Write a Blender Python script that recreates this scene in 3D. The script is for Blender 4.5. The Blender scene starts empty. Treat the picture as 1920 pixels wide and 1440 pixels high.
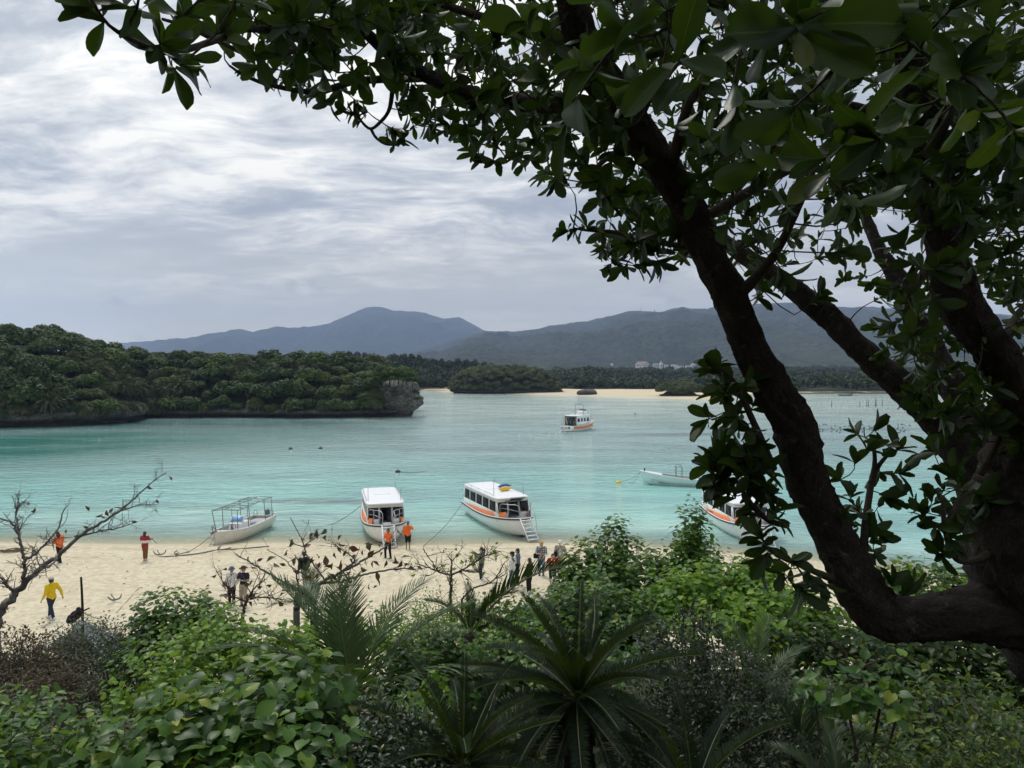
import bpy, math, random
import numpy as np
from mathutils import Matrix, Vector

sc = bpy.context.scene
rng = np.random.default_rng(7)
random.seed(7)
R_ = math.radians

# ------------------------------------------------------------------ camera
F = 1332.0                       # focal length in pixels of a 1920 wide picture
PITCH = R_(1.29)
CAM = np.array([0.0, 0.0, 11.0])
cam_data = bpy.data.cameras.new("camera")
cam = bpy.data.objects.new("camera", cam_data)
sc.collection.objects.link(cam)
cam.location = CAM
cam.rotation_euler = (R_(90) - PITCH, 0, 0)
cam_data.sensor_width = 36.0
cam_data.lens = 36.0 * F / 1920.0
cam_data.clip_start = 0.05
cam_data.clip_end = 30000
sc.camera = cam

# ------------------------------------------------------------------ world: overcast sky
SUN_EL, SUN_AZ = R_(56), R_(-28)      # azimuth from +Y, positive to +X
world = bpy.data.worlds.new("World")
sc.world = world
world.use_nodes = True
NT = world.node_tree


class NB:
    """small node helper"""
    def __init__(self, nt):
        self.nt = nt
        nt.nodes.clear()

    def n(self, t, **kw):
        nd = self.nt.nodes.new('ShaderNode' + t)
        for k, v in kw.items():
            if k.startswith('i_'):
                key = k[2:]
                key = int(key) if key.isdigit() else key.replace('_', ' ')
                self.put(nd.inputs[key], v)
            else:
                setattr(nd, k, v)
        return nd

    def put(self, sock, v):
        if hasattr(v, 'links') or hasattr(v, 'is_output'):
            self.nt.links.new(v, sock)
        else:
            if sock.type == 'RGBA' and len(v) == 3:
                v = (*v, 1)
            sock.default_value = v

    def math(self, op, a, b=None, c=None, clamp=False):
        nd = self.nt.nodes.new('ShaderNodeMath')
        nd.operation = op
        nd.use_clamp = clamp
        for i, v in enumerate((a, b, c)):
            if v is not None:
                self.put(nd.inputs[i], v)
        return nd.outputs[0]

    def mix(self, f, a, b, mode='MIX', clamp=False):
        nd = self.nt.nodes.new('ShaderNodeMix')
        nd.data_type = 'RGBA'
        nd.blend_type = mode
        nd.clamp_factor = True
        self.put(nd.inputs[0], f)
        self.put(nd.inputs[6], a)
        self.put(nd.inputs[7], b)
        return nd.outputs[2]

    def ramp(self, f, stops, interp='LINEAR'):
        nd = self.nt.nodes.new('ShaderNodeValToRGB')
        cr = nd.color_ramp
        cr.interpolation = interp
        while len(cr.elements) < len(stops):
            cr.elements.new(0.5)
        for e, (p, c) in zip(cr.elements, stops):
            e.position = p
            e.color = (*c, 1) if len(c) == 3 else c
        self.put(nd.inputs[0], f)
        return nd.outputs[0]

    def noise(self, vec, scale, detail=4, rough=0.55, dist=0.0):
        nd = self.n('TexNoise')
        nd.inputs['Scale'].default_value = scale
        nd.inputs['Detail'].default_value = detail
        nd.inputs['Roughness'].default_value = rough
        nd.inputs['Distortion'].default_value = dist
        if vec is not None:
            self.nt.links.new(vec, nd.inputs['Vector'])
        return nd.outputs[0]

    def mapping(self, vec, scale=(1, 1, 1), rot=(0, 0, 0), loc=(0, 0, 0)):
        nd = self.n('Mapping')
        nd.inputs['Scale'].default_value = scale
        nd.inputs['Rotation'].default_value = rot
        nd.inputs['Location'].default_value = loc
        self.nt.links.new(vec, nd.inputs['Vector'])
        return nd.outputs[0]

    def link(self, a, b):
        self.nt.links.new(a, b)


def g3(v):
    return (v, v, v)


def build_sky():
    b = NB(NT)
    tc = b.n('TexCoord')
    d = tc.outputs['Generated']
    sep = b.n('SeparateXYZ')
    b.link(d, sep.inputs[0])
    z = b.math('MAXIMUM', sep.outputs['Z'], 0.0)
    zz = b.math('ADD', z, 0.15)
    comb = b.n('CombineXYZ')
    b.put(comb.inputs[0], b.math('DIVIDE', sep.outputs['X'], zz))
    b.put(comb.inputs[1], b.math('DIVIDE', sep.outputs['Y'], zz))
    p = comb.outputs[0]
    # torn sheets of stratocumulus seen in perspective, drawn out across the view
    wn = b.n('TexNoise'); wn.inputs['Scale'].default_value = 1.1; wn.inputs['Detail'].default_value = 3
    b.link(p, wn.inputs['Vector'])
    wv = b.n('VectorMath', operation='SCALE'); wv.inputs['Scale'].default_value = 0.55
    b.link(wn.outputs[1], wv.inputs[0])
    wp = b.n('VectorMath', operation='ADD'); b.link(p, wp.inputs[0]); b.link(wv.outputs[0], wp.inputs[1])
    q = wp.outputs[0]
    m1 = b.mapping(q, (0.50, 1.0, 1), (0, 0, R_(24)), (3.1, 1.7, 0))
    n1 = b.noise(m1, 0.85, 10, 0.58, 0.25)
    m2 = b.mapping(q, (0.55, 1.5, 1), (0, 0, R_(30)), (7.3, 4.1, 2))
    n2 = b.noise(m2, 2.1, 9, 0.64, 0.35)
    m3 = b.mapping(q, (0.9, 1.15, 1), (0, 0, R_(12)), (2.0, 9.0, 5))
    n3 = b.noise(m3, 5.2, 8, 0.62, 0.2)
    t = b.math('ADD', b.math('MULTIPLY', n1, 0.58), b.math('MULTIPLY', n2, 0.42))
    t = b.math('ADD', t, b.math('MULTIPLY', b.math('SUBTRACT', n3, 0.5), 0.30))
    cloud = b.ramp(t, [(0.43, (0.275, 0.30, 0.33)), (0.49, (0.325, 0.35, 0.378)),
                       (0.53, (0.42, 0.437, 0.450)), (0.568, (0.55, 0.555, 0.55)), (0.625, (0.76, 0.74, 0.685))])
    # towards the horizon the sheets melt into a flat grey band with a few small torn scraps
    hz = b.math('MULTIPLY', b.math('SUBTRACT', z, 0.035), 6.0, clamp=True)
    hz = b.math('POWER', hz, 0.8)
    col = b.mix(hz, (0.78, 0.745, 0.60), cloud)
    sm_ = b.mapping(d, (1.0, 1.0, 2.4), (0, 0, 0), (4.0, 1.0, 0.3))
    sn = b.noise(sm_, 10.0, 6, 0.6, 0.3)
    sg = b.noise(sm_, 2.6, 2, 0.5)
    lowb = b.math('MULTIPLY', b.math('SUBTRACT', 0.34, z, clamp=True), 5.0, clamp=True)
    scr = b.math('MULTIPLY', b.ramp(b.math('ADD', b.math('MULTIPLY', sn, .7), b.math('MULTIPLY', sg, .3)), [(0.575, g3(0)), (0.66, g3(1))]), lowb)
    col = b.mix(b.math('MULTIPLY', scr, 0.55), col, (0.29, 0.31, 0.345))
    scr2 = b.math('MULTIPLY', b.ramp(b.math('ADD', b.math('MULTIPLY', sn, .7), b.math('MULTIPLY', sg, .3)), [(0.34, g3(1)), (0.42, g3(0))]), lowb)
    col = b.mix(b.math('MULTIPLY', scr2, 0.4), col, (0.55, 0.555, 0.56))
    lum = b.math('ADD', 1.0, b.math('MULTIPLY', z, 0.80))
    col = b.mix(1.0, col, b_rgb(b, lum), 'MULTIPLY')
    # clear blue air shows faintly behind the cloud sheet
    sky = b.n('TexSky', sky_type='NISHITA', sun_disc=False, sun_elevation=SUN_EL, sun_rotation=SUN_AZ)
    bg1 = b.n('Background')
    b.link(sky.outputs[0], bg1.inputs[0])
    bg1.inputs[1].default_value = 0.05
    bg2 = b.n('Background')
    b.put(bg2.inputs[0], col)
    bg2.inputs[1].default_value = 1.0
    mx = b.n('MixShader')
    mx.inputs[0].default_value = 0.93
    b.link(bg1.outputs[0], mx.inputs[1])
    b.link(bg2.outputs[0], mx.inputs[2])
    out = b.n('OutputWorld')
    b.link(mx.outputs[0], out.inputs['Surface'])


def b_rgb(b, v):
    c = b.n('CombineXYZ')
    for i in range(3):
        b.put(c.inputs[i], v)
    return c.outputs[0]


build_sky()
sun_data = bpy.data.lights.new("sun", 'SUN')
sun_data.energy = 1.5
sun_data.angle = R_(14)
sun_data.color = (1.0, 0.96, 0.90)
sun = bpy.data.objects.new("sun", sun_data)
sc.collection.objects.link(sun)
sdir = Vector((math.sin(SUN_AZ) * math.cos(SUN_EL), math.cos(SUN_AZ) * math.cos(SUN_EL), math.sin(SUN_EL)))
sun.rotation_euler = sdir.to_track_quat('Z', 'Y').to_euler()

sc.view_settings.view_transform = 'Standard'
sc.view_settings.look = 'None'
sc.view_settings.exposure = 0.55
sc.view_settings.gamma = 1.0
sc.view_settings.use_curve_mapping = False
sc.render.engine = 'CYCLES'
cy = sc.cycles
cy.max_bounces = 7
cy.diffuse_bounces = 3
cy.glossy_bounces = 3
cy.transmission_bounces = 4
cy.transparent_max_bounces = 10
cy.volume_bounces = 0
cy.caustics_reflective = False
cy.caustics_refractive = False
cy.sample_clamp_indirect = 6.0
cy.use_adaptive_sampling = True
cy.adaptive_threshold = 0.015
cy.use_denoising = True
try:
    cy.denoiser = 'OPENIMAGEDENOISE'
    cy.denoising_input_passes = 'RGB_ALBEDO_NORMAL'
    cy.denoising_prefilter = 'ACCURATE'
except Exception:
    pass

# ------------------------------------------------------------------ projection helpers (design time only)
_FW = np.array([0, math.cos(PITCH), -math.sin(PITCH)])
_UP = np.array([0, math.sin(PITCH), math.cos(PITCH)])
_RT = np.array([1.0, 0, 0])


def PX(u, v, d):
    return CAM + (u - 960) / F * d * _RT + (720 - v) / F * d * _UP + d * _FW


def G(u, v, z=0.0):
    r = (u - 960) / F * _RT + (720 - v) / F * _UP + _FW
    t = (z - CAM[2]) / r[2]
    return CAM + r * t


# ------------------------------------------------------------------ numeric noise
def _h(ix, iy, seed):
    n = (ix.astype(np.int64) * 374761393 + iy.astype(np.int64) * 668265263 + seed * 982451653) & 0x7fffffff
    n = ((n ^ (n >> 13)) * 1274126177) & 0x7fffffff
    n = n ^ (n >> 16)
    return (n & 0xffff) / 65535.0


def vn(x, y, seed=0):
    x = np.asarray(x, float); y = np.asarray(y, float)
    xi = np.floor(x); yi = np.floor(y)
    fx = x - xi; fy = y - yi
    fx = fx * fx * (3 - 2 * fx); fy = fy * fy * (3 - 2 * fy)
    a = _h(xi, yi, seed); b = _h(xi + 1, yi, seed); c = _h(xi, yi + 1, seed); d = _h(xi + 1, yi + 1, seed)
    return (a + (b - a) * fx) * (1 - fy) + (c + (d - c) * fx) * fy


def fbm(x, y, seed=0, o=4, g=0.5):
    s = 0; a = 1; t = 0
    for i in range(o):
        s = s + a * vn(x * 2 ** i, y * 2 ** i, seed + i * 17)
        t += a
        a *= g
    return s / t


def unit(v):
    v = np.asarray(v, float)
    return v / np.maximum(np.linalg.norm(v, axis=-1, keepdims=True), 1e-9)


def smooth_path(pts, n):
    """Catmull-Rom through rows of pts (any number of columns)"""
    p = np.asarray(pts, float)
    if len(p) == 2:
        t = np.linspace(0, 1, n)[:, None]
        return p[0] * (1 - t) + p[1] * t
    q = np.vstack([2 * p[0] - p[1], p, 2 * p[-1] - p[-2]])
    out = []
    m = len(p) - 1
    for s in np.linspace(0, m - 1e-6, n):
        i = int(s); t = s - i
        a, b, c, d = q[i:i + 4]
        out.append(0.5 * (2 * b + (c - a) * t + (2 * a - 5 * b + 4 * c - d) * t * t + (3 * b - a - 3 * c + d) * t ** 3))
    return np.array(out)


# ------------------------------------------------------------------ mesh builder
def mesh_from(name, verts, quads=None, tris=None, mat=None, smooth=False, uv=None, attrs=None, mats=None, mat_idx=None):
    me = bpy.data.meshes.new(name)
    verts = np.ascontiguousarray(verts, np.float32)
    q = np.zeros((0, 4), np.int32) if quads is None else np.asarray(quads, np.int32).reshape(-1, 4)
    t = np.zeros((0, 3), np.int32) if tris is None else np.asarray(tris, np.int32).reshape(-1, 3)
    nl = q.size + t.size
    me.vertices.add(len(verts))
    me.vertices.foreach_set('co', verts.ravel())
    me.loops.add(nl)
    lv = np.concatenate([q.ravel(), t.ravel()]).astype(np.int32)
    me.loops.foreach_set('vertex_index', lv)
    me.polygons.add(len(q) + len(t))
    st = np.concatenate([np.arange(len(q)) * 4, q.size + np.arange(len(t)) * 3]).astype(np.int32)
    me.polygons.foreach_set('loop_start', st)
    if smooth:
        me.polygons.foreach_set('use_smooth', np.ones(len(st), bool))
    if mat_idx is not None:
        me.polygons.foreach_set('material_index', np.asarray(mat_idx, np.int32))
    if uv is not None:
        l = me.uv_layers.new(name='UVMap')
        l.data.foreach_set('uv', np.asarray(uv, np.float32)[lv].ravel())
    for k, a in (attrs or {}).items():
        a = np.asarray(a, np.float32)
        if a.ndim == 1:
            at = me.attributes.new(k, 'FLOAT', 'POINT')
            at.data.foreach_set('value', a)
        else:
            at = me.attributes.new(k, 'FLOAT_COLOR', 'POINT')
            if a.shape[1] == 3:
                a = np.hstack([a, np.ones((len(a), 1), np.float32)])
            at.data.foreach_set('color', a.ravel())
    for m in (mats or ([mat] if mat else [])):
        me.materials.append(m)
    me.update(calc_edges=True)
    me.validate()
    return me


def put(name, me, parent=None, loc=None):
    o = bpy.data.objects.new(name, me)
    sc.collection.objects.link(o)
    if parent is not None:
        o.parent = parent
    if loc is not None:
        o.location = loc
    return o


def tag(o, label=None, cat=None, group=None, kind=None):
    if label: o['label'] = label
    if cat: o['category'] = cat
    if group: o['group'] = group
    if kind: o['kind'] = kind
    return o


def thing(name, label, cat, loc=(0, 0, 0), rz=0.0, group=None):
    o = put(name, None, None, loc)
    o.rotation_euler = (0, 0, rz)
    return tag(o, label, cat, group)


class MB:
    def __init__(self):
        self.v = []; self.q = []; self.t = []; self.n = 0

    def add(self, v, q=None, t=None):
        v = np.asarray(v, float).reshape(-1, 3)
        if q is not None and len(q): self.q.append(np.asarray(q, int).reshape(-1, 4) + self.n)
        if t is not None and len(t): self.t.append(np.asarray(t, int).reshape(-1, 3) + self.n)
        self.v.append(v); self.n += len(v)
        return self

    def box(self, c, s, rot=None):
        x, y, z = np.asarray(s, float) / 2
        v = np.array([(-x, -y, -z), (x, -y, -z), (x, y, -z), (-x, y, -z), (-x, -y, z), (x, -y, z), (x, y, z), (-x, y, z)])
        if rot is not None:
            v = v @ np.array(Matrix.Rotation(rot[1], 3, rot[0])).T
        return self.add(v + np.asarray(c, float), [(0, 3, 2, 1), (4, 5, 6, 7), (0, 1, 5, 4), (1, 2, 6, 5), (2, 3, 7, 6), (3, 0, 4, 7)])

    def tube(self, pts, r, sides=8, cap=True):
        p = np.asarray(pts, float)
        n = len(p)
        r = np.full(n, r, float) if np.isscalar(r) else np.asarray(r, float)
        tg = np.gradient(p, axis=0)
        tg = unit(tg)
        a = np.array([0, 0, 1.0]) if abs(tg[0][2]) < 0.9 else np.array([1.0, 0, 0])
        x = unit(np.cross(a, tg[0]))
        ang = np.linspace(0, 2 * np.pi, sides, endpoint=False)
        rings = []
        for i in range(n):
            x = unit(x - tg[i] * np.dot(x, tg[i]))
            y = np.cross(tg[i], x)
            rings.append(p[i] + r[i] * (np.cos(ang)[:, None] * x + np.sin(ang)[:, None] * y))
        v = np.vstack(rings)
        i, j = np.meshgrid(np.arange(n - 1), np.arange(sides), indexing='ij')
        j2 = (j + 1) % sides
        q = np.stack([i * sides + j, i * sides + j2, (i + 1) * sides + j2, (i + 1) * sides + j], -1).reshape(-1, 4)
        t = []
        if cap:
            v = np.vstack([v, p[0], p[-1]])
            k = n * sides
            for j in range(sides):
                t.append((k, (j + 1) % sides, j))
                t.append((k + 1, (n - 1) * sides + j, (n - 1) * sides + (j + 1) % sides))
        return self.add(v, q, t)

    def grid(self, arr, closed=False, flip=False):
        a = np.asarray(arr, float)
        m, n = a.shape[:2]
        i, j = np.meshgrid(np.arange(m - 1), np.arange(n if closed else n - 1), indexing='ij')
        j2 = (j + 1) % n
        q = np.stack([i * n + j, i * n + j2, (i + 1) * n + j2, (i + 1) * n + j], -1).reshape(-1, 4)
        if flip: q = q[:, ::-1]
        return self.add(a.reshape(-1, 3), q)

    def ell(self, c, r, nu=12, nv=8, rot=None):
        th = np.linspace(0, np.pi, nv + 1)[1:-1]
        ph = np.linspace(0, 2 * np.pi, nu, endpoint=False)
        T, Pp = np.meshgrid(th, ph, indexing='ij')
        v = np.stack([np.sin(T) * np.cos(Pp), np.sin(T) * np.sin(Pp), np.cos(T)], -1).reshape(-1, 3)
        v = np.vstack([v, (0, 0, 1), (0, 0, -1)]) * np.asarray(r, float)
        if rot is not None:
            v = v @ np.array(rot).T
        m = nv - 1
        q = [(i * nu + j, (i + 1) * nu + j, (i + 1) * nu + (j + 1) % nu, i * nu + (j + 1) % nu) for i in range(m - 1) for j in range(nu)]
        t = [(m * nu, j, (j + 1) % nu) for j in range(nu)] + [(m * nu + 1, (m - 1) * nu + (j + 1) % nu, (m - 1) * nu + j) for j in range(nu)]
        return self.add(v + np.asarray(c, float), q, t)

    def slab(self, c, hx, hy, z0, z1, p=6.0, edge=0.05, seg=40, top=1.0):
        """rounded slab: superellipse outline, eased edges"""
        ang = np.linspace(0, 2 * np.pi, seg, endpoint=False)
        cx, sx = np.cos(ang), np.sin(ang)
        ox = np.sign(cx) * np.abs(cx) ** (2 / p); oy = np.sign(sx) * np.abs(sx) ** (2 / p)
        rings = []
        for z, ins, k in ((z0, edge, 1), (z0 + edge, 0, 1), (z1 - edge, 0, top), (z1 - edge * 0.3, edge * 0.7, top), (z1, edge * 2.2, top)):
            rings.append(np.stack([c[0] + ox * (hx * k - ins), c[1] + oy * (hy * k - ins), np.full(seg, c[2] + z)], -1))
        rings.append(np.stack([c[0] + ox * hx * .4, c[1] + oy * hy * .4, np.full(seg, c[2] + z1 + edge * .6)], -1))
        base = self.n
        self.grid(np.array(rings), closed=True)
        n = len(rings) * seg
        self.add([(c[0], c[1], c[2] + z0), (c[0], c[1], c[2] + z1 + edge * .7)])
        self.t.append(np.array([(base + n, base + (j + 1) % seg, base + j) for j in range(seg)] +
                               [(base + n + 1, base + n - seg + j, base + n - seg + (j + 1) % seg) for j in range(seg)]))
        return self

    def arrays(self):
        v = np.vstack(self.v) if self.v else np.zeros((0, 3))
        return v, (np.vstack(self.q) if self.q else None), (np.vstack(self.t) if self.t else None)

    def mesh(self, name, mat, smooth=False, off=None, attrs=None):
        v, q, t = self.arrays()
        if off is not None: v = v - np.asarray(off)
        return mesh_from(name, v, q, t, mat, smooth, attrs=attrs)

    def build(self, name, mat, parent=None, smooth=False, world=False, loc=None):
        """world=True: coordinates are world ones and the parent has no rotation"""
        off = np.array(parent.location) if (world and parent is not None) else (np.asarray(loc) if loc is not None else None)
        if world and parent is not None and parent.parent is not None:
            off = off + np.array(parent.parent.location)
        return put(name, self.mesh(name, mat, smooth, off), parent, None if loc is None else loc)


def at_base(name, mb, mat, loc, smooth=False):
    """a one-mesh thing whose origin sits at loc"""
    return put(name, mb.mesh(name, mat, smooth, off=loc), None, loc)


# ------------------------------------------------------------------ materials
def newmat(name):
    m = bpy.data.materials.new(name)
    m.use_nodes = True
    b = NB(m.node_tree)
    out = b.n('OutputMaterial')
    return m, b, out


_mats = {}


def paint(name, col, rough=0.45, spec=0.5, metal=0.0, dirt=0.25, dscale=3.0, dcol=(0.25, 0.21, 0.15), bump=0.0, bscale=40, coat=0.0):
    """painted / plain surface with soft irregular wear"""
    if name in _mats: return _mats[name]
    m, b, out = newmat(name)
    tc = b.n('TexCoord')
    n = b.noise(tc.outputs['Object'], dscale, 6, 0.65)
    f = b.math('MULTIPLY', b.ramp(n, [(0.48, g3(0)), (0.75, g3(1))]), dirt)
    c = b.mix(f, col, dcol)
    n2 = b.noise(tc.outputs['Object'], dscale * 7, 3, 0.6)
    st = b.noise(b.mapping(tc.outputs['Object'], (5, 5, 0.5)), dscale * 0.9, 4, 0.6)
    c = b.mix(b.math('MULTIPLY', b.ramp(st, [(0.52, g3(0)), (0.70, g3(1))]), dirt * 0.8), c, dcol)
    c = b.mix(b.math('MULTIPLY', n2, 0.16), c, tuple(x * 0.6 for x in col))
    bs = b.n('BsdfPrincipled')
    b.put(bs.inputs['Base Color'], c)
    bs.inputs['Metallic'].default_value = metal
    bs.inputs['Specular IOR Level'].default_value = spec
    bs.inputs['Coat Weight'].default_value = coat
    b.put(bs.inputs['Roughness'], b.math('ADD', rough - 0.08, b.math('MULTIPLY', n, 0.2)))
    if bump:
        bn = b.n('Bump')
        bn.inputs['Strength'].default_value = bump
        bn.inputs['Distance'].default_value = 0.02
        b.put(bn.inputs['Height'], b.noise(tc.outputs['Object'], bscale, 4, 0.6))
        b.link(bn.outputs[0], bs.inputs['Normal'])
    b.link(bs.outputs[0], out.inputs[0])
    _mats[name] = m
    return m


def glass(name, tint=(0.55, 0.62, 0.66), trans=0.62):
    if name in _mats: return _mats[name]
    m, b, out = newmat(name)
    tr = b.n('BsdfTransparent'); tr.inputs[0].default_value = (*tint, 1)
    gl = b.n('BsdfPrincipled')
    b.put(gl.inputs['Base Color'], (0.02, 0.025, 0.03))
    gl.inputs['Roughness'].default_value = 0.05
    mx = b.n('MixShader')
    mx.inputs[0].default_value = 1 - trans
    b.link(tr.outputs[0], mx.inputs[1]); b.link(gl.outputs[0], mx.inputs[2])
    b.link(mx.outputs[0], out.inputs[0])
    _mats[name] = m
    return m


def leaf_mat(name, ramp, back=None, trans=0.35, tcol=(0.22, 0.34, 0.03), rough=0.38, spec=0.5, vein=(0.30, 0.36, 0.12), vamt=0.5, blotch=0.25):
    m, b, out = newmat(name)
    at = b.n('Attribute', attribute_name='tint')
    oi = b.n('ObjectInfo')
    val = b.math('FRACT', b.math('ADD', at.outputs['Fac'], oi.outputs['Random']))
    col = b.ramp(val, ramp)
    tc = b.n('TexCoord')
    nz = b.noise(tc.outputs['Object'], 9.0, 4, 0.6)
    col = b.mix(b.math('MULTIPLY', nz, blotch), col, tuple(x * 0.45 for x in ramp[0][1]))
    uv = b.n('UVMap', uv_map='UVMap')
    s = b.n('SeparateXYZ'); b.link(uv.outputs[0], s.inputs[0])
    ax = b.math('ABSOLUTE', b.math('SUBTRACT', s.outputs[0], 0.5))
    mid = b.math('SUBTRACT', 1.0, b.math('MULTIPLY', ax, 26.0), clamp=True)
    side = b.math('SINE', b.math('MULTIPLY', b.math('SUBTRACT', s.outputs[1], b.math('MULTIPLY', ax, 0.7)), 58.0))
    side = b.math('MULTIPLY', b.math('SUBTRACT', b.math('ABSOLUTE', side), 0.9, clamp=True), 3.0, clamp=True)
    vf = b.math('MULTIPLY', b.math('MAXIMUM', mid, side), vamt)
    col = b.mix(vf, col, vein)
    if back is not None:
        geo = b.n('NewGeometry')
        col = b.mix(b.math('MULTIPLY', geo.outputs['Backfacing'], 0.8), col, back)
    bs = b.n('BsdfPrincipled')
    b.put(bs.inputs['Base Color'], col)
    bs.inputs['Specular IOR Level'].default_value = spec
    b.put(bs.inputs['Roughness'], b.math('ADD', rough, b.math('MULTIPLY', nz, 0.15)))
    tl = b.n('BsdfTranslucent')
    b.put(tl.inputs[0], b.mix(0.45, col, tcol))
    mx = b.n('MixShader')
    mx.inputs[0].default_value = trans
    b.link(bs.outputs[0], mx.inputs[1]); b.link(tl.outputs[0], mx.inputs[2])
    b.link(mx.outputs[0], out.inputs[0])
    return m


def bark_mat(name, c1, c2, scale=14.0, stretch=0.35, bump=0.9, dist=0.03, along=False):
    """along: coordinates wrapped round the limb, stored on the mesh by bark_tube"""
    m, b, out = newmat(name)
    if along:
        p = b.n('Attribute', attribute_name='bark').outputs['Vector']
    else:
        p = b.n('TexCoord').outputs['Object']
    nz = b.noise(p, scale * 0.4, 6, 0.65, 0.4)
    nc = b.n('TexNoise'); nc.inputs['Scale'].default_value = scale * 1.1; nc.inputs['Detail'].default_value = 4
    b.link(p, nc.inputs['Vector'])
    sv = b.n('VectorMath', operation='SCALE'); sv.inputs['Scale'].default_value = 0.9 / scale
    b.link(nc.outputs[1], sv.inputs[0])
    wp = b.n('VectorMath', operation='ADD')
    b.link(p, wp.inputs[0]); b.link(sv.outputs[0], wp.inputs[1])
    mp = b.mapping(wp.outputs[0], (1, 1, stretch))
    fis = b.noise(mp, scale * 2.4, 5, 0.62, 0.8)
    ridge = b.math('MULTIPLY', b.math('ABSOLUTE', b.math('SUBTRACT', fis, 0.5)), 7.0, clamp=True)
    vo = b.n('TexVoronoi', feature='DISTANCE_TO_EDGE')
    vo.inputs['Scale'].default_value = scale * 3.0
    b.link(b.mapping(wp.outputs[0], (1, 1, stretch * 1.7)), vo.inputs['Vector'])
    plate = b.ramp(vo.outputs['Distance'], [(0.0, g3(0)), (0.10, g3(1))])
    fine = b.noise(p, scale * 8, 5, 0.7)
    crack = b.math('MULTIPLY', ridge, b.math('ADD', 0.6, b.math('MULTIPLY', plate, 0.4)))
    c = b.mix(nz, c1, c2)
    c = b.mix(b.math('MULTIPLY', b.math('SUBTRACT', 1.0, crack), 0.55), c, tuple(x * 0.45 for x in c1))
    c = b.mix(b.ramp(fine, [(0.5, g3(0)), (0.72, g3(0.5))]), c, tuple(x * 1.5 for x in c2))
    if along:
        big = b.noise(p, scale * 0.12, 4, 0.6)
        c = b.mix(b.ramp(big, [(0.42, g3(0.55)), (0.6, g3(0))]), c, tuple(x * 0.5 for x in c1))
        li = b.noise(p, scale * 0.9, 5, 0.7, 0.3)
        c = b.mix(b.ramp(li, [(0.60, g3(0)), (0.66, g3(0.6))]), c, (0.17, 0.175, 0.145))
    h = b.math('ADD', b.math('MULTIPLY', crack, 0.8), b.math('MULTIPLY', fine, 0.4))
    bs = b.n('BsdfPrincipled')
    b.put(bs.inputs['Base Color'], c)
    bs.inputs['Roughness'].default_value = 0.88
    bs.inputs['Specular IOR Level'].default_value = 0.2
    bn = b.n('Bump'); bn.inputs['Strength'].default_value = bump; bn.inputs['Distance'].default_value = dist
    b.put(bn.inputs['Height'], h)
    b.link(bn.outputs[0], bs.inputs['Normal'])
    b.link(bs.outputs[0], out.inputs[0])
    return m

# ================================================================== SETTING
def shore_y(x):
    x = np.asarray(x, float)
    y = 44.2 - 0.016 * np.clip(x - 2, 0, 26) ** 2 + 0.55 * (fbm(x * 0.12, x * 0 + 3, 5, 3) - 0.5) + 0.25 * np.sin(x * 0.35)
    return y - 1.2 * np.clip((-x - 34) / 10, 0, 4)


def hill_foot(x):
    return 25.0 + 1.2 * np.sin(np.asarray(x, float) * 0.21)


def ground(x, y):
    x = np.asarray(x, float); y = np.asarray(y, float)
    s = shore_y(x) - y
    w = np.minimum(np.maximum(s, 0), 21)
    z = np.where(s > 0, 0.055 * w + 0.10 * (1 - np.exp(-w / 1.2)), np.maximum(0.085 * s, -1.6))
    up = np.maximum(hill_foot(x) - y, 0)
    hill = 7.7 * (np.minimum(up, 26) / 25.0) ** 1.25
    back = 9.0 * (np.clip(-y - 2.5, 0, 16) / 16.0) ** 1.2  # unseen rise added behind the camera to block light from the back
    return z + hill + back


# ---- sand beach
def sand_material():
    m, b, out = newmat("coral_sand")
    tc = b.n('TexCoord')
    p = tc.outputs['Object']
    n1 = b.noise(p, 0.35, 5, 0.6)
    n2 = b.noise(p, 3.2, 5, 0.65)
    n3 = b.noise(p, 60, 3, 0.7)
    c = b.mix(n1, (0.64, 0.565, 0.395), (0.77, 0.70, 0.53))
    c = b.mix(b.ramp(n2, [(0.40, g3(0.55)), (0.6, g3(0.0))]), c, (0.43, 0.345, 0.22))
    c = b.mix(b.math('MULTIPLY', n3, 0.25), c, (0.40, 0.33, 0.22))
    at = b.n('Attribute', attribute_name='wet')
    mp = b.mapping(p, (0.15, 0.9, 1))
    wn = b.noise(mp, 1.4, 4, 0.6)
    w = b.math('MULTIPLY', at.outputs['Fac'], b.math('ADD', 0.75, b.math('MULTIPLY', wn, 0.5)), clamp=True)
    c = b.mix(b.math('MULTIPLY', w, 0.5), c, (0.42, 0.345, 0.225))
    # wrack line: broken weed and shell grit along the last tide
    wl = b.n('Attribute', attribute_name='wrack')
    wf = b.math('MULTIPLY', wl.outputs['Fac'], b.ramp(b.noise(b.mapping(p, (0.5, 1.6, 1)), 2.2, 6, 0.75), [(0.47, g3(0)), (0.62, g3(1))]))
    c = b.mix(b.math('MULTIPLY', wf, 0.7), c, (0.24, 0.18, 0.10))
    bs = b.n('BsdfPrincipled')
    b.put(bs.inputs['Base Color'], c)
    b.put(bs.inputs['Roughness'], b.math('SUBTRACT', 0.95, b.math('MULTIPLY', w, 0.3)))
    bs.inputs['Specular IOR Level'].default_value = 0.25
    bn = b.n('Bump'); bn.inputs['Strength'].default_value = 0.8; bn.inputs['Distance'].default_value = 0.06
    b.put(bn.inputs['Height'], b.math('ADD', b.math('MULTIPLY', n2, 0.8), b.math('MULTIPLY', b.noise(p, 11, 4, 0.6), 0.5)))
    b.link(bn.outputs[0], bs.inputs['Normal'])
    b.link(bs.outputs[0], out.inputs[0])
    return m


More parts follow.
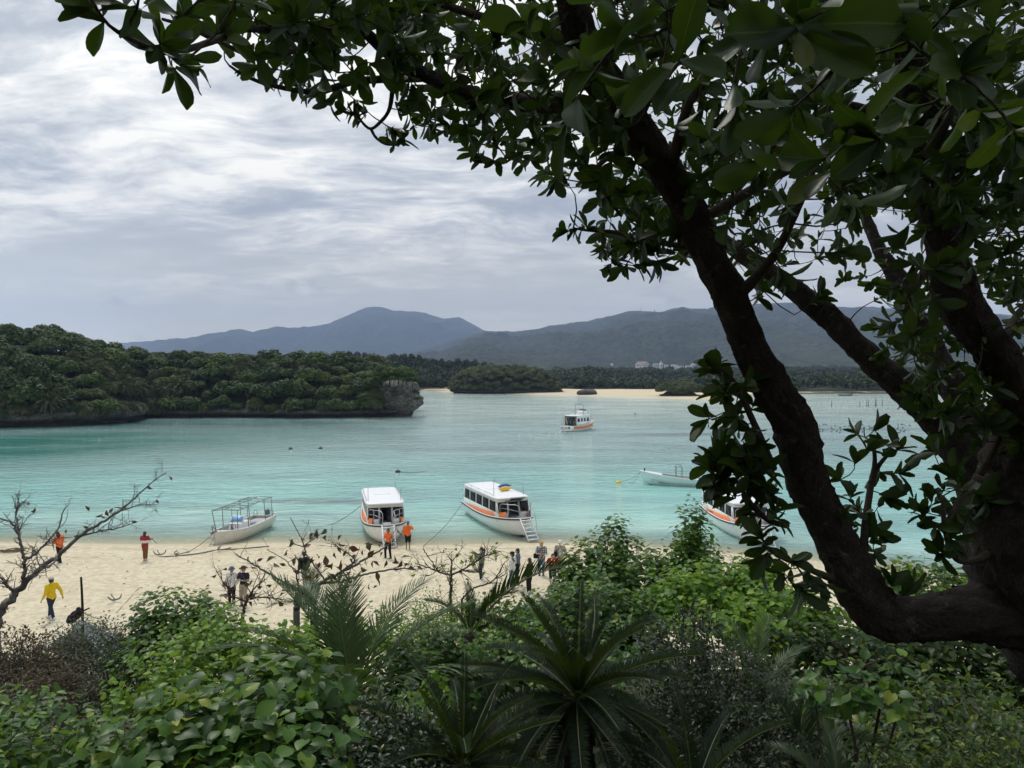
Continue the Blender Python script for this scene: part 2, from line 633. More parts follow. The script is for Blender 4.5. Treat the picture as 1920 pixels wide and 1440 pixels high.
def build_beach():
    xs = np.linspace(-46, 46, 620)
    ys = np.concatenate([np.linspace(19, 45.5, 250), np.linspace(45.8, 66, 30)])
    X, Y = np.meshgrid(xs, ys)
    Z = ground(X, Y)
    s = shore_y(X) - Y
    tread = np.clip((s - 0.6) / 2.5, 0, 1)
    # trodden sand: overlapping shallow footprints
    dim = fbm(X * 2.1, Y * 2.6, 31, 3, 0.6)
    dim2 = np.abs(fbm(X * 1.1, Y * 1.5, 44, 3, 0.6) - 0.5)
    Z = Z + tread * (0.11 * (dim - 0.5) + 0.10 * (dim2 - 0.1)) + 0.01 * (fbm(X, Y * 3, 9, 2) - .5)
    wet = np.clip(1.15 - s / 1.0, 0, 1)
    wr = np.exp(-((s - 2.1 - 0.5 * np.sin(X * .3)) / 0.5) ** 2) + 0.6 * np.exp(-((s - 4.0 - 0.4 * np.sin(X * .5 + 1)) / 0.6) ** 2)
    mb = MB(); mb.grid(np.stack([X, Y, Z], -1))
    me = mb.mesh("beach", sand_material(), True, attrs={'wet': wet.ravel(), 'wrack': wr.ravel()})
    tag(put("beach", me), kind='structure')


def build_hillside():
    m, b, out = newmat("leaf_litter_soil")
    tc = b.n('TexCoord')
    n1 = b.noise(tc.outputs['Object'], 2.0, 6, 0.65)
    n2 = b.noise(tc.outputs['Object'], 14, 5, 0.7)
    c = b.mix(n1, (0.035, 0.026, 0.016), (0.085, 0.065, 0.035))
    c = b.mix(b.ramp(n2, [(0.5, g3(0)), (0.7, g3(0.7))]), c, (0.10, 0.09, 0.03))
    bs = b.n('BsdfPrincipled'); b.put(bs.inputs['Base Color'], c); bs.inputs['Roughness'].default_value = 0.95
    bn = b.n('Bump'); bn.inputs['Strength'].default_value = 1.0; bn.inputs['Distance'].default_value = 0.08
    b.put(bn.inputs['Height'], n2); b.link(bn.outputs[0], bs.inputs['Normal'])
    b.link(bs.outputs[0], out.inputs[0])
    xs = np.linspace(-60, 60, 160); ys = np.concatenate([np.linspace(-40, 0, 14), np.linspace(0.6, 25.5, 70)])
    X, Y = np.meshgrid(xs, ys)
    Z = ground(X, Y) + 0.25 * (fbm(X * .6, Y * .6, 3, 4) - .5)
    Z = Z - 0.6 * np.clip((Y - (hill_foot(X) - 2.6)) / 2.0, 0, 1)
    mb = MB(); mb.grid(np.stack([X, Y, Z], -1))
    tag(put("hillside", mb.mesh("hillside", m, True)), kind='structure')


# ---- water
def water_material():
    m, b, out = newmat("lagoon_water")
    tc = b.n('TexCoord')
    p = tc.outputs['Object']
    wt = b.n('Attribute', attribute_name='water_colour')
    dp = b.n('Attribute', attribute_name='depth')
    pn = b.noise(b.mapping(p, (0.05, 0.16, 1), (0, 0, R_(6))), 1.0, 6, 0.6, 0.5)
    col = b.mix(b.math('MULTIPLY', b.ramp(pn, [(0.42, g3(0)), (0.60, g3(1))]), 0.48), wt.outputs['Color'],
                (0.20, 0.33, 0.33))
    # wind ripples, crests running across the view
    m1 = b.mapping(p, (0.75, 2.3, 1), (0, 0, R_(-13)))
    m2 = b.mapping(p, (0.30, 0.85, 1), (0, 0, R_(-20)))
    r1 = b.noise(m1, 1.0, 4, 0.6, 0.6)
    r2 = b.noise(m2, 1.0, 3, 0.55, 0.5)
    gust = b.ramp(b.noise(b.mapping(p, (0.03, 0.09, 1)), 1.0, 4, 0.6), [(0.38, g3(0.45)), (0.62, g3(1.0))])
    h = b.math('ADD', b.math('MULTIPLY', r1, 0.55), b.math('MULTIPLY', r2, 0.75))
    bn = b.n('Bump'); bn.inputs['Distance'].default_value = 0.55
    b.put(bn.inputs['Strength'], b.math('MULTIPLY', gust, 0.75))
    b.put(bn.inputs['Height'], h)
    bs = b.n('BsdfPrincipled')
    b.put(bs.inputs['Base Color'], col)
    bs.inputs['Roughness'].default_value = 0.07
    bs.inputs['IOR'].default_value = 1.333
    b.link(bn.outputs[0], bs.inputs['Normal'])
    # the last metres are so shallow that the sand shows through
    tr = b.n('BsdfTransparent')
    tr.inputs[0].default_value = (0.93, 0.97, 0.95, 1)
    mx = b.n('MixShader')
    en = b.noise(b.mapping(p, (0.4, 1.6, 1)), 1.2, 4, 0.6)
    df = b.math('ADD', dp.outputs['Fac'], b.math('MULTIPLY', b.math('SUBTRACT', en, 0.5), 0.10))
    b.put(mx.inputs[0], b.ramp(df, [(0.0, g3(0.12)), (0.45, g3(0.62)), (1.0, g3(1.0))]))
    b.link(tr.outputs[0], mx.inputs[1]); b.link(bs.outputs[0], mx.inputs[2])
    b.link(mx.outputs[0], out.inputs[0])
    return m


def build_water():
    ratio = np.concatenate([np.linspace(-2.6, -0.95, 25)[:-1], np.linspace(-0.95, 0.95, 260), np.linspace(0.95, 2.6, 25)[1:]])
    ys = np.geomspace(28, 1100, 330)
    Rr, Y = np.meshgrid(ratio, ys)
    X = Rr * Y
    s = Y - shore_y(X)                     # metres beyond the water's edge
    sand_c = np.array([0.50, 0.52, 0.40])
    near = np.array([0.46, 0.68, 0.59])
    mid = np.array([0.32, 0.635, 0.575])
    far = np.array([0.60, 0.74, 0.65])
    deep = np.array([0.008, 0.19, 0.145])
    pale = np.array([0.55, 0.62, 0.55])
    weed = np.array([0.17, 0.23, 0.23])

    def sm(a, lo, hi):
        t = np.clip((a - lo) / (hi - lo), 0, 1)
        return (t * t * (3 - 2 * t))[..., None]
    w1 = (fbm(X * .09, Y * .09, 61, 4) - .5) * 5
    C = sand_c + (near - sand_c) * sm(s + w1 * .4, 0.2, 3.0)
    C = C + (mid - C) * sm(s + w1, 2.5, 17)
    C = C + (np.array([0.37, 0.53, 0.51]) - C) * sm(Y + w1 * 2, 62, 100)
    C = C + (far - C) * sm(Y + w1 * 4, 105, 190)
    # the channel under the left headland is deep
    dch = np.exp(-(((Y - 104 - 0.30 * (X + 60)) / 24.0) ** 2)) * np.clip((-X - 16) / 45, 0, 1)
    C = C + (deep - C) * np.clip(dch * 1.25, 0, 1)[..., None]
    dch2 = np.exp(-(((Y - 140) / 16.0) ** 2)) * np.clip((-X - 24) / 15, 0, 1)
    C = C + (np.array([0.05, 0.16, 0.13]) - C) * np.clip(dch2, 0, 1)[..., None]
    # pale sand bar on the far right, weed beds in streaks
    bar = np.exp(-(((Y - 172 + 0.18 * (X - 95)) / 13.0) ** 2)) * np.clip((X - 40) / 40, 0, 1)
    C = C + (pale - C) * np.clip(bar, 0, 1)[..., None] * 0.9
    wn = fbm(X * .035, Y * .11, 71, 5, 0.55)
    band = np.exp(-(((Y - 118 + 0.05 * X) / 22.0) ** 2)) * np.clip((X + 20) / 25, 0, 1)
    C = C + (weed - C) * (np.clip((wn - 0.47) * 5, 0, 1) * np.clip(band + 0.15, 0, 1) * 0.75)[..., None]
    for (wx, wy, rx, ry, a) in ((-16.5, 58.5, 4.5, 1.6, .7), (-12.0, 58.0, 3.5, 1.2, .55), (20, 57, 5, 1.2, .35), (-7, 95, 9, 3, .4), (14, 55, 6, 1.5, .3)):
        e = ((X - wx) / rx) ** 2 + ((Y - wy) / ry) ** 2 + (fbm(X * .5, Y * .9, 81, 3) - .5) * 2.0
        C = C + (weed - C) * (np.clip(1.2 - e, 0, 1) * a)[..., None]
    depth = np.clip(s / 6.0, 0, 1)
    mb = MB(); mb.grid(np.stack([X, Y, np.zeros_like(X)], -1))
    v, q, t = mb.arrays()
    keep = (s.ravel()[q] > -1.2).any(1)
    q = q[keep]
    me = mesh_from("water", v, q, None, water_material(), True, attrs={'water_colour': C.reshape(-1, 3), 'depth': depth.ravel()})
    tag(put("water", me), kind='structure')


# ---- mountains
def forest_slope(name, c1, c2, scale):
    m, b, out = newmat(name)
    tc = b.n('TexCoord')
    p = tc.outputs['Object']
    n1 = b.noise(p, scale, 6, 0.62)
    n2 = b.noise(p, scale * 6, 5, 0.7)
    c = b.mix(b.ramp(n1, [(0.35, g3(0)), (0.65, g3(1))]), c1, c2)
    c = b.mix(b.ramp(n2, [(0.42, g3(0.75)), (0.58, g3(0.0))]), c, tuple(x * 0.42 for x in c1))
    n3 = b.noise(p, scale * 0.22, 4, 0.6)
    c = b.mix(b.ramp(n3, [(0.58, g3(0)), (0.68, g3(0.5))]), c, (0.10, 0.12, 0.05))
    bs = b.n('BsdfPrincipled'); b.put(bs.inputs['Base Color'], c)
    bs.inputs['Roughness'].default_value = 0.95
    bs.inputs['Specular IOR Level'].default_value = 0.1
    bn = b.n('Bump'); bn.inputs['Strength'].default_value = 1.0; bn.inputs['Distance'].default_value = 26
    b.put(bn.inputs['Height'], n2); b.link(bn.outputs[0], bs.inputs['Normal'])
    b.link(bs.outputs[0], out.inputs[0])
    return m


RIDGE_FAR = [(-900, 650), (-300, 648), (60, 645), (130, 640), (190, 644), (250, 647), (300, 645), (345, 641), (380, 632), (430, 622), (455, 622), (475, 628),
             (500, 623), (520, 616), (545, 618), (575, 615), (600, 612), (622, 604), (645, 594), (668, 584), (686, 577), (705, 575), (722, 577), (738, 583),
             (762, 584), (790, 586), (812, 592), (832, 598), (846, 597), (860, 595), (874, 601), (890, 612), (908, 620), (935, 626), (980, 640), (1100, 660), (1500, 690), (2400, 690)]
RIDGE_NEAR = [(-900, 700), (500, 695), (700, 680), (800, 655), (880, 630), (908, 620), (930, 622), (950, 621), (975, 621), (1000, 617), (1030, 612), (1050, 607), (1078, 604),
              (1100, 603), (1130, 597), (1155, 590), (1180, 584), (1205, 583), (1225, 584), (1242, 585), (1262, 579), (1280, 576), (1296, 579), (1325, 580),
              (1350, 578), (1400, 572), (1440, 569), (1480, 569), (1520, 573), (1560, 577), (1620, 576), (1700, 580), (1760, 586), (1850, 588), (1920, 592), (2100, 600), (2600, 620), (3200, 640)]


def ridge_z(ridge, R, u):
    ru, rv = np.array(ridge).T
    v = np.interp(u, ru, rv)
    return CAM[2] + (720 - v) / F * R * math.cos(PITCH) - R * math.sin(PITCH)


LAND_R = 3600.0


def land_height(u, y):
    """near range and the plain in front of it; u is an azimuth (pixel column), y metres"""
    u = np.asarray(u, float); y = np.asarray(y, float)
    zr = ridge_z(RIDGE_NEAR, LAND_R, u)
    y0 = 1150.0
    s = np.clip((y - y0) / (LAND_R - y0), 0, 1.3)
    ye = y + 46 * np.clip((u - 1325) / 40, 0, 1)
    plain = np.interp(ye, [346, 352, 420, 700, 1150, 1e5], [-1.5, 0.3, 1.5, 3.5, 7.0, 7.0])
    x = (u - 960) / F * y
    up = np.where(s <= 1, np.abs(s) ** 1.25, 1 - 2.2 * (s - 1))
    base = plain + (zr - 7.0) * up
    rn = 1 - np.abs(2 * fbm(x / 420 + 0.35 * y / 900, y / 1500, 91, 5, 0.55) - 1) * 2
    rn2 = fbm(x / 120, y / 330, 97, 5, 0.6) - 0.5
    env = np.sin(np.pi * np.clip(s, 0, 1)) ** 0.8
    spur = np.abs(2 * fbm(x / 230 + 0.5 * y / 900, y / 2600, 131, 4, 0.5) - 1) * 2
    return base + env * (rn * 0.24 * zr + rn2 * 62 - 0.05 * zr - spur * 0.13 * zr) + (s > 0.02) * 16.0 * (fbm(x / 48, y / 90, 101, 5, .6) - .5)


def build_mountains():
    # distant range
    R = 6200.0
    us = np.arange(-700, 1700, 5.0)
    ss = np.concatenate([np.linspace(0, 1, 90), [1.04, 1.1, 1.2]])
    U, S = np.meshgrid(us, ss)
    Y = 4200 + (R - 4200) * S
    Xw = (U - 960) / F * Y
    zr = ridge_z(RIDGE_FAR, R, U)
    rn = 1 - np.abs(2 * fbm(Xw / 620, Y / 1500, 111, 5, 0.55) - 1) * 2
    env = np.sin(np.pi * np.clip(S, 0, 1)) ** 0.9
    Z = 5 + (zr - 5) * np.where(S <= 1, S ** 1.1, 1 - 2 * (S - 1)) + env * (rn * 120 + (fbm(Xw / 170, Y / 400, 117, 4) - .5) * 45 - 10) + 24 * (fbm(Xw / 75, Y / 110, 119, 5, .6) - .5)
    mb = MB(); mb.grid(np.stack([Xw, Y, Z], -1))
    tag(put("distant_mountain", mb.mesh("distant_mountain", forest_slope("far_forest", (0.024, 0.038, 0.016), (0.062, 0.082, 0.034), 0.004), True)), kind='structure')
    # near range with the plain
    us = np.arange(250, 3300, 5.0)
    ys = np.concatenate([np.linspace(296, 420, 40), np.linspace(436, 1150, 34), np.linspace(1170, LAND_R, 170), LAND_R + np.array([120, 300, 700])])
    U, Y = np.meshgrid(us, ys)
    Z = land_height(U, Y)
    Z[0] = -2.5
    mb = MB(); mb.grid(np.stack([(U - 960) / F * Y, Y, Z], -1))
    tag(put("mountain_range", mb.mesh("mountain_range", forest_slope("near_forest", (0.042, 0.060, 0.030), (0.105, 0.125, 0.072), 0.010), True)), kind='structure')


def build_far_beach():
    m = sand_plain()
    front = [(700, 728), (776, 731.5), (838, 735), (960, 739), (1060, 741.5), (1150, 744), (1235, 747), (1310, 749), (1345, 747), (1380, 742), (1450, 738.5), (1600, 737.5), (1760, 738), (1920, 739), (2300, 739), (2900, 738)]
    f = np.array([G(u, v, 0.0) for u, v in smooth_path(front, 140)])
    n = len(f)
    depth = np.interp(smooth_path([(q[0], 0) for q in front], n)[:, 0], [700, 1100, 1300, 1345, 1400, 3000], [70, 70, 105, 90, 14, 10])
    dirs = unit(f - CAM * [1, 1, 0]); dirs[:, 2] = 0
    rows = []
    for k, z in ((0, -0.35), (0.02, 0.08), (0.12, 0.45), (0.45, 0.75), (1.0, 0.6)):
        r = f + dirs * (depth * k)[:, None] + 0
        r[:, 2] = z + (fbm(f[:, 0] * .1, f[:, 1] * .1 + k * 9, 7, 2) - .5) * .25 * (k > 0.01)
        rows.append(r)
    mb = MB(); mb.grid(np.array(rows))
    tag(put("far_beach", mb.mesh("far_beach", m, True)), kind='structure')


def sand_plain():
    m, b, out = newmat("pale_sand")
    tc = b.n('TexCoord')
    c = b.mix(b.noise(tc.outputs['Object'], 0.08, 5, 0.6), (0.55, 0.44, 0.27), (0.66, 0.57, 0.41))
    bs = b.n('BsdfPrincipled'); b.put(bs.inputs['Base Color'], c); bs.inputs['Roughness'].default_value = 0.95
    b.link(bs.outputs[0], out.inputs[0])
    return m


# ---- crowns for trees seen from afar: leaf clumps spread through a lumpy volume
ISLAND_LEAF = {}


def canopy_mat(name, ramp, trans=0.2):
    m, b, out = newmat(name)
    at = b.n('Attribute', attribute_name='tint')
    oi = b.n('ObjectInfo')
    v = b.math('ADD', b.math('MULTIPLY', at.outputs['Fac'], 0.48), b.math('MULTIPLY', oi.outputs['Random'], 0.52))
    col = b.ramp(v, ramp)
    bs = b.n('BsdfPrincipled'); b.put(bs.inputs['Base Color'], col)
    bs.inputs['Roughness'].default_value = 0.6; bs.inputs['Specular IOR Level'].default_value = 0.15
    tl = b.n('BsdfTranslucent'); b.put(tl.inputs[0], col)
    mx = b.n('MixShader'); mx.inputs[0].default_value = trans
    b.link(bs.outputs[0], mx.inputs[1]); b.link(tl.outputs[0], mx.inputs[2])
    b.link(mx.outputs[0], out.inputs[0])
    return m


def crown_arrays(R, n, leaf, squash=0.75, lumps=14, seed=0, blades=False, cone=0.0):
    """n leaf faces on the outside of several lumps; returns verts, quads, tint"""
    r = np.random.default_rng(seed)
    lc = unit(r.normal(size=(lumps, 3))); lc[:, 2] = np.abs(lc[:, 2]) * 0.9 - 0.15
    lc = lc * R * r.uniform(0.35, 0.72, (lumps, 1)) * [1, 1, squash]
    if cone: lc[:, :2] *= (1 - cone * (lc[:, 2:] / R + 0.5) * 0.6)
    lr = R * r.uniform(0.26, 0.48, lumps)
    k = r.integers(0, lumps, n)
    d = unit(r.normal(size=(n, 3))); d[:, 2] = np.where(d[:, 2] < -0.35, -d[:, 2], d[:, 2])
    p = lc[k] + d * (lr[k] * r.uniform(0.72, 1.08, n))[:, None] * [1, 1, 0.85]
    # drop faces that lie deep inside another lump
    inside = np.zeros(n, bool)
    for j in range(lumps):
        inside |= (np.linalg.norm((p - lc[j]) / [1, 1, .85], axis=1) < lr[j] * 0.62)
    p = p[~inside]; d = d[~inside]; k = k[~inside]
    n = len(p)
    nrm = unit(d + [0, 0, 0.55] + r.normal(size=(n, 3)) * 0.45)
    if blades:
        t = unit(d + [0, 0, -0.35] + r.normal(size=(n, 3)) * .35)
        L = leaf * r.uniform(2.0, 3.6, n); W = leaf * 0.42 * r.uniform(.7, 1.2, n)
    else:
        t = unit(np.cross(nrm, r.normal(size=(n, 3))))
        L = leaf * r.uniform(0.7, 1.5, n); W = L * r.uniform(0.5, 0.9, n)
    x = unit(np.cross(t, nrm))
    a = p - x * (W / 2)[:, None]; b = p + x * (W / 2)[:, None]
    tip = t * L[:, None]
    sag = np.zeros_like(p); sag[:, 2] = -L * (0.45 if blades else 0.12)
    v = np.stack([a, b, b * .0 + p + x * (W * .35)[:, None] + tip + sag, p - x * (W * .35)[:, None] + tip + sag], 1).reshape(-1, 3)
    q = np.arange(n * 4).reshape(-1, 4)
    tint = np.repeat(np.clip(r.normal(0.5, 0.2, n) + (r.random(lumps)[k] - .5) * .6, 0, 1), 4)
    return v, q, tint


def crown_mesh(name, mat, **kw):
    v, q, t = crown_arrays(**kw)
    return mesh_from(name, v, q, None, mat, False, attrs={'tint': t})


def rock_material(name="reef_limestone", k=1.0):
    m, b, out = newmat(name)
    tc = b.n('TexCoord')
    p = tc.outputs['Object']
    n1 = b.noise(p, 0.45, 7, 0.65, 0.4)
    n2 = b.noise(b.mapping(p, (1, 1, 2.2)), 1.6, 8, 0.7, 0.5)
    c = b.mix(b.ramp(n1, [(0.35, g3(0)), (0.68, g3(1))]), tuple(k * q for q in (0.045, 0.040, 0.033)), tuple(k * q for q in (0.185, 0.172, 0.150)))
    c = b.mix(b.ramp(n2, [(0.40, g3(0.85)), (0.56, g3(0.0))]), c, (0.022, 0.020, 0.017))
    geo = b.n('NewGeometry'); sp = b.n('SeparateXYZ'); b.link(geo.outputs['Position'], sp.inputs[0])
    tide = b.ramp(b.math('ADD', sp.outputs[2], b.math('MULTIPLY', n1, 0.8)), [(0.0, g3(0)), (1.0, g3(1))])
    tide = b.ramp(b.math('MULTIPLY', b.math('ADD', sp.outputs[2], b.math('MULTIPLY', n1, 1.2)), 0.4), [(0.55, g3(1)), (0.85, g3(0))])
    c = b.mix(b.math('MULTIPLY', tide, 0.8), c, (0.040, 0.034, 0.026))       # algae band of the tide zone
    bs = b.n('BsdfPrincipled'); b.put(bs.inputs['Base Color'], c); bs.inputs['Roughness'].default_value = 0.9
    bn = b.n('Bump'); bn.inputs['Strength'].default_value = 1.0; bn.inputs['Distance'].default_value = 0.5
    b.put(bn.inputs['Height'], b.math('ADD', n2, n1)); b.link(bn.outputs[0], bs.inputs['Normal'])
    b.link(bs.outputs[0], out.inputs[0])
    return m


def dark_ground():
    m, b, out = newmat("wood_floor")
    tc = b.n('TexCoord')
    c = b.mix(b.noise(tc.outputs['Object'], 0.5, 6, 0.7), (0.014, 0.020, 0.009), (0.035, 0.045, 0.018))
    bs = b.n('BsdfPrincipled'); b.put(bs.inputs['Base Color'], c); bs.inputs['Roughness'].default_value = 1.0
    b.link(bs.outputs[0], out.inputs[0])
    return m


def skirt(path, name, H=4.2, notch=1.5, seed=0):
    """undercut limestone shore along a waterline path (front faces the camera)"""
    p = smooth_path(path, 240)
    tg = unit(np.gradient(p, axis=0))
    outw = np.stack([tg[:, 1], -tg[:, 0], 0 * tg[:, 0]], -1)      # to the right of the walking direction
    al = np.cumsum(np.r_[0, np.linalg.norm(np.diff(p, axis=0), axis=1)])
    zs = np.array([-1.0, 0.0, 0.5, 1.1, 1.7, 2.3, 3.0, 3.6, 4.2, 5.0, 6.0]) * H / 4.6
    of = np.array([-notch, -notch, -notch * 1.15, -notch * .9, -0.2, 0.35, 0.45, 0.1, -0.5, -1.8, -4.0])
    rows = []
    for z, o in zip(zs, of):
        nz = fbm(al * .35, al * 0 + z * .6, seed, 4, .6) - .5
        nz2 = np.abs(fbm(al * 1.3, al * 0 + z * 1.5, seed + 5, 3) - .5)
        r = p + outw * (o + nz * 3.0 + nz2 * 1.4 * (z > 0.9))[:, None]
        r[:, 2] = z * (0.8 + 0.45 * fbm(al * .2, al * 0, seed + 9, 2)) if z > 0 else z
        rows.append(r)
    mb = MB(); mb.grid(np.array(rows)[:, ::1], flip=False)
    o = put(name, mb.mesh(name, ROCK, False))
    return tag(o, kind='structure')


def _ledges(rows):
    """bedding: the profile is cut into thin layers, each standing a little in or out of the next"""
    r = np.array(rows); out = []
    rg = np.random.default_rng(12)
    zs = np.linspace(r[0, 0], r[-1, 0], 34)
    for z in zs:
        q = [np.interp(z, r[:, 0], r[:, k]) for k in (1, 2, 3)]
        k = 1 + rg.normal(0, .035)
        out.append((z * 1.10, q[0] * k, q[1] + rg.normal(0, .06), q[2] + rg.normal(0, .06)))
    return out


def build_islands():
    global ROCK
    ROCK = rock_material()
    floor = dark_ground()
    ramp_b = [(0.0, (0.016, 0.036, 0.009)), (0.35, (0.036, 0.068, 0.015)), (0.7, (0.066, 0.108, 0.022)), (1.0, (0.125, 0.160, 0.034))]
    ramp_p = [(0.0, (0.045, 0.062, 0.026)), (0.5, (0.092, 0.112, 0.046)), (1.0, (0.165, 0.175, 0.075))]
    CB = canopy_mat("island_canopy", ramp_b); CP = canopy_mat("pandanus_canopy", ramp_p)
    broad = [crown_mesh("crown", CB, R=2.9, n=4600, leaf=0.29, squash=s, lumps=l, seed=i) for i, (s, l) in enumerate([(.72, 16), (.8, 20), (.62, 13), (.9, 18), (.7, 24), (.66, 10)])]
    pand = [crown_mesh("crown", CP, R=2.5, n=2200, leaf=0.36, squash=.9, lumps=8, seed=50 + i, blades=True) for i in range(3)]
    trunk_m = bark_mat("grey_trunk", (0.03, 0.026, 0.02), (0.06, 0.05, 0.04))
    tmb = MB(); tmb.tube([(0, 0, -3.2), (0.15, 0.1, -1.5), (0, 0, 0.2)], [0.2, 0.16, 0.1], 6)
    tme = tmb.mesh("trunk", trunk_m, True)

    def place(kind, pos, sc_, label, group, name, cat='tree'):
        me = (broad if kind == 0 else pand)[rng.integers(0, 6 if kind == 0 else 3)]
        t = thing(name, label, cat, (pos[0], pos[1], pos[2] - 3.0 * sc_), rng.uniform(0, 6.28), group)
        c = put("crown", me, t, (0, 0, 3.0 * sc_)); c.scale = (sc_ * rng.uniform(.9, 1.1), sc_ * rng.uniform(.9, 1.1), sc_ * rng.uniform(.85, 1.15))
        k = put("trunk", tme, t, (0, 0, 3.0 * sc_)); k.scale = (sc_,) * 3
        return t

    def surface(name, us, front_v, front_d, top_v, depth, rows=9, back=True):
        """ruled wooded slope; returns function(s,t)->point"""
        fv = lambda u: np.interp(u, us, front_v)
        tv = lambda u: np.interp(u, us, top_v)

        def pt(u, t, inset=0.0):
            f = G(u, fv(u), 0.0)
            d0 = f[1]
            top = PX(u, tv(u), d0 + depth)
            a = math.sin(min(t, 1.0) * math.pi / 2) ** 0.85
            y = t
            p = f + (top - f) * y
            p[2] = 2.2 + (top[2] - 2.2) * a - inset
            if t > 1: p[2] -= (t - 1) * 14
            return p
        cols = np.linspace(us[0], us[-1], 60)
        arr = np.array([[pt(u, t, 3.4 if t > 0.02 else 2.4) for u in cols] for t in (0.02, .1, .25, .4, .6, .8, 1.0, 1.4, 2.2)])
        arr[0, :, 2] = np.minimum(arr[0, :, 2], 1.2)
        arr[:, :, 2] += (rng.random(arr.shape[:2]) - .5) * .5
        mb = MB(); mb.grid(arr)
        tag(put(name, mb.mesh(name, floor, True)), kind='structure')
        return pt

    # --- headland on the left, nearest of the islets
    us = [-420, -200, 0, 60, 110, 150, 190, 225, 250, 268, 280]
    fr = [817, 810, 803, 801.5, 800, 798.5, 796.5, 794, 791.5, 788, 783]
    tp = [604, 612, 621, 622, 630, 642, 655, 672, 695, 722, 750]
    pt1 = surface("headland", us, fr, None, tp, 26)
    skirt([G(u, v) for u, v in zip([-420, -200, 0, 60, 110, 150, 190, 225, 250, 268, 279], fr)] + [G(286, 778), G(284, 770)], "headland_cliff", 3.0, 1.5, 3)
    # --- long wooded ridge behind it
    us2 = [120, 200, 285, 360, 450, 540, 620, 690, 730, 760]
    fr2 = [786, 785, 784, 783.5, 783.5, 784, 784, 783, 782, 781]
    tp2 = [662, 663, 665, 668, 671, 675, 677, 684, 692, 704]
    pt2 = surface("wooded_ridge", us2, fr2, None, tp2, 24)
    skirt([G(u, v) for u, v in zip(us2, fr2)], "ridge_cliff", 1.9, 1.1, 13)
    n = 0
    for row, t in enumerate(np.linspace(0.0, 1.0, 9)):
        step = 27
        for u in np.arange(-130, 283, step):
            uu = u + (row % 2) * step / 2 + rng.uniform(-6, 6)
            if uu > 281 - 0.0 * t: continue
            pd = (rng.random() < (0.55 if (150 < uu < 290 and t < .55) or (t < .16) else 0.06))
            p = pt1(uu, t + rng.uniform(-.05, .05) if t > 0 else 0.03, 0.6)
            s_ = rng.choice([.65, .85, 1.0, 1.2, 1.5]) * rng.uniform(.9, 1.1) * (0.75 if t < .1 or uu > 225 else 1.0)
            p[2] += rng.uniform(-.5, .7) - (0.6 if t > .93 else 0)
            if pd:
                place(1, p, s_, "pale green pandanus tuft hanging over the rock edge of the left headland", "pandanus on the left headland", "pandanus")
            else:
                place(0, p, s_, "round dark green tree in the dense canopy of the left headland", "trees of the left headland", "broadleaf_tree")
            n += 1
    for row, t in enumerate(np.linspace(0.0, 1.0, 6)):
        step = 31
        for u in np.arange(215 if t > .5 else 290, 775, step):
            uu = u + (row % 2) * step / 2 + rng.uniform(-6, 6)
            if uu > 768: continue
            pd = rng.random() < (0.5 if t < .1 else 0.10 if uu < 560 else 0.25)
            p = pt2(uu, t + rng.uniform(-.05, .05) if t > 0 else 0.03, 0.6)
            p[2] += rng.uniform(-.5, .8) - (0.5 if t > .93 else 0)
            s_ = rng.choice([.75, .95, 1.15, 1.35, 1.65]) * rng.uniform(.9, 1.1) * (0.8 if t < .1 else 1)
            if uu > 712 and t < 0.45: continue
            if pd:
                place(1, p, s_, "pale green pandanus tuft low on the wooded ridge above the cove", "pandanus on the wooded ridge", "pandanus")
            else:
                place(0, p, s_, "round dark green tree in the dense canopy of the long wooded ridge", "trees of the wooded ridge", "broadleaf_tree")
            n += 1
    # --- bare limestone head at the right end of the ridge
    c0 = G(748, 782)
    rings = []
    for z, r, dx, dy in _ledges(((-1, 2.6, -.7, 0), (0, 2.7, -.6, 0), (.6, 2.8, -.5, .1), (1.2, 3.1, -.3, 0), (1.9, 3.9, 0.1, -.3), (2.8, 4.35, .2, -.5), (3.8, 4.4, .2, -.5), (4.8, 4.2, .1, -.3),
                         (5.8, 4.1, .0, -.1), (6.6, 3.6, -.1, .2), (7.2, 2.9, -.2, .5), (7.6, 1.8, -.3, .7), (7.7, .8, -.4, .8))):
        a = np.linspace(0, 2 * np.pi, 64, endpoint=False)
        nz = 1 + 0.50 * (fbm(np.cos(a) * 1.6 + 5, np.sin(a) * 1.6 + z * .35, 21, 4, .6) - .5) + 0.40 * np.abs(fbm(np.cos(a) * 5, np.sin(a) * 5 + z * 1.9, 23, 3) - .5)
        rings.append(np.stack([c0[0] + dx + np.cos(a) * r * nz, c0[1] + 3.2 + dy + np.sin(a) * r * nz, np.full(64, z)], -1))
    mb = MB(); mb.grid(np.array(rings), closed=True)
    base = (c0[0], c0[1] + 3.2, 0)
    tag(at_base("limestone_outcrop", mb, rock_material("pale_limestone", 1.65), base), "bare grey undercut limestone head at the right end of the wooded ridge", "rock")
    for (u, v, d, s_, k) in ((716, 702, 155, .9, 0), (731, 700, 154.5, .8, 0), (747, 700, 154, .75, 0), (762, 705, 153.5, .62, 0), (774, 714, 153, .5, 0), (755, 712, 152.5, .4, 0), (738, 711, 152.5, .45, 0), (722, 708, 156, .6, 1), (741, 703, 155, .45, 1),
                             (704, 738, 156, .7, 1), (700, 757, 155, .65, 1), (778, 735, 155.5, .36, 1), (782, 748, 155, .28, 0), (760, 699, 161, .7, 0), (700, 720, 157, .9, 0), (693, 745, 156, .8, 0)):
        if k:
            place(1, PX(u, v, d), s_, "pandanus tuft clinging to the bare limestone head of the ridge", "pandanus on the limestone head", "pandanus")
        else:
            place(0, PX(u, v, d), s_, "small dark tree growing on top of the bare limestone head", "trees on the limestone head", "broadleaf_tree")
        n += 1
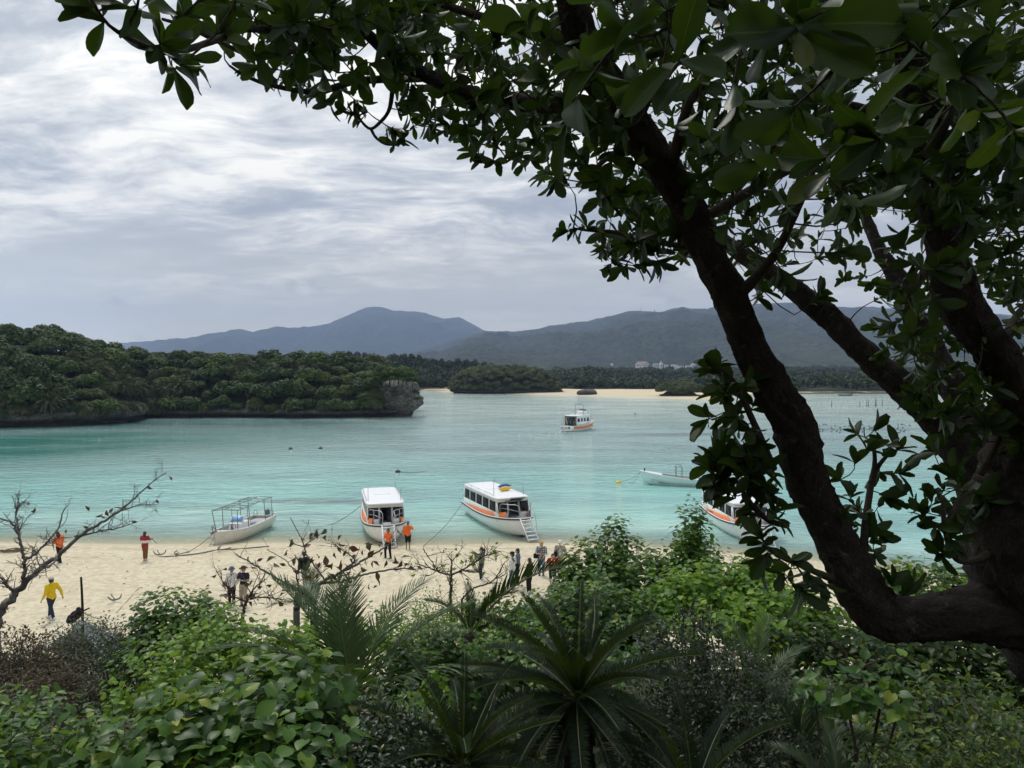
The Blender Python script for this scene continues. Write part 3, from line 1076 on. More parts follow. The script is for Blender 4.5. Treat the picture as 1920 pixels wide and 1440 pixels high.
    # fallen pale rock at the cove
    def boulder(name, c, r, label, seed, group=None, flat=.7):
        mb = MB(); mb.ell((0, 0, 0), (r, r * .8, r * flat), 22, 14)
        v, q, t = mb.arrays()
        k = 1 + 0.5 * (fbm(v[:, 0] / r * 1.5 + seed, v[:, 1] / r * 1.5 + v[:, 2] / r, seed, 4) - .5)
        me = mesh_from(name, v * k[:, None], q, t, ROCK, False)
        return tag(put(name, me, None, c), label, "rock", group)
    boulder("boulder", (*G(446, 781)[:2], .35), 1.2, "pale fallen boulder at the waterline below the wooded ridge", 5)
    boulder("boulder", (*G(1100, 741)[:2], 0.9), 4.2, "mushroom shaped rock on the sand right of the domed islet", 9, flat=.42)
    # --- domed islet in the middle distance
    ISL = canopy_mat("islet_canopy", [(0.0, (0.042, 0.058, 0.020)), (0.5, (0.085, 0.108, 0.036)), (1.0, (0.14, 0.16, 0.055))])
    small = [crown_mesh("crown", ISL, R=2.9, n=2600, leaf=0.36, squash=.75, lumps=12, seed=80 + i) for i in range(4)]

    def dome(name, uL, uR, vb, vt, label, group, N, rock_h):
        cx = (uL + uR) / 2
        f = G(cx, vb)
        d = f[1]
        hw = (uR - uL) / 2 / F * d
        h = (vb - vt) / F * d
        cy_ = d + hw * .42
        mb = MB()
        mb.ell((f[0], cy_, -.5), (hw * .88, hw * .36, h * .70), 40, 16)
        tag(put(name, mb.mesh(name, floor, True)), kind='structure')
        th = np.linspace(np.pi, 2 * np.pi, 40)
        skirt(np.stack([f[0] + np.cos(th) * hw * .97, cy_ + np.sin(th) * hw * .42, 0 * th], -1), name + "_cliff", rock_h, .9, int(cx) % 50)
        for j in range(int(N * .32)):
            a = np.pi * (1.0 + (j + .5) / int(N * .32)) + rng.uniform(-.05, .05)
            t = thing("islet_tree", label, "tree", (f[0] + math.cos(a) * hw * .95, cy_ + math.sin(a) * hw * .44, rng.uniform(1.2, 3.4) - 2.0), rng.uniform(0, 6.28), group)
            s_ = rng.uniform(.6, .9)
            c = put("crown", small[rng.integers(0, 4)], t, (0, 0, 2.5)); c.scale = (s_, s_, s_)
        k = 0
        i = 0
        while k < N:
            i += 1
            a = i * 2.399963
            q = math.sqrt((k + .5) / N)
            x = f[0] + math.cos(a) * q * hw * .97
            y = cy_ + math.sin(a) * q * hw * .5
            k += 1
            if y > cy_ + hw * .16: continue
            lop = 1.0 - 0.10 * ((x - f[0]) / hw)
            z = 1.6 + (h * lop - 2.6) * math.sqrt(max(0.0, 1 - q ** 2.6))
            t = thing("islet_tree", label, "tree", (x, y, z - 2.5), rng.uniform(0, 6.28), group)
            s_ = rng.uniform(.75, 1.15) * (0.8 if q > .85 else 1)
            c = put("crown", small[rng.integers(0, 4)], t, (0, 0, 2.5)); c.scale = (s_, s_, s_ * rng.uniform(.8, 1.1))
    dome("domed_islet", 838, 1058, 738.5, 687, "rounded olive green tree of the domed islet in mid bay", "trees of the domed islet", 110, 1.6)
    dome("low_islet", 1238, 1318, 745, 719, "rounded olive green tree of the low islet beside the far sand spit", "trees of the low islet", 42, 1.0)
    # --- wood along the far shore: one mass
    wr = [(0.0, (0.026, 0.042, 0.016)), (0.5, (0.056, 0.080, 0.028)), (1.0, (0.105, 0.125, 0.046))]
    WM = canopy_mat("far_wood_canopy", wr)
    V = []; Q = []; T = []; nv = 0
    protos = [crown_arrays(R=3.6, n=520, leaf=0.85, squash=.8, lumps=9, seed=120 + i) for i in range(5)]
    tall = [crown_arrays(R=3.4, n=420, leaf=0.85, squash=1.5, lumps=11, seed=140 + i, cone=.6) for i in range(4)]

    def addc(pr, pos, s):
        nonlocal nv
        v, q, t = pr
        a = rng.uniform(0, 6.28); c, s_ = math.cos(a), math.sin(a)
        v = v @ np.array([[c, s_, 0], [-s_, c, 0], [0, 0, 1]]) * s + pos
        V.append(v); Q.append(q + nv); T.append(np.clip(t + rng.uniform(-.22, .22), 0, 1)); nv += len(v)
    for i in range(520):
        u = rng.uniform(640, 1330)
        d = rng.uniform(352, 470)
        topv = np.interp(u, [640, 760, 860, 960, 1050, 1100, 1180, 1260, 1330], [668, 676, 682, 690, 691, 684, 697, 702, 708])
        v = topv + 8 + (470 - d) / 118 * np.interp(u, [640, 1330], [46, 24]) * rng.uniform(.6, 1.1)
        p = PX(u, v, d); p[2] = max(p[2], 2.0)
        addc(protos[rng.integers(0, 5)], p, rng.uniform(.8, 1.35))
    for i in range(900):
        u = rng.uniform(1300, 2250)
        d = 312 + 700 * rng.random() ** 1.8
        if u < 1345 and d < 358: continue
        z = land_height(u, d) + 2.0 + rng.uniform(0, 2.2)
        addc(protos[rng.integers(0, 5)], np.array([(u - 960) / F * d, d, z]), rng.uniform(.7, 1.3) * (1 + d / 1600))
    for i in range(330):        # the wood goes on behind the near ridge
        u = rng.uniform(180, 860); d = rng.uniform(205, 345)
        if u > 740 and d < 335: continue
        p = PX(u, np.interp(u, [180, 300, 480, 640, 760, 860], [668, 667, 668, 671, 676, 680]) + rng.uniform(0, 9), d); p[2] = max(p[2] - 2.6, 1.5)
        addc(protos[rng.integers(0, 5)], p, rng.uniform(.7, 1.15))
    for i in range(170):
        u = rng.uniform(1040, 1560); d = rng.uniform(500, 1000)
        z = land_height(u, d) + 3
        addc(protos[rng.integers(0, 5)], np.array([(u - 960) / F * d, d, z]), rng.uniform(1.2, 2.0))
    me = mesh_from("far_wood", np.vstack(V), np.vstack(Q), None, WM, False, attrs={'tint': np.concatenate(T)})
    tag(put("far_wood", me), "dark green wood filling the far shore behind the sand spit", "wood", kind='stuff')
    # --- feathery casuarinas standing above the ridge
    CM = canopy_mat("casuarina_canopy", [(0.0, (0.020, 0.030, 0.018)), (0.5, (0.036, 0.050, 0.030)), (1.0, (0.062, 0.078, 0.045))])
    cas = [mesh_from("crown", a[0] * 1.0, a[1], None, CM, False, attrs={'tint': a[2]}) for a in
           [crown_arrays(R=3.2, n=900, leaf=0.6, squash=1.35, lumps=14, seed=160 + i, cone=.5) for i in range(4)]]
    us = [500, 572, 585, 600, 618, 640, 655, 668, 684, 700, 716, 730, 742, 757, 771, 786, 800, 815, 828, 842, 858, 874, 890, 906, 922, 938, 955, 972]
    vs = [662, 660, 659, 658, 662, 658, 655, 657, 660, 666, 668, 663, 660, 662, 662, 664, 668, 668, 672, 672, 668, 669, 672, 675, 679, 681, 684, 684]
    for u, v in zip(us, vs):
        d = rng.uniform(338, 372)
        h = 3.9 * rng.uniform(.95, 1.35)
        p = PX(u, v + rng.uniform(-1, 2), d); p[2] -= h * 1.0
        t = thing("casuarina_tree", "feathery grey green casuarina rising behind the wooded ridge and the domed islet", "tree", (p[0], p[1], max(p[2] - 9, .5)), 0, "casuarinas on the far shore")
        c = put("crown", cas[rng.integers(0, 4)], t, (0, 0, p[2] - t.location[2])); c.scale = (h / 3.9 * rng.uniform(.8, 1.0), h / 3.9, h / 3.0); c.rotation_euler[2] = rng.uniform(0, 6)
        k = MB(); k.tube([(0, 0, -1), (0, 0, p[2] - t.location[2])], [.3, .2], 6); k.build("trunk", trunk_m, t)
        for j in range(2):
            pass
    return n


def build_far_houses():
    W = paint("white_render", (0.55, 0.55, 0.54), 0.8, 0.3, dscale=.3)
    Gy = paint("grey_render", (0.40, 0.42, 0.44), 0.8, 0.3, dscale=.3)
    Rd = paint("orange_roof_tile", (0.52, 0.25, 0.17), 0.8, 0.3, dscale=.3)
    Wn = paint("dark_window", (0.05, 0.06, 0.07), 0.3, 0.5, dscale=.3)
    D = 1300.0
    px = D / F
    spec = [  # u, base v, width px, height px, kind, label
        (1200, 686, 9, 6, 'gable', "white house with a pitched roof, uphill left of the village"),
        (1206.5, 688, 12, 2.6, 'flat', "long low white shed just below the uphill white house"),
        (1148, 683, 5, 2, 'flat', "tiny pale hut on the slope left of the village"),
        (1199, 690.5, 10, 3.6, 'flat', "low white building below the tile roofed hotel"),
        (1205, 688.5, 24, 7.5, 'hip', "wide white building with an orange tiled roof in the village"),
        (1231, 688, 11, 6.5, 'block', "grey apartment block right of the orange roofed building"),
        (1240.5, 690, 5.5, 10, 'tower', "narrow white tower block in the middle of the village"),
        (1250, 688.5, 6, 3.2, 'gable', "small white cottage right of the white tower block"),
        (1265, 688.5, 10, 4.8, 'flat', "flat roofed white house right of the cottage"),
        (1277, 688.5, 11, 2.5, 'flat', "long low pale building right of the flat roofed house"),
        (1301, 687.5, 8, 4.6, 'tower', "white house with a stair turret at the right end of the village"),
        (1293, 688, 12, 2.4, 'flat', "low pale building beside the house with a turret"),
        (1327, 691, 5, 2.6, 'flat', "small white hut near the big leaning tree limb"),
    ]
    for i, (u, vb, w, h, kind, label) in enumerate(spec):
        d = D + rng.uniform(-60, 60) + (120 if u < 1210 and vb < 688.2 and w < 13 else 0)
        c = PX(u, vb, d)
        zg = float(land_height(u, d))
        w_, h_ = w * px, h * px
        t = thing("village_house", label, "house", (c[0], c[1], c[2] - 0.0), 0, "houses of the far village")
        base = min(zg - c[2] - 1, -1)
        mb = MB(); mb.box((0, 3.5, (h_ + base) / 2), (w_, 7, h_ - base))
        if kind == 'tower':
            mb.box((-w_ * .1, 3.5, h_ + h_ * .18), (w_ * .4, 4, h_ * .36))
        mb.build("wall", Gy if kind == 'block' else W, t)
        if kind in ('gable', 'hip'):
            ins = w_ * .22 if kind == 'hip' else 0
            r = MB(); e = .6
            r.add([(-w_ / 2 - e, -e, h_), (w_ / 2 + e, -e, h_), (w_ / 2 + e, 7 + e, h_), (-w_ / 2 - e, 7 + e, h_), (-w_ / 2 - e + ins, 3.5, h_ * 1.4), (w_ / 2 + e - ins, 3.5, h_ * 1.4)],
                  [(0, 1, 5, 4), (2, 3, 4, 5), (3, 2, 1, 0)], [(1, 2, 5), (3, 0, 4)])
            r.build("roof", Rd if kind == 'hip' else W, t)
        nw = max(1, int(w_ / 3.2))
        for k in range(nw):
            m = MB(); m.box((-w_ / 2 + (k + .5) * w_ / nw, -.04, h_ * .5), (w_ / nw * .5, .12, h_ * .35)); m.build("window", Wn, t)
    # mast and hut on the ridge
    S = paint("galvanised_steel", (0.36, 0.37, 0.38), 0.5, 0.5, metal=.6)
    p = PX(1202, 585, LAND_R - 8)
    mb = MB()
    h = 13 * LAND_R / F
    for sx, sy in ((-1, -1), (1, -1), (1, 1), (-1, 1)):
        mb.tube([(sx * 1.5, sy * 1.5, -8), (sx * .5, sy * .5, h * .8)], .35, 5)
    for k in range(9):
        z = -6 + k * h * .1; r = 1.5 - k * .11
        mb.tube([(-r, -r, z), (r, -r, z + 2)], .25, 4); mb.tube([(r, -r, z), (-r, -r, z + 2)], .25, 4)
    mb.tube([(0, 0, h * .75), (0, 0, h)], .45, 6)
    t = thing("radio_mast", "thin radio mast standing on the mountain ridge above the village", "mast", p)
    mb.build("lattice", S, t)
    d = MB(); d.ell((0, -1.2, h * .55), (1.6, .5, 1.6)); d.build("dish", W, t)
    t = thing("ridge_hut", "tiny dark hut on the ridge right of the radio mast", "hut", PX(1227, 584, LAND_R - 8))
    m = MB(); m.box((0, 0, 2), (6, 6, 10)); m.build("wall", Gy, t)
    m = MB(); m.box((0, 0, 7.4), (7, 7, .8)); m.build("roof", Wn, t)


def build_haze():
    m = bpy.data.materials.new("bay_air")
    m.use_nodes = True
    nt = m.node_tree; nt.nodes.clear()
    o = nt.nodes.new('ShaderNodeOutputMaterial')
    v = nt.nodes.new('ShaderNodeVolumePrincipled')
    v.inputs['Color'].default_value = (0.50, 0.655, 1.0, 1)
    v.inputs['Density'].default_value = 1.75e-4
    v.inputs['Anisotropy'].default_value = 0.0
    nt.links.new(v.outputs[0], o.inputs['Volume'])
    mb = MB(); mb.box((0, 3600, 318), (24000, 7800, 644))
    h = put("haze", mb.mesh("haze", m))
    tag(h, kind='stuff')


build_beach()
build_hillside()
build_water()
build_mountains()
build_far_beach()
build_islands()
build_far_houses()
build_haze()

# ================================================================== BOATS
WHITE = paint("white_gelcoat", (0.82, 0.83, 0.82), 0.36, 0.45, dirt=0.20, dscale=1.7, dcol=(0.48, 0.45, 0.38))
OLDWHITE = paint("worn_gelcoat", (0.70, 0.68, 0.62), 0.5, 0.4, dirt=0.45, dscale=2.0, dcol=(0.42, 0.36, 0.26))
ROOFW = paint("white_roof_paint", (0.82, 0.83, 0.84), 0.4, 0.4, dirt=0.10, dscale=1.0, dcol=(0.55, 0.55, 0.53))
ORANGE = paint("orange_hull_paint", (0.85, 0.22, 0.05), 0.4, 0.45, dirt=0.15, dcol=(0.5, 0.2, 0.1))
NAVY = paint("navy_rubber", (0.018, 0.024, 0.05), 0.55, 0.4)
ANTIF = paint("navy_antifouling", (0.012, 0.020, 0.055), 0.7, 0.3)
DARK = paint("dark_interior", (0.03, 0.032, 0.036), 0.7, 0.3)
DECK = paint("grey_deck", (0.45, 0.46, 0.46), 0.7, 0.3)
STEEL = paint("steel_tube", (0.42, 0.43, 0.44), 0.35, 0.5, metal=.7, dirt=.3)
DSTEEL = paint("weathered_tube", (0.16, 0.17, 0.17), 0.5, 0.5, metal=.4, dirt=.4)
YEL = paint("yellow_buoy", (0.80, 0.52, 0.03), 0.45, 0.5)
BLUE = paint("blue_buoy", (0.03, 0.08, 0.34), 0.45, 0.5)
PALEB = paint("pale_turquoise_paint", (0.62, 0.75, 0.73), 0.4, 0.5, dirt=.2, dcol=(.35, .42, .38))
TARPB = paint("blue_sheet", (0.05, 0.20, 0.55), 0.5, 0.4)
SKYB = paint("blue_windshield_cover", (0.16, 0.42, 0.72), 0.35, 0.5, dirt=.15)
SEAT = paint("grey_seat", (0.16, 0.17, 0.19), 0.7, 0.3)
ROPEM = paint("mooring_rope", (0.12, 0.13, 0.12), 0.9, 0.2)
ROPEL = paint("pale_rope", (0.34, 0.31, 0.24), 0.9, 0.2)
BROWNF = paint("varnished_frame", (0.24, 0.14, 0.085), 0.5, 0.4)
PANE = glass("cabin_glass", (0.45, 0.52, 0.56), 0.55)
FENDW = paint("white_fender", (0.66, 0.65, 0.60), 0.5, 0.4, dirt=.4)


class Hull:
    """t 0 = stern, 1 = bow"""
    def __init__(s, L, B, free, bowrise, draft, bow_keel=0.3, fine=2.6, stern=0.86, flare=1.0, blunt=0.0):
        s.__dict__.update(L=L, B=B, free=free, rise=bowrise, draft=draft, bk=bow_keel, fine=fine, stern=stern, flare=flare, blunt=blunt)

    def x(s, t): return s.L * (t - 0.5)

    def hb(s, t):
        t = np.asarray(t, float)
        a = np.where(t < .45, s.stern + (1 - s.stern) * np.sin(np.clip(t / .45, 0, 1) * np.pi / 2), (1 - np.clip((t - .45) / .55, 0, 1) ** s.fine) ** (0.62))
        return s.B / 2 * np.maximum(a, 0.012)

    def sheer(s, t):
        t = np.asarray(t, float)
        return s.free + s.rise * np.clip((t - .3) / .7, 0, 1) ** 2 + 0.06 * (1 - t) ** 2

    def keel(s, t):
        t = np.asarray(t, float)
        return -s.draft + (s.bk + s.draft) * np.clip((t - .55) / .45, 0, 1) ** 2.2

    def section(s, t, n=9, inset=0.0, k0=0.0):
        a = np.linspace(k0, 1, n)
        hb = s.hb(t) - inset
        zs, zk = s.sheer(t), s.keel(t)
        y = hb * np.sin(a * np.pi / 2) ** 0.8
        z = zk + (zs - zk) * (0.18 * a + 0.82 * (1 - np.cos(a * np.pi / 2)) ** 0.95)
        rake = 0.35 * s.rise * (a - 0.5) * np.clip((t - .8) / .2, 0, 1)
        return y, z, rake

    def mesh(s, mat, m2=None, n=9, N=44):
        ts = 1 - (1 - np.linspace(0, 1, N)) ** 1.35
        rows = []
        for t in ts:
            y, z, rk = s.section(t, n)
            left = np.stack([s.x(t) + rk, y, z], -1)
            right = np.stack([s.x(t) + rk, -y, z], -1)
            rows.append(np.vstack([right[::-1], left[1:]]))
        mb = MB(); mb.grid(np.array(rows), flip=True)
        k = len(rows[0])
        c = rows[0].mean(0); i = mb.n
        mb.add([c]); mb.t.append(np.array([(i, j, j + 1) for j in range(k - 1)] + [(i, k - 1, 0)]))
        return mb

    def deck(s, z_off=-.06, t0=0.0, t1=1.0, N=30):
        mb = MB()
        ts = np.linspace(t0, t1, N)
        mb.grid(np.array([[(s.x(t) + .0, k * (s.hb(t) - .03), s.sheer(t) + z_off) for k in (-1, -.5, 0, .5, 1)] for t in ts]), flip=False)
        return mb

    def edge(s, off=0.02, z=0.0, t0=0.0, t1=1.0, N=40):
        """closed-looking outline from stern starboard round the bow to stern port"""
        ts = np.linspace(t0, t1, N)
        def rk(t): return 0.175 * s.rise * np.clip((t - .8) / .2, 0, 1)
        a = np.array([(s.x(t) + rk(t), -(s.hb(t) + off), s.sheer(t) + z) for t in ts])
        b = a[::-1] * [1, -1, 1]
        if t1 >= .999:
            return np.vstack([a[:-1], [(s.x(1) + rk(1) + off, 0, s.sheer(1) + z)], b[1:]])
        return a, b


def boat_root(name, label, bow_dir, pos, cat="boat", group=None):
    return thing(name, label, cat, pos, math.atan2(bow_dir[1], bow_dir[0]), group)


def rail(mb, pts, r=0.022, sides=6):
    mb.tube(np.asarray(pts, float), r, sides)


def tour_boat(label, pos, bow_dir, L=9.0, ladder=True, flap=True, navy_bottom=True, ladder_drop=1.0):
    t = boat_root("glass_bottom_boat", label, bow_dir, pos, group="orange striped sightseeing boats at the beach")
    H = Hull(L, 2.75, 0.78, 0.42, 0.42, bow_keel=0.10, fine=3.4, stern=.84, blunt=.3)
    H.mesh(WHITE).build("hull", WHITE, t, True)
    if navy_bottom:
        mb = MB()
        mb.grid(np.array([[(H.x(q) + .0, -H.hb(q) * .42 * k, H.keel(q) - .10 + .26 * abs(k)) for k in (-1, -.5, 0, .5, 1)] for q in np.linspace(.1, .98, 20)]))
        mb.grid(np.array([[(H.x(q), H.hb(q) * .42 * k, H.keel(q) + .10) for k in (-1, 1)] for q in np.linspace(.1, .98, 20)]))
        mb.build("keel_shoe", ANTIF, t, True)
    H.deck(-.05).build("deck", DECK, t)
    mb = MB(); mb.tube(H.edge(.015, -.03), .055, 8); mb.build("rubbing_strake", NAVY, t, True)
    mb = MB(); mb.tube(H.edge(.005, .03), .04, 6); mb.build("gunwale", WHITE, t, True)
    # orange bulwark following the sheer line, higher towards the bow
    e = H.edge(-.06, 0.02, .05)
    n = len(e); w = np.concatenate([np.linspace(0.10, .42, n // 2), np.linspace(.42, .10, n - n // 2)])
    top = e.copy(); top[:, 2] += w; top[:, 1] *= .955; top[:, 0] -= .05 * (np.abs(np.arange(n) - n / 2) < 6)
    inn = top.copy(); inn[:, 1] *= .95; inn[:, 0] -= .08 * (np.abs(np.arange(n) - n / 2) < 6)
    low = e.copy(); low[:, 1] *= .90; low[:, 0] -= .1 * (np.abs(np.arange(n) - n / 2) < 6)
    # leave the boarding gap at the very bow
    mid = n // 2
    mb = MB()
    for a, b in ((0, mid - 4), (mid + 5, n)):
        mb.grid(np.array([e[a:b], top[a:b], inn[a:b], low[a:b]]))
    mb.build("orange_stripe", ORANGE, t, False)
    # cabin
    x0, x1 = -.44 * L, .30 * L
    zf, zs, zh, zr = .76, 1.30, 1.98, 2.16
    yb = 1.16
    npn = 5
    xs = np.linspace(x0, x1 - .35, npn + 1)
    w1, w2 = MB(), MB()
    for s in (-1, 1):
        w1.box(((x0 + x1) / 2, s * yb, (zf + zs) / 2), (x1 - x0, .06, zs - zf))
        w1.box(((x0 + x1) / 2 - .1, s * (yb - .045), (zh + zr) / 2), (x1 - x0 - .2, .07, zr - zh))
        for k, x in enumerate(xs):
            w1.box((x + (.09 if k == 0 else 0), s * (yb - .022), (zs + zh) / 2), (.12 if k else .2, .055, zh - zs))
        w1.box((x1 - .16, s * (yb - .022), (zs + zh) / 2), (.12, .06, zh - zs), ((0, 1, 0), -.28))
    w1.box((x0, 0, (zf + zs) / 2), (.06, 2 * yb, zs - zf))
    w1.box((x0 + .05, 0, (zh + zr) / 2), (.06, 2 * yb - .1, zr - zh))
    for y in (-yb + .1, -.35, .35, yb - .1): w1.box((x0 + .03, y, (zs + zh) / 2), (.06, .1, zh - zs))
    w1.build("cabin_wall", WHITE, t)
    f = MB()
    for s in (-1, 1):
        f.box((x1, s * .80, (zf + zs) / 2 - .02), (.06, .72, zs - zf))
        f.box((x1 - .18, s * .80, zs + .04), (.05, .72, .06))
        f.box((x1 - .1, s * .40, (zf + zh) / 2 + .05), (.07, .08, zh - zf), ((0, 1, 0), -.14))
    f.box((x1 - .2, 0, (zh + zr) / 2), (.06, 2 * yb - .1, zr - zh))
    f.build("cabin_front", WHITE, t)
    for s in (-1, 1):
        for k in range(npn):
            a, b_ = xs[k], xs[k + 1]
            m = MB(); m.box(((a + b_) / 2, s * (yb - .03), (zs + zh) / 2), (b_ - a - .13, .012, zh - zs - .03)); m.build("window", PANE, t)
        m = MB(); m.box((x1 - .09, s * .78, (zs + zh) / 2 + .02), (.012, .62, zh - zs - .05), ((0, 1, 0), -.22)); m.build("windscreen", PANE, t)
    m = MB()
    for y in (-.85, -.28, .28, .85): m.box((x0 - .0, y * .98, (zs + zh) / 2), (.012, .46, zh - zs - .03))
    m.build("rear_window", PANE, t)
    m = MB(); m.slab(((x0 + x1) / 2 - .12, 0, 0), (x1 - x0) / 2 + .10, yb + .10, zr - .02, zr + .13, 9, .05, 48); m.build("roof", ROOFW, t, False)
    m = MB()
    for s in (-1, 1):
        for xx in np.linspace(x0 + .3, x1 - 1.0, 5): rail(m, [(xx, s * (yb + .0), zr + .12), (xx, s * (yb), zr + .24)], .014, 5)
        rail(m, [(x0 + .3, s * yb, zr + .24), (x1 - 1.0, s * yb, zr + .24)], .016, 5)
    m.build("roof_rail", STEEL, t)
    m = MB(); m.slab(((x0 + x1) / 2 - .5, 0, 0), .5, .55, zr + .15, zr + .19, 8, .015, 24); m.build("roof_hatch", ROOFW, t)
    for ax, ay, h in ((x0 + .3, yb, .55), (x1 - 1.0, -yb * .9, 1.0), (x1 - .8, yb * .9, .8)):
        m = MB(); m.tube([(ax, ay, zr + .1), (ax - .05, ay, zr + .1 + h)], [.02, .012], 5); m.build("antenna", DSTEEL, t)
    m = MB()
    for k in range(6):
        for s in (-1, 1):
            x = x0 + .7 + k * .85
            m.box((x, s * .62, zf + .28), (.42, .8, .5)); m.box((x - .2, s * .62, zf + .62), (.1, .8, .55))
    m.build("bench_seat", SEAT, t)
    m = MB(); m.box(((x0 + x1) / 2, 0, zf + .03), (x1 - x0 - .1, 2 * yb - .1, .05)); m.build("cabin_floor", DARK, t)
    # door frame, steering post
    m = MB()
    for s in (-1, 1): m.box((x1 - .05, s * .35, (zf + zh) / 2), (.05, .05, zh - zf), ((0, 1, 0), -.12))
    m.build("door_frame", DSTEEL, t)
    if flap:
        fr = t and put("entrance_flap", None, t)
        m = MB(); m.box((x1 + .28, 0, zh + .22), (.86, .98, .035), ((0, 1, 0), -.42)); pl = m.build("flap_pane", PANE, fr)
        m = MB()
        for s in (-1, 1): m.box((x1 + .28, s * .50, zh + .22), (.92, .08, .07), ((0, 1, 0), -.42))
        for k in (-1, 1): m.box((x1 + .28 + k * .40, 0, zh + .22 + k * .18), (.09, .95, .07), ((0, 1, 0), -.42))
        m.build("flap_frame", DECK, fr)
    # bow rail and boarding ladder
    bx = L * .5
    for s in (-1, 1):
        m = MB()
        zb = H.sheer(.9)
        pts = [(x1 + .25, s * 1.12, zb + .35), (x1 + .3, s * 1.1, zb + .85), (bx - .9, s * .80, zb + .92), (bx - .18, s * .34, zb + .88), (bx - .12, s * .34, zb)]
        rail(m, smooth_path(pts, 14), .024)
        rail(m, [(x1 + .3, s * 1.1, zb + .6), (bx - .9, s * .80, zb + .62), (bx - .15, s * .34, zb + .55)], .018)
        rail(m, [(bx - .9, s * .8, zb), (bx - .9, s * .80, zb + .92)], .022)
        m.build("bow_rail", STEEL, t)
    m = MB()
    for s in (-1, 1):
        rail(m, [(-L * .5 + .06, s * .5, H.sheer(0)), (-L * .5 + .02, s * .5, H.sheer(0) + .55), (-L * .5 + .02, s * 1.0, H.sheer(0) + .55), (-L * .5 + .06, s * 1.0, H.sheer(0))], .024)
    m.build("stern_rail", STEEL, t)
    m = MB(); m.box((bx - .45, 0, H.sheer(.95) + .05), (.5, .5, .1)); m.build("bow_step", DECK, t)
    if ladder:
        zt = H.sheer(1.0) + .02
        lad = put("boarding_ladder", None, t)
        a = np.array([bx + .02, 0, zt]); b_ = np.array([bx + 1.35, 0, zt - 1.0 - ladder_drop * .12])
        for s in (-1, 1):
            m = MB(); m.tube([a + [0, s * .36, 0], b_ + [0, s * .36, 0]], .045, 6); m.build("stringer", WHITE, lad)
        for k in range(6):
            c = a + (b_ - a) * (k + .5) / 6
            m = MB(); m.box(c, (.22, .70, .035)); m.build("tread", WHITE, lad)
        m = MB(); rail(m, smooth_path([a + [-.2, .4, .75], a + [.15, .4, .72], a + [.6, .40, .35], a + [.85, .4, -.25], a + [.95, .38, -.55]], 12), .022); m.build("handrail", STEEL, lad)
    return t


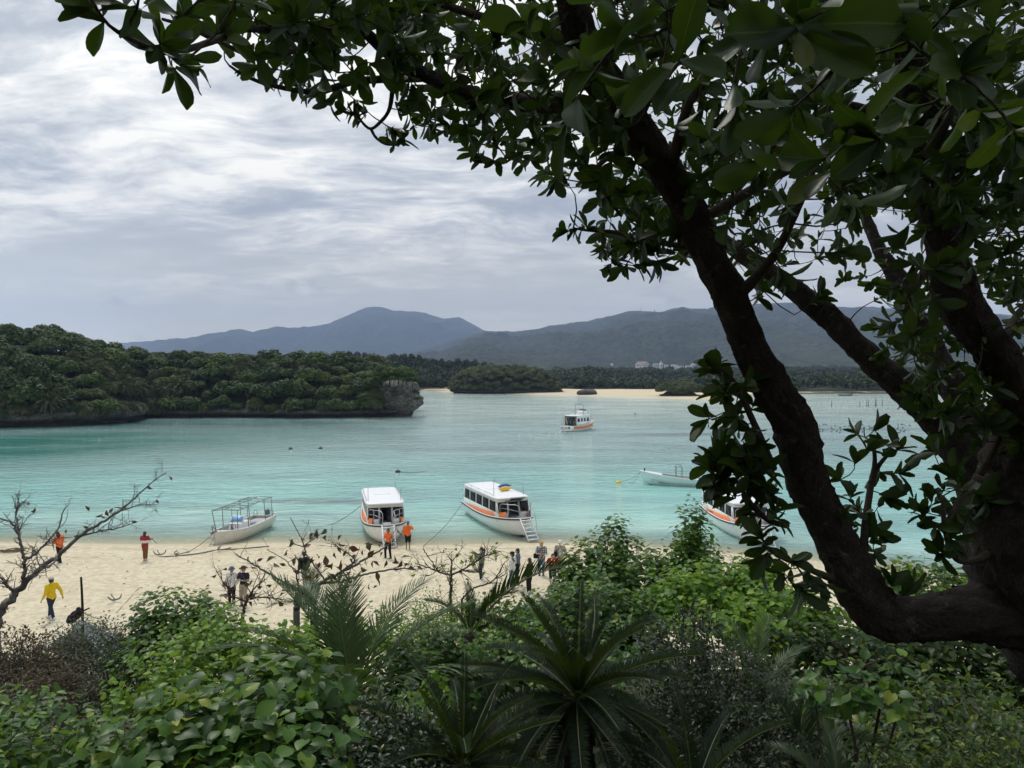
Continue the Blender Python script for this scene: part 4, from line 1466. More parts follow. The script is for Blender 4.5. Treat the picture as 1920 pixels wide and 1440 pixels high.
def open_boat():
    d = unit(np.array([-0.20, -0.98]))
    p = (-17.75, 46.4, 0.04)
    t = boat_root("open_motorboat", "worn white open motorboat with bare canopy frame and blue windshield cover, bow on the sand", d, p)
    t.rotation_euler = (R_(3), R_(1.5), math.atan2(d[1], d[0]))
    H = Hull(5.7, 2.0, .62, .30, .30, bow_keel=0.02, fine=2.6, stern=.88)
    H.mesh(OLDWHITE).build("hull", OLDWHITE, t, True)
    # inner lining, sole and gunwale
    ts = np.linspace(.02, .93, 34)
    rows = []
    for q in ts:
        hb = H.hb(q) - .13; zs = H.sheer(q)
        hb = max(hb, .03)
        zf = np.interp(q, [0, .68, .72, 1], [.16, .16, .42, .5])
        rows.append([(H.x(q), -hb, zs), (H.x(q), -hb * .96, zf), (H.x(q), 0, zf), (H.x(q), hb * .96, zf), (H.x(q), hb, zs)])
    m = MB(); m.grid(np.array(rows)); m.add([r for r in rows[0]], [(0, 1, 3, 4)]); m.build("cockpit", DECK, t)
    m = MB()
    for s in (-1, 1):
        m.grid(np.array([[(H.x(q), s * max(H.hb(q) - .13, .03), H.sheer(q) + .012), (H.x(q), s * H.hb(q), H.sheer(q) + .012), (H.x(q), s * (H.hb(q) + .02), H.sheer(q) - .05)] for q in np.linspace(0, .995, 40)]), flip=s > 0)
    m.box((-2.80, 0, H.sheer(0) - .03), (.16, 1.8, .09))
    m.build("gunwale", OLDWHITE, t, True)
    m = MB(); m.grid(np.array([[(H.x(q), k * (H.hb(q) - .1), H.sheer(q) - .02) for k in (-1, 0, 1)] for q in np.linspace(.80, .99, 10)])); m.build("foredeck", OLDWHITE, t)
    # console and covered windshield
    m = MB(); m.slab((.15, 0, 0), .55, .50, .16, .95, 7, .05, 28); m.slab((.62, 0, 0), .18, .44, .16, .62, 7, .04, 24)
    m.build("console", WHITE, t)
    m = MB(); m.box((.34, 0, 1.12), (.06, .94, .50), ((0, 1, 0), -.75)); m.build("windshield_frame", WHITE, t)
    m = MB(); m.box((.375, 0, 1.15), (.045, .78, .38), ((0, 1, 0), -.75)); m.build("windshield_cover", SKYB, t)
    m = MB(); m.slab((-1.9, .0, 0), .85, .62, .18, .50, 8, .04, 28); m.build("engine_box", DECK, t)
    m = MB(); m.box((-.75, 0, .42), (.4, 1.1, .5)); m.build("bench_seat", DECK, t)
    # canopy frame
    xs = (1.55, .55, -1.45, -2.4)
    m_posts = []
    for k, x in enumerate(xs):
        q = x / 5.7 + .5
        for s in (-1, 1):
            m = MB(); m.tube([(x, s * (H.hb(q) - .06), H.sheer(q)), (x + (.08 if k == 0 else 0), s * .90, 1.98)], .026, 6); m.build("post", DSTEEL, t)
    m = MB()
    for s in (-1, 1): rail(m, [(1.63, s * .90, 1.98), (-2.55, s * .90, 2.0)], .024)
    for x in np.linspace(1.63, -2.45, 7): rail(m, [(x, -.90, 1.98), (x, 0, 2.05), (x, .90, 1.98)], .022)
    rail(m, [(1.63, 0, 2.05), (-2.45, 0, 2.07)], .02)
    rail(m, [(1.2, .2, 2.02), (1.05, .1, .55)], .018)
    m.build("canopy_frame", DSTEEL, t)
    # pulpit, bow roller, cleats
    m = MB()
    for s in (-1, 1):
        rail(m, smooth_path([(1.7, s * .72, .84), (1.7, s * .70, 1.12), (2.4, s * .40, 1.18), (2.62, s * .25, .92)], 10), .018)
    rail(m, smooth_path([(2.78, -.16, .9), (3.0, 0, 1.35), (2.78, .16, .9)], 8), .02)
    m.build("pulpit", DSTEEL, t)
    m = MB(); m.box((2.95, 0, .93), (.4, .12, .09)); m.tube([(1.0, 0, .62), (1.05, 0, 1.0)], [.05, .03], 6); m.box((1.2, 0, .64), (.5, .3, .04)); m.build("anchor_winch", DSTEEL, t)
    m = MB()
    for s in (-1, 1): rail(m, smooth_path([(-2.72, s * .5, .68), (-2.8, s * .5, 1.0), (-2.8, s * .72, 1.0), (-2.72, s * .72, .68)], 10), .02)
    m.build("stern_rail", DSTEEL, t)
    m = MB(); m.tube([(-2.95, .15, .85), (-3.02, .15, .2), (-3.05, .15, -.45)], [.07, .08, .05], 8); m.slab((-2.98, .15, 0), .16, .13, .66, 1.05, 4, .04, 16); m.build("outboard_bracket", DSTEEL, t)
    # hung things
    M = t.matrix_basis
    Mx = Matrix.Translation(p) @ t.rotation_euler.to_matrix().to_4x4()

    def hung(kind, label, c, mk, mat, group=None):
        mb = MB(); mk(mb)
        o = put(kind, mb.mesh(kind, mat, True), None, Mx @ Vector(c))
        tag(o, label, "fender", group)
    for k in range(4):
        hung("fender", "small round white fender in the row hung on the motorboat bow", (2.84 - .09 * k - .05, -.12 - .14 * k if k else .02, .52), lambda b: (b.ell((0, 0, 0), (.085, .085, .12), 10, 8), b.tube([(0, 0, .1), (0, 0, .3)], .012, 5)), FENDW, "round fenders on the motorboat bow")
    hung("fender", "white doughnut fender hung low on the motorboat side", (-.55, -1.08, .30), lambda b: b.tube([(.17 * math.cos(a), -.02, .17 * math.sin(a)) for a in np.linspace(0, 2 * np.pi, 18)], .07, 8), FENDW)
    hung("fender", "long white fender hung amidships on the motorboat side", (.15, -1.07, .30), lambda b: (b.ell((0, 0, 0), (.07, .07, .27), 10, 8), b.tube([(0, 0, .2), (0, 0, .40)], .012, 5)), FENDW)
    hung("fender", "yellow round buoy hung at the motorboat stern", (-2.86, -.98, .22), lambda b: (b.ell((0, 0, 0), (.13, .13, .15), 12, 8), b.tube([(0, 0, .1), (0, 0, .5)], .014, 5)), YEL)
    hung("fender", "second smaller yellow float above the stern buoy", (-2.88, -.96, .48), lambda b: b.ell((0, 0, 0), (.085, .085, .12), 10, 8), YEL)
    return t


def moored_boat():
    d = unit(np.array([-.985, .17]))
    pos = (17.0, 66.3, 0)
    t = boat_root("moored_skiff", "long pale turquoise skiff with two upright rails moored offshore", d, pos)
    H = Hull(9.6, 1.9, .62, .62, .25, bow_keel=.12, fine=1.9, stern=.7)
    H.rise = .7
    H.mesh(PALEB).build("hull", PALEB, t, True)
    m = MB(); m.tube(H.edge(.01, -.02), .05, 6); m.build("gunwale", WHITE, t, True)
    rows = []
    for q in np.linspace(.03, .84, 30):
        hb = H.hb(q) - .1; zs = H.sheer(q)
        rows.append([(H.x(q), -hb, zs), (H.x(q), -hb * .95, .2), (H.x(q), hb * .95, .2), (H.x(q), hb, zs)])
    m = MB(); m.grid(np.array(rows)); m.build("cockpit", DECK, t)
    m = MB(); m.grid(np.array([[(H.x(q), k * H.hb(q), H.sheer(q) - .01) for k in (-1, 0, 1)] for q in np.linspace(.8, .995, 10)])); m.build("foredeck", WHITE, t)
    for k, q in enumerate((.25, .45, .6)):
        m = MB(); m.box((H.x(q), 0, .5), (.35, H.hb(q) * 1.75, .06)); m.build("thwart", WHITE, t)
    m = MB(); m.tube(H.edge(.012, -.60, 0, .9)[0], .03, 5); m.tube(H.edge(.012, -.60, 0, .9)[1], .03, 5); m.build("chine_strip", DECK, t)
    for q in (.64, .28):
        m = MB(); x = H.x(q)
        for s in (-1, 1):
            y = s * (H.hb(q) - .12)
            rail(m, smooth_path([(x + .25, y, H.sheer(q)), (x + .25, y, 1.75), (x - .25, y, 1.75), (x - .25, y, H.sheer(q))], 14), .025)
        rail(m, [(x + .25, -(H.hb(q) - .12), 1.74), (x + .25, H.hb(q) - .12, 1.74)], .04)
        m.build("standing_rail", DSTEEL, t)
    m = MB(); m.slab((H.x(.16), 0, 0), .7, .6, .62, 1.30, 6, .06, 24, .8); m.build("wheel_shelter", WHITE, t)
    m = MB(); m.tube([(H.x(.97), 0, H.sheer(.97)), (H.x(.97), 0, H.sheer(.97) + .28)], .06, 8); m.build("samson_post", DARK, t)
    o = MB(); o.slab((0, 0, 0), .45, .5, 0, .16, 4, .05, 20)
    Mx = Matrix.Translation(pos) @ Matrix.Rotation(math.atan2(d[1], d[0]), 4, 'Z')
    tag(put("folded_tarpaulin", o.mesh("folded_tarpaulin", TARPB, True), None, Mx @ Vector((H.x(.33), 0, .56))), "bright blue folded tarpaulin lying in the pale turquoise skiff", "tarpaulin")
    return Mx @ Vector((H.x(1.0), 0, H.sheer(1.0) - .05))


def cruising_boat():
    d = unit(np.array([.62, .785]))
    pos = (11.1 + .9, 124.0 + 1.6, .02)
    t = boat_root("cabin_cruiser", "white cabin cruiser with orange hull stripe under way in the middle of the bay", d, pos)
    H = Hull(8.0, 2.9, .95, .75, .4, bow_keel=.1, fine=2.2, stern=.93)
    H.mesh(WHITE).build("hull", WHITE, t, True)
    H.deck(-.05).build("deck", DECK, t)
    m = MB()
    for s in (-1, 1):
        m.grid(np.array([[(H.x(q), s * (H.hb(q) * .985 + .03), H.sheer(q) - .12), (H.x(q), s * (H.hb(q) * .93 + .035), H.sheer(q) - .52 - .1 * q)] for q in np.linspace(.01, .93, 30)]), flip=s > 0)
    m.build("orange_stripe", ORANGE, t)
    m = MB(); m.tube(H.edge(.01, -.02), .05, 6); m.build("gunwale", WHITE, t, True)
    m = MB(); m.box((-4.02, 0, .62), (.08, 2.6, .62)); m.box((-4.25, 0, .18), (.5, 2.4, .08)); m.build("transom", WHITE, t)
    m = MB(); m.box((-4.0, 0, -.08), (.14, 2.3, .5)); m.build("stern_gear", DARK, t)
    # lettering on the transom
    cu = bpy.data.curves.new("lettering", 'FONT')
    cu.body = "JATSAI\u25cf"
    cu.size = .50; cu.align_x = 'CENTER'; cu.align_y = 'CENTER'; cu.extrude = .012; cu.resolution_u = 3
    tmp = bpy.data.objects.new("tmp", cu); sc.collection.objects.link(tmp)
    me = bpy.data.meshes.new_from_object(tmp); bpy.data.objects.remove(tmp)
    me.materials.clear(); me.materials.append(NAVY)
    o = put("lettering", me, t, (-4.085, .25, .66)); o.rotation_euler = (R_(90), 0, R_(-90))
    # cabin open at the back
    x0, x1, zf, zr, yb = -2.9, 1.5, .9, 2.62, 1.18
    w = MB()
    zs, zh = 1.62, 2.2
    n = 4
    xs = np.linspace(x0 + .35, x1 - .35, n + 1)
    for s in (-1, 1):
        w.box(((x0 + x1) / 2, s * yb, (zf + zs) / 2), (x1 - x0, .07, zs - zf)); w.box(((x0 + x1) / 2, s * yb, (zh + zr) / 2), (x1 - x0, .07, zr - zh))
        w.box((x0 + .17, s * yb, (zs + zh) / 2), (.34, .07, zh - zs)); w.box((x1 - .17, s * yb, (zs + zh) / 2), (.34, .07, zh - zs))
        for x in xs[1:-1]: w.box((x, s * yb, (zs + zh) / 2), (.42, .07, zh - zs))
    w.box((x1, 0, (zf + zr) / 2 - .35), (.07, 2 * yb, zr - zf - .7)); w.box((x1, 0, zr - .1), (.07, 2 * yb, .2))
    w.build("cabin_wall", WHITE, t)
    for s in (-1, 1):
        for k in range(n):
            m = MB(); m.box(((xs[k] + xs[k + 1]) / 2, s * (yb - .01), (zs + zh) / 2), (xs[k + 1] - xs[k] - .36, .02, zh - zs)); m.build("window", PANE, t)
    m = MB(); m.box((x1 + .01, 0, 2.25), (.02, 2 * yb - .3, .5)); m.build("windscreen", PANE, t)
    m = MB()
    for s in (-1, 1): m.box((x0 - .03, s * (yb - .10), (zf + zr) / 2), (.08, .26, zr - zf))
    m.box((x0 - .03, 0, zr - .06), (.08, 2 * yb, .14)); m.build("door_surround", BROWNF, t)
    m = MB(); m.slab(((x0 + x1) / 2 - .1, 0, 0), (x1 - x0) / 2 + .25, yb + .08, zr, zr + .12, 8, .04, 40); m.build("roof", ROOFW, t)
    m = MB(); m.box((-.7, 0, zf + .03), (4.2, 2.2, .05)); m.build("cabin_floor", DARK, t)
    m = MB()
    for k in range(3):
        for s in (-1, 1): m.box((x0 + .9 + k * 1.1, s * .6, zf + .5), (.5, .8, .9))
    m.build("bench_seat", SEAT, t)
    # upper helm, mast frame, ladder, rails
    m = MB(); m.slab((.7, 0, 0), .75, .85, zr + .1, zr + .75, 6, .06, 28, .85); m.build("upper_helm", WHITE, t)
    m = MB(); m.box((.95, 0, zr + .85), (.05, 1.3, .28), ((0, 1, 0), -.3)); m.build("helm_windscreen", DARK, t)
    m = MB()
    for s in (-1, 1): rail(m, smooth_path([(-.2, s * .85, zr + .1), (-.15, s * .85, zr + 1.75), (.0, s * .75, zr + 1.95)], 10), .045)
    rail(m, [(0, -.75, zr + 1.95), (0, .75, zr + 1.95)], .045); rail(m, [(0, -.8, zr + 1.05), (0, .8, zr + 1.05)], .035)
    m.tube([(0, 0, zr + 1.95), (0, 0, zr + 2.25)], .03, 5); m.build("mast_frame", DSTEEL, t)
    m = MB()
    for s in (-1, 1): rail(m, [(1.6, s * .9, zr + .1), (2.4, s * .7, 1.95), (3.5, s * .4, 2.15), (3.6, s * .35, 1.6)], .03); rail(m, [(2.4, s * .7, 1.2), (2.4, s * .7, 1.95)], .03)
    m.build("bow_rail", STEEL, t)
    m = MB()
    for s in (-1, 1): rail(m, [(-3.9, s * 1.2, .95), (-3.9, s * 1.2, 1.9)], .04); rail(m, [(-3.3, s * 1.25, .95), (-3.3, s * 1.25, 2.6), (-2.9, s * 1.2, 2.65)], .03)
    m.build("stern_post", DSTEEL, t)
    m = MB(); m.box((-1.6, .3, zr + .2), (.9, .6, .2)); m.tube([(-1.0, -.5, zr + .1), (-1.0, -.5, zr + .5)], .09, 7); m.build("roof_locker", WHITE, t)
    m = MB(); m.ell((0, 0, 0), (.13, .13, .3), 8, 6)
    Mx = Matrix.Translation(pos) @ Matrix.Rotation(math.atan2(d[1], d[0]), 4, 'Z')
    tag(put("fender", m.mesh("fender", YEL, True), None, Mx @ Vector((H.x(.78), -H.hb(.78) - .08, .75))), "yellow fender on the orange stripe of the cabin cruiser", "fender")
    # wake
    foam = paint("foam", (0.70, 0.75, 0.74), .8, .3)
    mb = MB()
    for k in range(46):
        a = rng.random() ** 1.5
        c = np.array([-4.4 - a * 11, rng.normal(0, .5 + a * 1.0), .016])
        mb.ell(c, (rng.uniform(.2, .6), rng.uniform(.06, .16), .012), 8, 4)
    o = put("wake_foam", mb.mesh("wake_foam", foam, True, ), None, pos); o.rotation_euler = (0, 0, math.atan2(d[1], d[0]))
    tag(o, "broken foam trailing behind the cabin cruiser", "foam", kind='stuff')


def rope(label, pts, r=.018, mat=None, n=24, name="mooring_rope"):
    p = smooth_path([np.asarray(q, float) for q in pts], n)
    mb = MB(); mb.tube(p, r, 5)
    return tag(at_base(name, mb, mat or ROPEM, tuple(p[0])), label, "rope")


def sag(a, b, s):
    a, b = np.asarray(a, float), np.asarray(b, float)
    m = (a + b) / 2; m[2] -= s
    return [a, m, b]


def gz(x, y, up=0.0):
    return (x, y, float(ground(x, y)) + up)


def floater(name, label, pos, r, mat, cat="buoy", group=None, squash=.8):
    mb = MB(); mb.ell((0, 0, 0), (r, r, r * squash), 12, 8); mb.tube([(0, 0, r * squash * .9), (0, 0, r * squash + r * .25)], r * .16, 6)
    return tag(put(name, mb.mesh(name, mat, True), None, pos), label, cat, group)


def build_boats():
    hd = np.array([.27, -.963])
    b2 = tour_boat("white and orange boat facing the camera head on with its dark doorway open", (-8.72, 47.7, .06), unit(np.array([.255, -.967])), L=8.2, flap=False, ladder_drop=1.2)
    b1 = tour_boat("white and orange boat with ladder down and yellow and blue floats on its roof", (-0.95, 49.9, .05), unit(np.array([.40, -.917])), L=9.0, ladder_drop=1.5)
    b3 = tour_boat("white and orange boat half hidden by the leaves of the leaning limb", (15.3, 48.2, .0), unit(np.array([.05, -1.0])), L=8.6)
    # floats lying on the roof of the middle boat
    Mx = Matrix.Translation(b1.location) @ b1.rotation_euler.to_matrix().to_4x4()

    def roof_float(label, c, mat):
        mb = MB(); mb.ell((0, 0, 0), (.17, .48, .17), 12, 9); mb.tube([(0, .44, 0), (0, .62, .0)], .045, 6); mb.tube([(0, -.44, 0), (0, -.55, .0)], .045, 6)
        o = put("fender", mb.mesh("fender", mat, True), None, Mx @ Vector(c)); o.rotation_euler = (0, 0, b1.rotation_euler[2] + .25)
        tag(o, label, "fender")
    roof_float("long yellow float lying on the roof of the middle glass bottom boat", (.35, .35, 2.47), YEL)
    roof_float("long blue float lying on the roof behind the yellow one", (-.75, .75, 2.47), BLUE)
    open_boat()
    bow = moored_boat()
    cruising_boat()
    # mooring lines
    def on(b, c): return np.array(Matrix.Translation(b.location) @ b.rotation_euler.to_matrix().to_4x4() @ Vector(c))
    rope("dark rope from the front facing boat running down left into the water", sag(on(b2, (-4.3, -1.2, .9)), G(585, 990, .0) - np.array([0, 0, .05]), .35), .022)
    rope("dark rope from the stern of the middle boat slanting down to the beach", sag(on(b1, (-4.3, -1.1, .8)), gz(*G(793, 1026, .1)[:2], .02), .25), .02)
    rope("dark rope from the half hidden boat slanting down left behind the bush", sag(on(b3, (-4.1, -1.1, .8)), G(1215, 1022, -.05), .3), .02)
    bb = np.array(bow)
    by = G(1160, 905, .05)
    floater("mooring_buoy", "yellow mooring buoy floating off the bow of the turquoise skiff", by, .26, YEL)
    rope("upper mooring line from the turquoise skiff bow to the yellow buoy", sag(bb, by + [.2, 0, .1], .25), .02, ROPEL)
    rope("lower mooring line from the turquoise skiff bow into the water", sag(bb, G(1174, 906, -.02), .45), .02, ROPEL)
    wb = np.array([-18.35, 43.95, .95])
    rope("taut bow line of the white motorboat down to the sand, left strand", sag(wb, gz(*G(352, 1033, .4)[:2], .03), .12), .02)
    rope("bow line of the white motorboat down to the sand, right strand", sag(wb, gz(*G(392, 1024, .2)[:2], .03), .12), .02)
    k = [G(300, 1042, .45), G(332, 1041, .4), G(370, 1036, .4), G(405, 1031, .3), G(450, 1029, .25), G(505, 1024, .2)]
    rope("long dark rope lying along the tide line in front of the white motorboat", [gz(q[0], q[1], .03) for q in k], .035, ROPEM, 40, "beach_rope")
    # anchors
    def anchor(label, u, v, s=1.0, rz=0.4):
        q = G(u, v, .4); p = gz(q[0], q[1], .05)
        t = thing("anchor", label, "anchor", p, rz)
        m = MB(); m.tube([(0, 0, .05), (.75 * s, 0, .12)], .03, 6); m.build("shank", DSTEEL, t)
        for a in (-1, 1):
            m = MB(); m.tube(smooth_path([(0, 0, .05), (-.08, a * .22 * s, .12), (.10, a * .34 * s, .30 * s)], 8), [.035] * 6 + [.03, .012], 6); m.build("fluke", DSTEEL, t)
        m = MB(); m.tube([(.75 * s + .05 * math.cos(a), 0, .12 + .05 * math.sin(a)) for a in np.linspace(0, 6.28, 10)], .015, 5); m.build("ring", DSTEEL, t)
        return t
    anchor("anchor lying on the tide line at the left end of the long rope", 300, 1041, 1.0, 2.2)
    anchor("anchor beside the knot in the rope in front of the white motorboat", 331, 1041, .8, .6)
    anchor("second anchor along the rope just left of the white motorboat bow", 411, 1030, .8, .3)
    anchor("grey anchor on the open sand between the post and the green bush", 216, 1149, .8, 2.3)
    a = G(218, 1148, 1); b_ = G(262, 1098, .8)
    rope("thin line across the sand from the grey anchor", [gz(a[0], a[1], .03), gz((a[0] + b_[0]) / 2, (a[1] + b_[1]) / 2, .02), gz(b_[0], b_[1], .02)], .012, ROPEL, 20, "beach_rope")
    # far floats and marks
    Dk = paint("black_float", (0.02, 0.02, 0.022), .5, .4)
    for i in range(64):
        c = G(rng.uniform(1518, 1745), rng.uniform(795, 812), .05)
        floater("net_float", "small black net float in the scattered field behind the leaning limb", c, rng.uniform(.12, .18), Dk, "float", "net floats on the right of the bay", .7)
    for u, v, lab in ((545, 842, "small dark float in open water below the ridge, left of its twin"), (601, 841, "small dark float in open water below the ridge, right of its twin"),
                      (746, 885, "low grey float with a trailing line behind the front facing boat"), (1191, 776, "lone black float right of the cabin cruiser"), (1353, 837, "small dark float beside the leaning limb")):
        floater("marker_float", lab, G(u, v, .04), .3 if u < 1000 else .22, Dk)
    rope("trailing line floating behind the grey float", [G(752, 885, .03), G(775, 885.5, .03), G(798, 885, .03)], .03, ROPEM)
    for i, (u, h) in enumerate(((1612, 1.6), (1625, 2.2), (1628, 2.0), (1641, 2.4), (1642.5, 2.1), (1654, 1.9), (1559, 2.0))):
        c = G(u, 766 - (i % 2), -.5)
        mb = MB(); mb.tube([(0, 0, 0), (.05, 0, h * 1.0 + .5)], [.09, .06], 6)
        tag(at_base("stake", MB().add(*mb.arrays()) if False else _shift(mb, c), Dk, tuple(c)), "thin dark stake standing in the far shallows on the right", "stake", "stakes in the far shallows")
    c = G(1586, 742, 0)
    t = thing("rowing_boat", "tiny dark open boat near the far right shore", "boat", c, .1)
    H = Hull(6, 1.6, .5, .3, .2); H.mesh(DSTEEL).build("hull", DSTEEL, t, True); H.deck(-.2).build("deck", DARK, t)


def _shift(mb, c):
    v, q, t = mb.arrays()
    m = MB(); m.add(v + np.asarray(c), q, t)
    return m


build_boats()


# ================================================================== PEOPLE
SKIN = paint("skin", (0.50, 0.31, 0.22), .55, .4, dirt=.1, dcol=(.45, .2, .14))
SKIN2 = paint("tanned_skin", (0.30, 0.17, 0.11), .55, .4, dirt=.1)
HAIRB = paint("black_hair", (0.012, 0.010, 0.010), .45, .5)
HAIRG = paint("grey_hair", (0.20, 0.19, 0.18), .6, .4)
EYE = paint("eye_dark", (0.02, 0.015, 0.012), .3, .5)


def cloth(name, c): return paint("cloth_" + name, c, .85, .2, dirt=.25, dscale=5, dcol=tuple(x * .55 for x in c), bump=.6, bscale=18)


def plaid():
    m, b, out = newmat("plaid_cloth")
    tc = b.n('TexCoord')
    s = b.n('SeparateXYZ'); b.link(tc.outputs['Object'], s.inputs[0])
    def st(k): return b.math('GREATER_THAN', b.math('FRACT', b.math('MULTIPLY', k, 11.0)), .5)
    f = b.math('MULTIPLY', b.math('ADD', st(s.outputs[0]), st(s.outputs[2])), .5)
    c = b.ramp(f, [(0.0, (.02, .022, .03)), (.5, (.22, .23, .25)), (1.0, (.62, .62, .60))])
    bs = b.n('BsdfPrincipled'); b.put(bs.inputs['Base Color'], c); bs.inputs['Roughness'].default_value = .85
    b.link(bs.outputs[0], out.inputs[0])
    return m


def striped():
    m, b, out = newmat("red_white_sweater")
    tc = b.n('TexCoord')
    s = b.n('SeparateXYZ'); b.link(tc.outputs['Object'], s.inputs[0])
    f = b.math('MULTIPLY', b.math('GREATER_THAN', s.outputs[2], 1.045), b.math('LESS_THAN', s.outputs[2], 1.19))
    c = b.mix(f, (.30, .018, .035), (.72, .66, .64))
    bs = b.n('BsdfPrincipled'); b.put(bs.inputs['Base Color'], c); bs.inputs['Roughness'].default_value = .9
    b.link(bs.outputs[0], out.inputs[0])
    return m


def remeshed(name, mb, mat, voxel, extra=None, mats=None, extra_idx=None):
    me = mb.mesh(name, mat)
    o = bpy.data.objects.new("tmp", me); sc.collection.objects.link(o)
    md = o.modifiers.new("r", 'REMESH'); md.mode = 'VOXEL'; md.voxel_size = voxel; md.use_smooth_shade = True
    s = o.modifiers.new("s", 'SMOOTH'); s.factor = .5; s.iterations = 2
    dg = bpy.context.evaluated_depsgraph_get()
    ev = o.evaluated_get(dg)
    r = bpy.data.meshes.new_from_object(ev)
    bpy.data.objects.remove(o); bpy.data.meshes.remove(me)
    v = np.empty(len(r.vertices) * 3, np.float32); r.vertices.foreach_get('co', v); v = v.reshape(-1, 3)
    lv = np.empty(len(r.loops), np.int32); r.loops.foreach_get('vertex_index', lv)
    lt = np.empty(len(r.polygons), np.int32); r.polygons.foreach_get('loop_total', lt)
    ls = np.empty(len(r.polygons), np.int32); r.polygons.foreach_get('loop_start', ls)
    q = np.array([lv[a:a + 4] for a in ls[lt == 4]]).reshape(-1, 4); t = np.array([lv[a:a + 3] for a in ls[lt == 3]]).reshape(-1, 3)
    bpy.data.meshes.remove(r)
    return v, q, t


def capsule(mb, a, b, ra, rb, n=10):
    a, b = np.asarray(a, float), np.asarray(b, float)
    mb.tube([a, a * .67 + b * .33, a * .33 + b * .67, b], [ra, ra * .67 + rb * .33, ra * .33 + rb * .67, rb], n)
    mb.ell(a, (ra,) * 3, n, 8); mb.ell(b, (rb,) * 3, n, 8)


ARMS = {  # (elbow, wrist) for the right side (x>0); mirrored for the left
    'down': ((.245, -.02, 1.13), (.265, .06, .88)),
    'swing_f': ((.24, .10, 1.15), (.25, .30, .98)),
    'swing_b': ((.27, -.16, 1.15), (.30, -.22, .92)),
    'out': ((.27, -.06, 1.14), (.34, .04, .92)),
    'cross': ((.25, .06, 1.13), (-.08, .20, 1.17)),
    'phone_low': ((.25, .05, 1.12), (.09, .26, 1.17)),
    'phone_high': ((.22, .18, 1.22), (.10, .40, 1.44)),
    'chin': ((.30, .16, 1.28), (.10, .20, 1.44)),
    'pocket': ((.29, -.06, 1.13), (.20, .03, .93)),
    'hold': ((.26, .10, 1.15), (.28, .28, 1.22)),
}


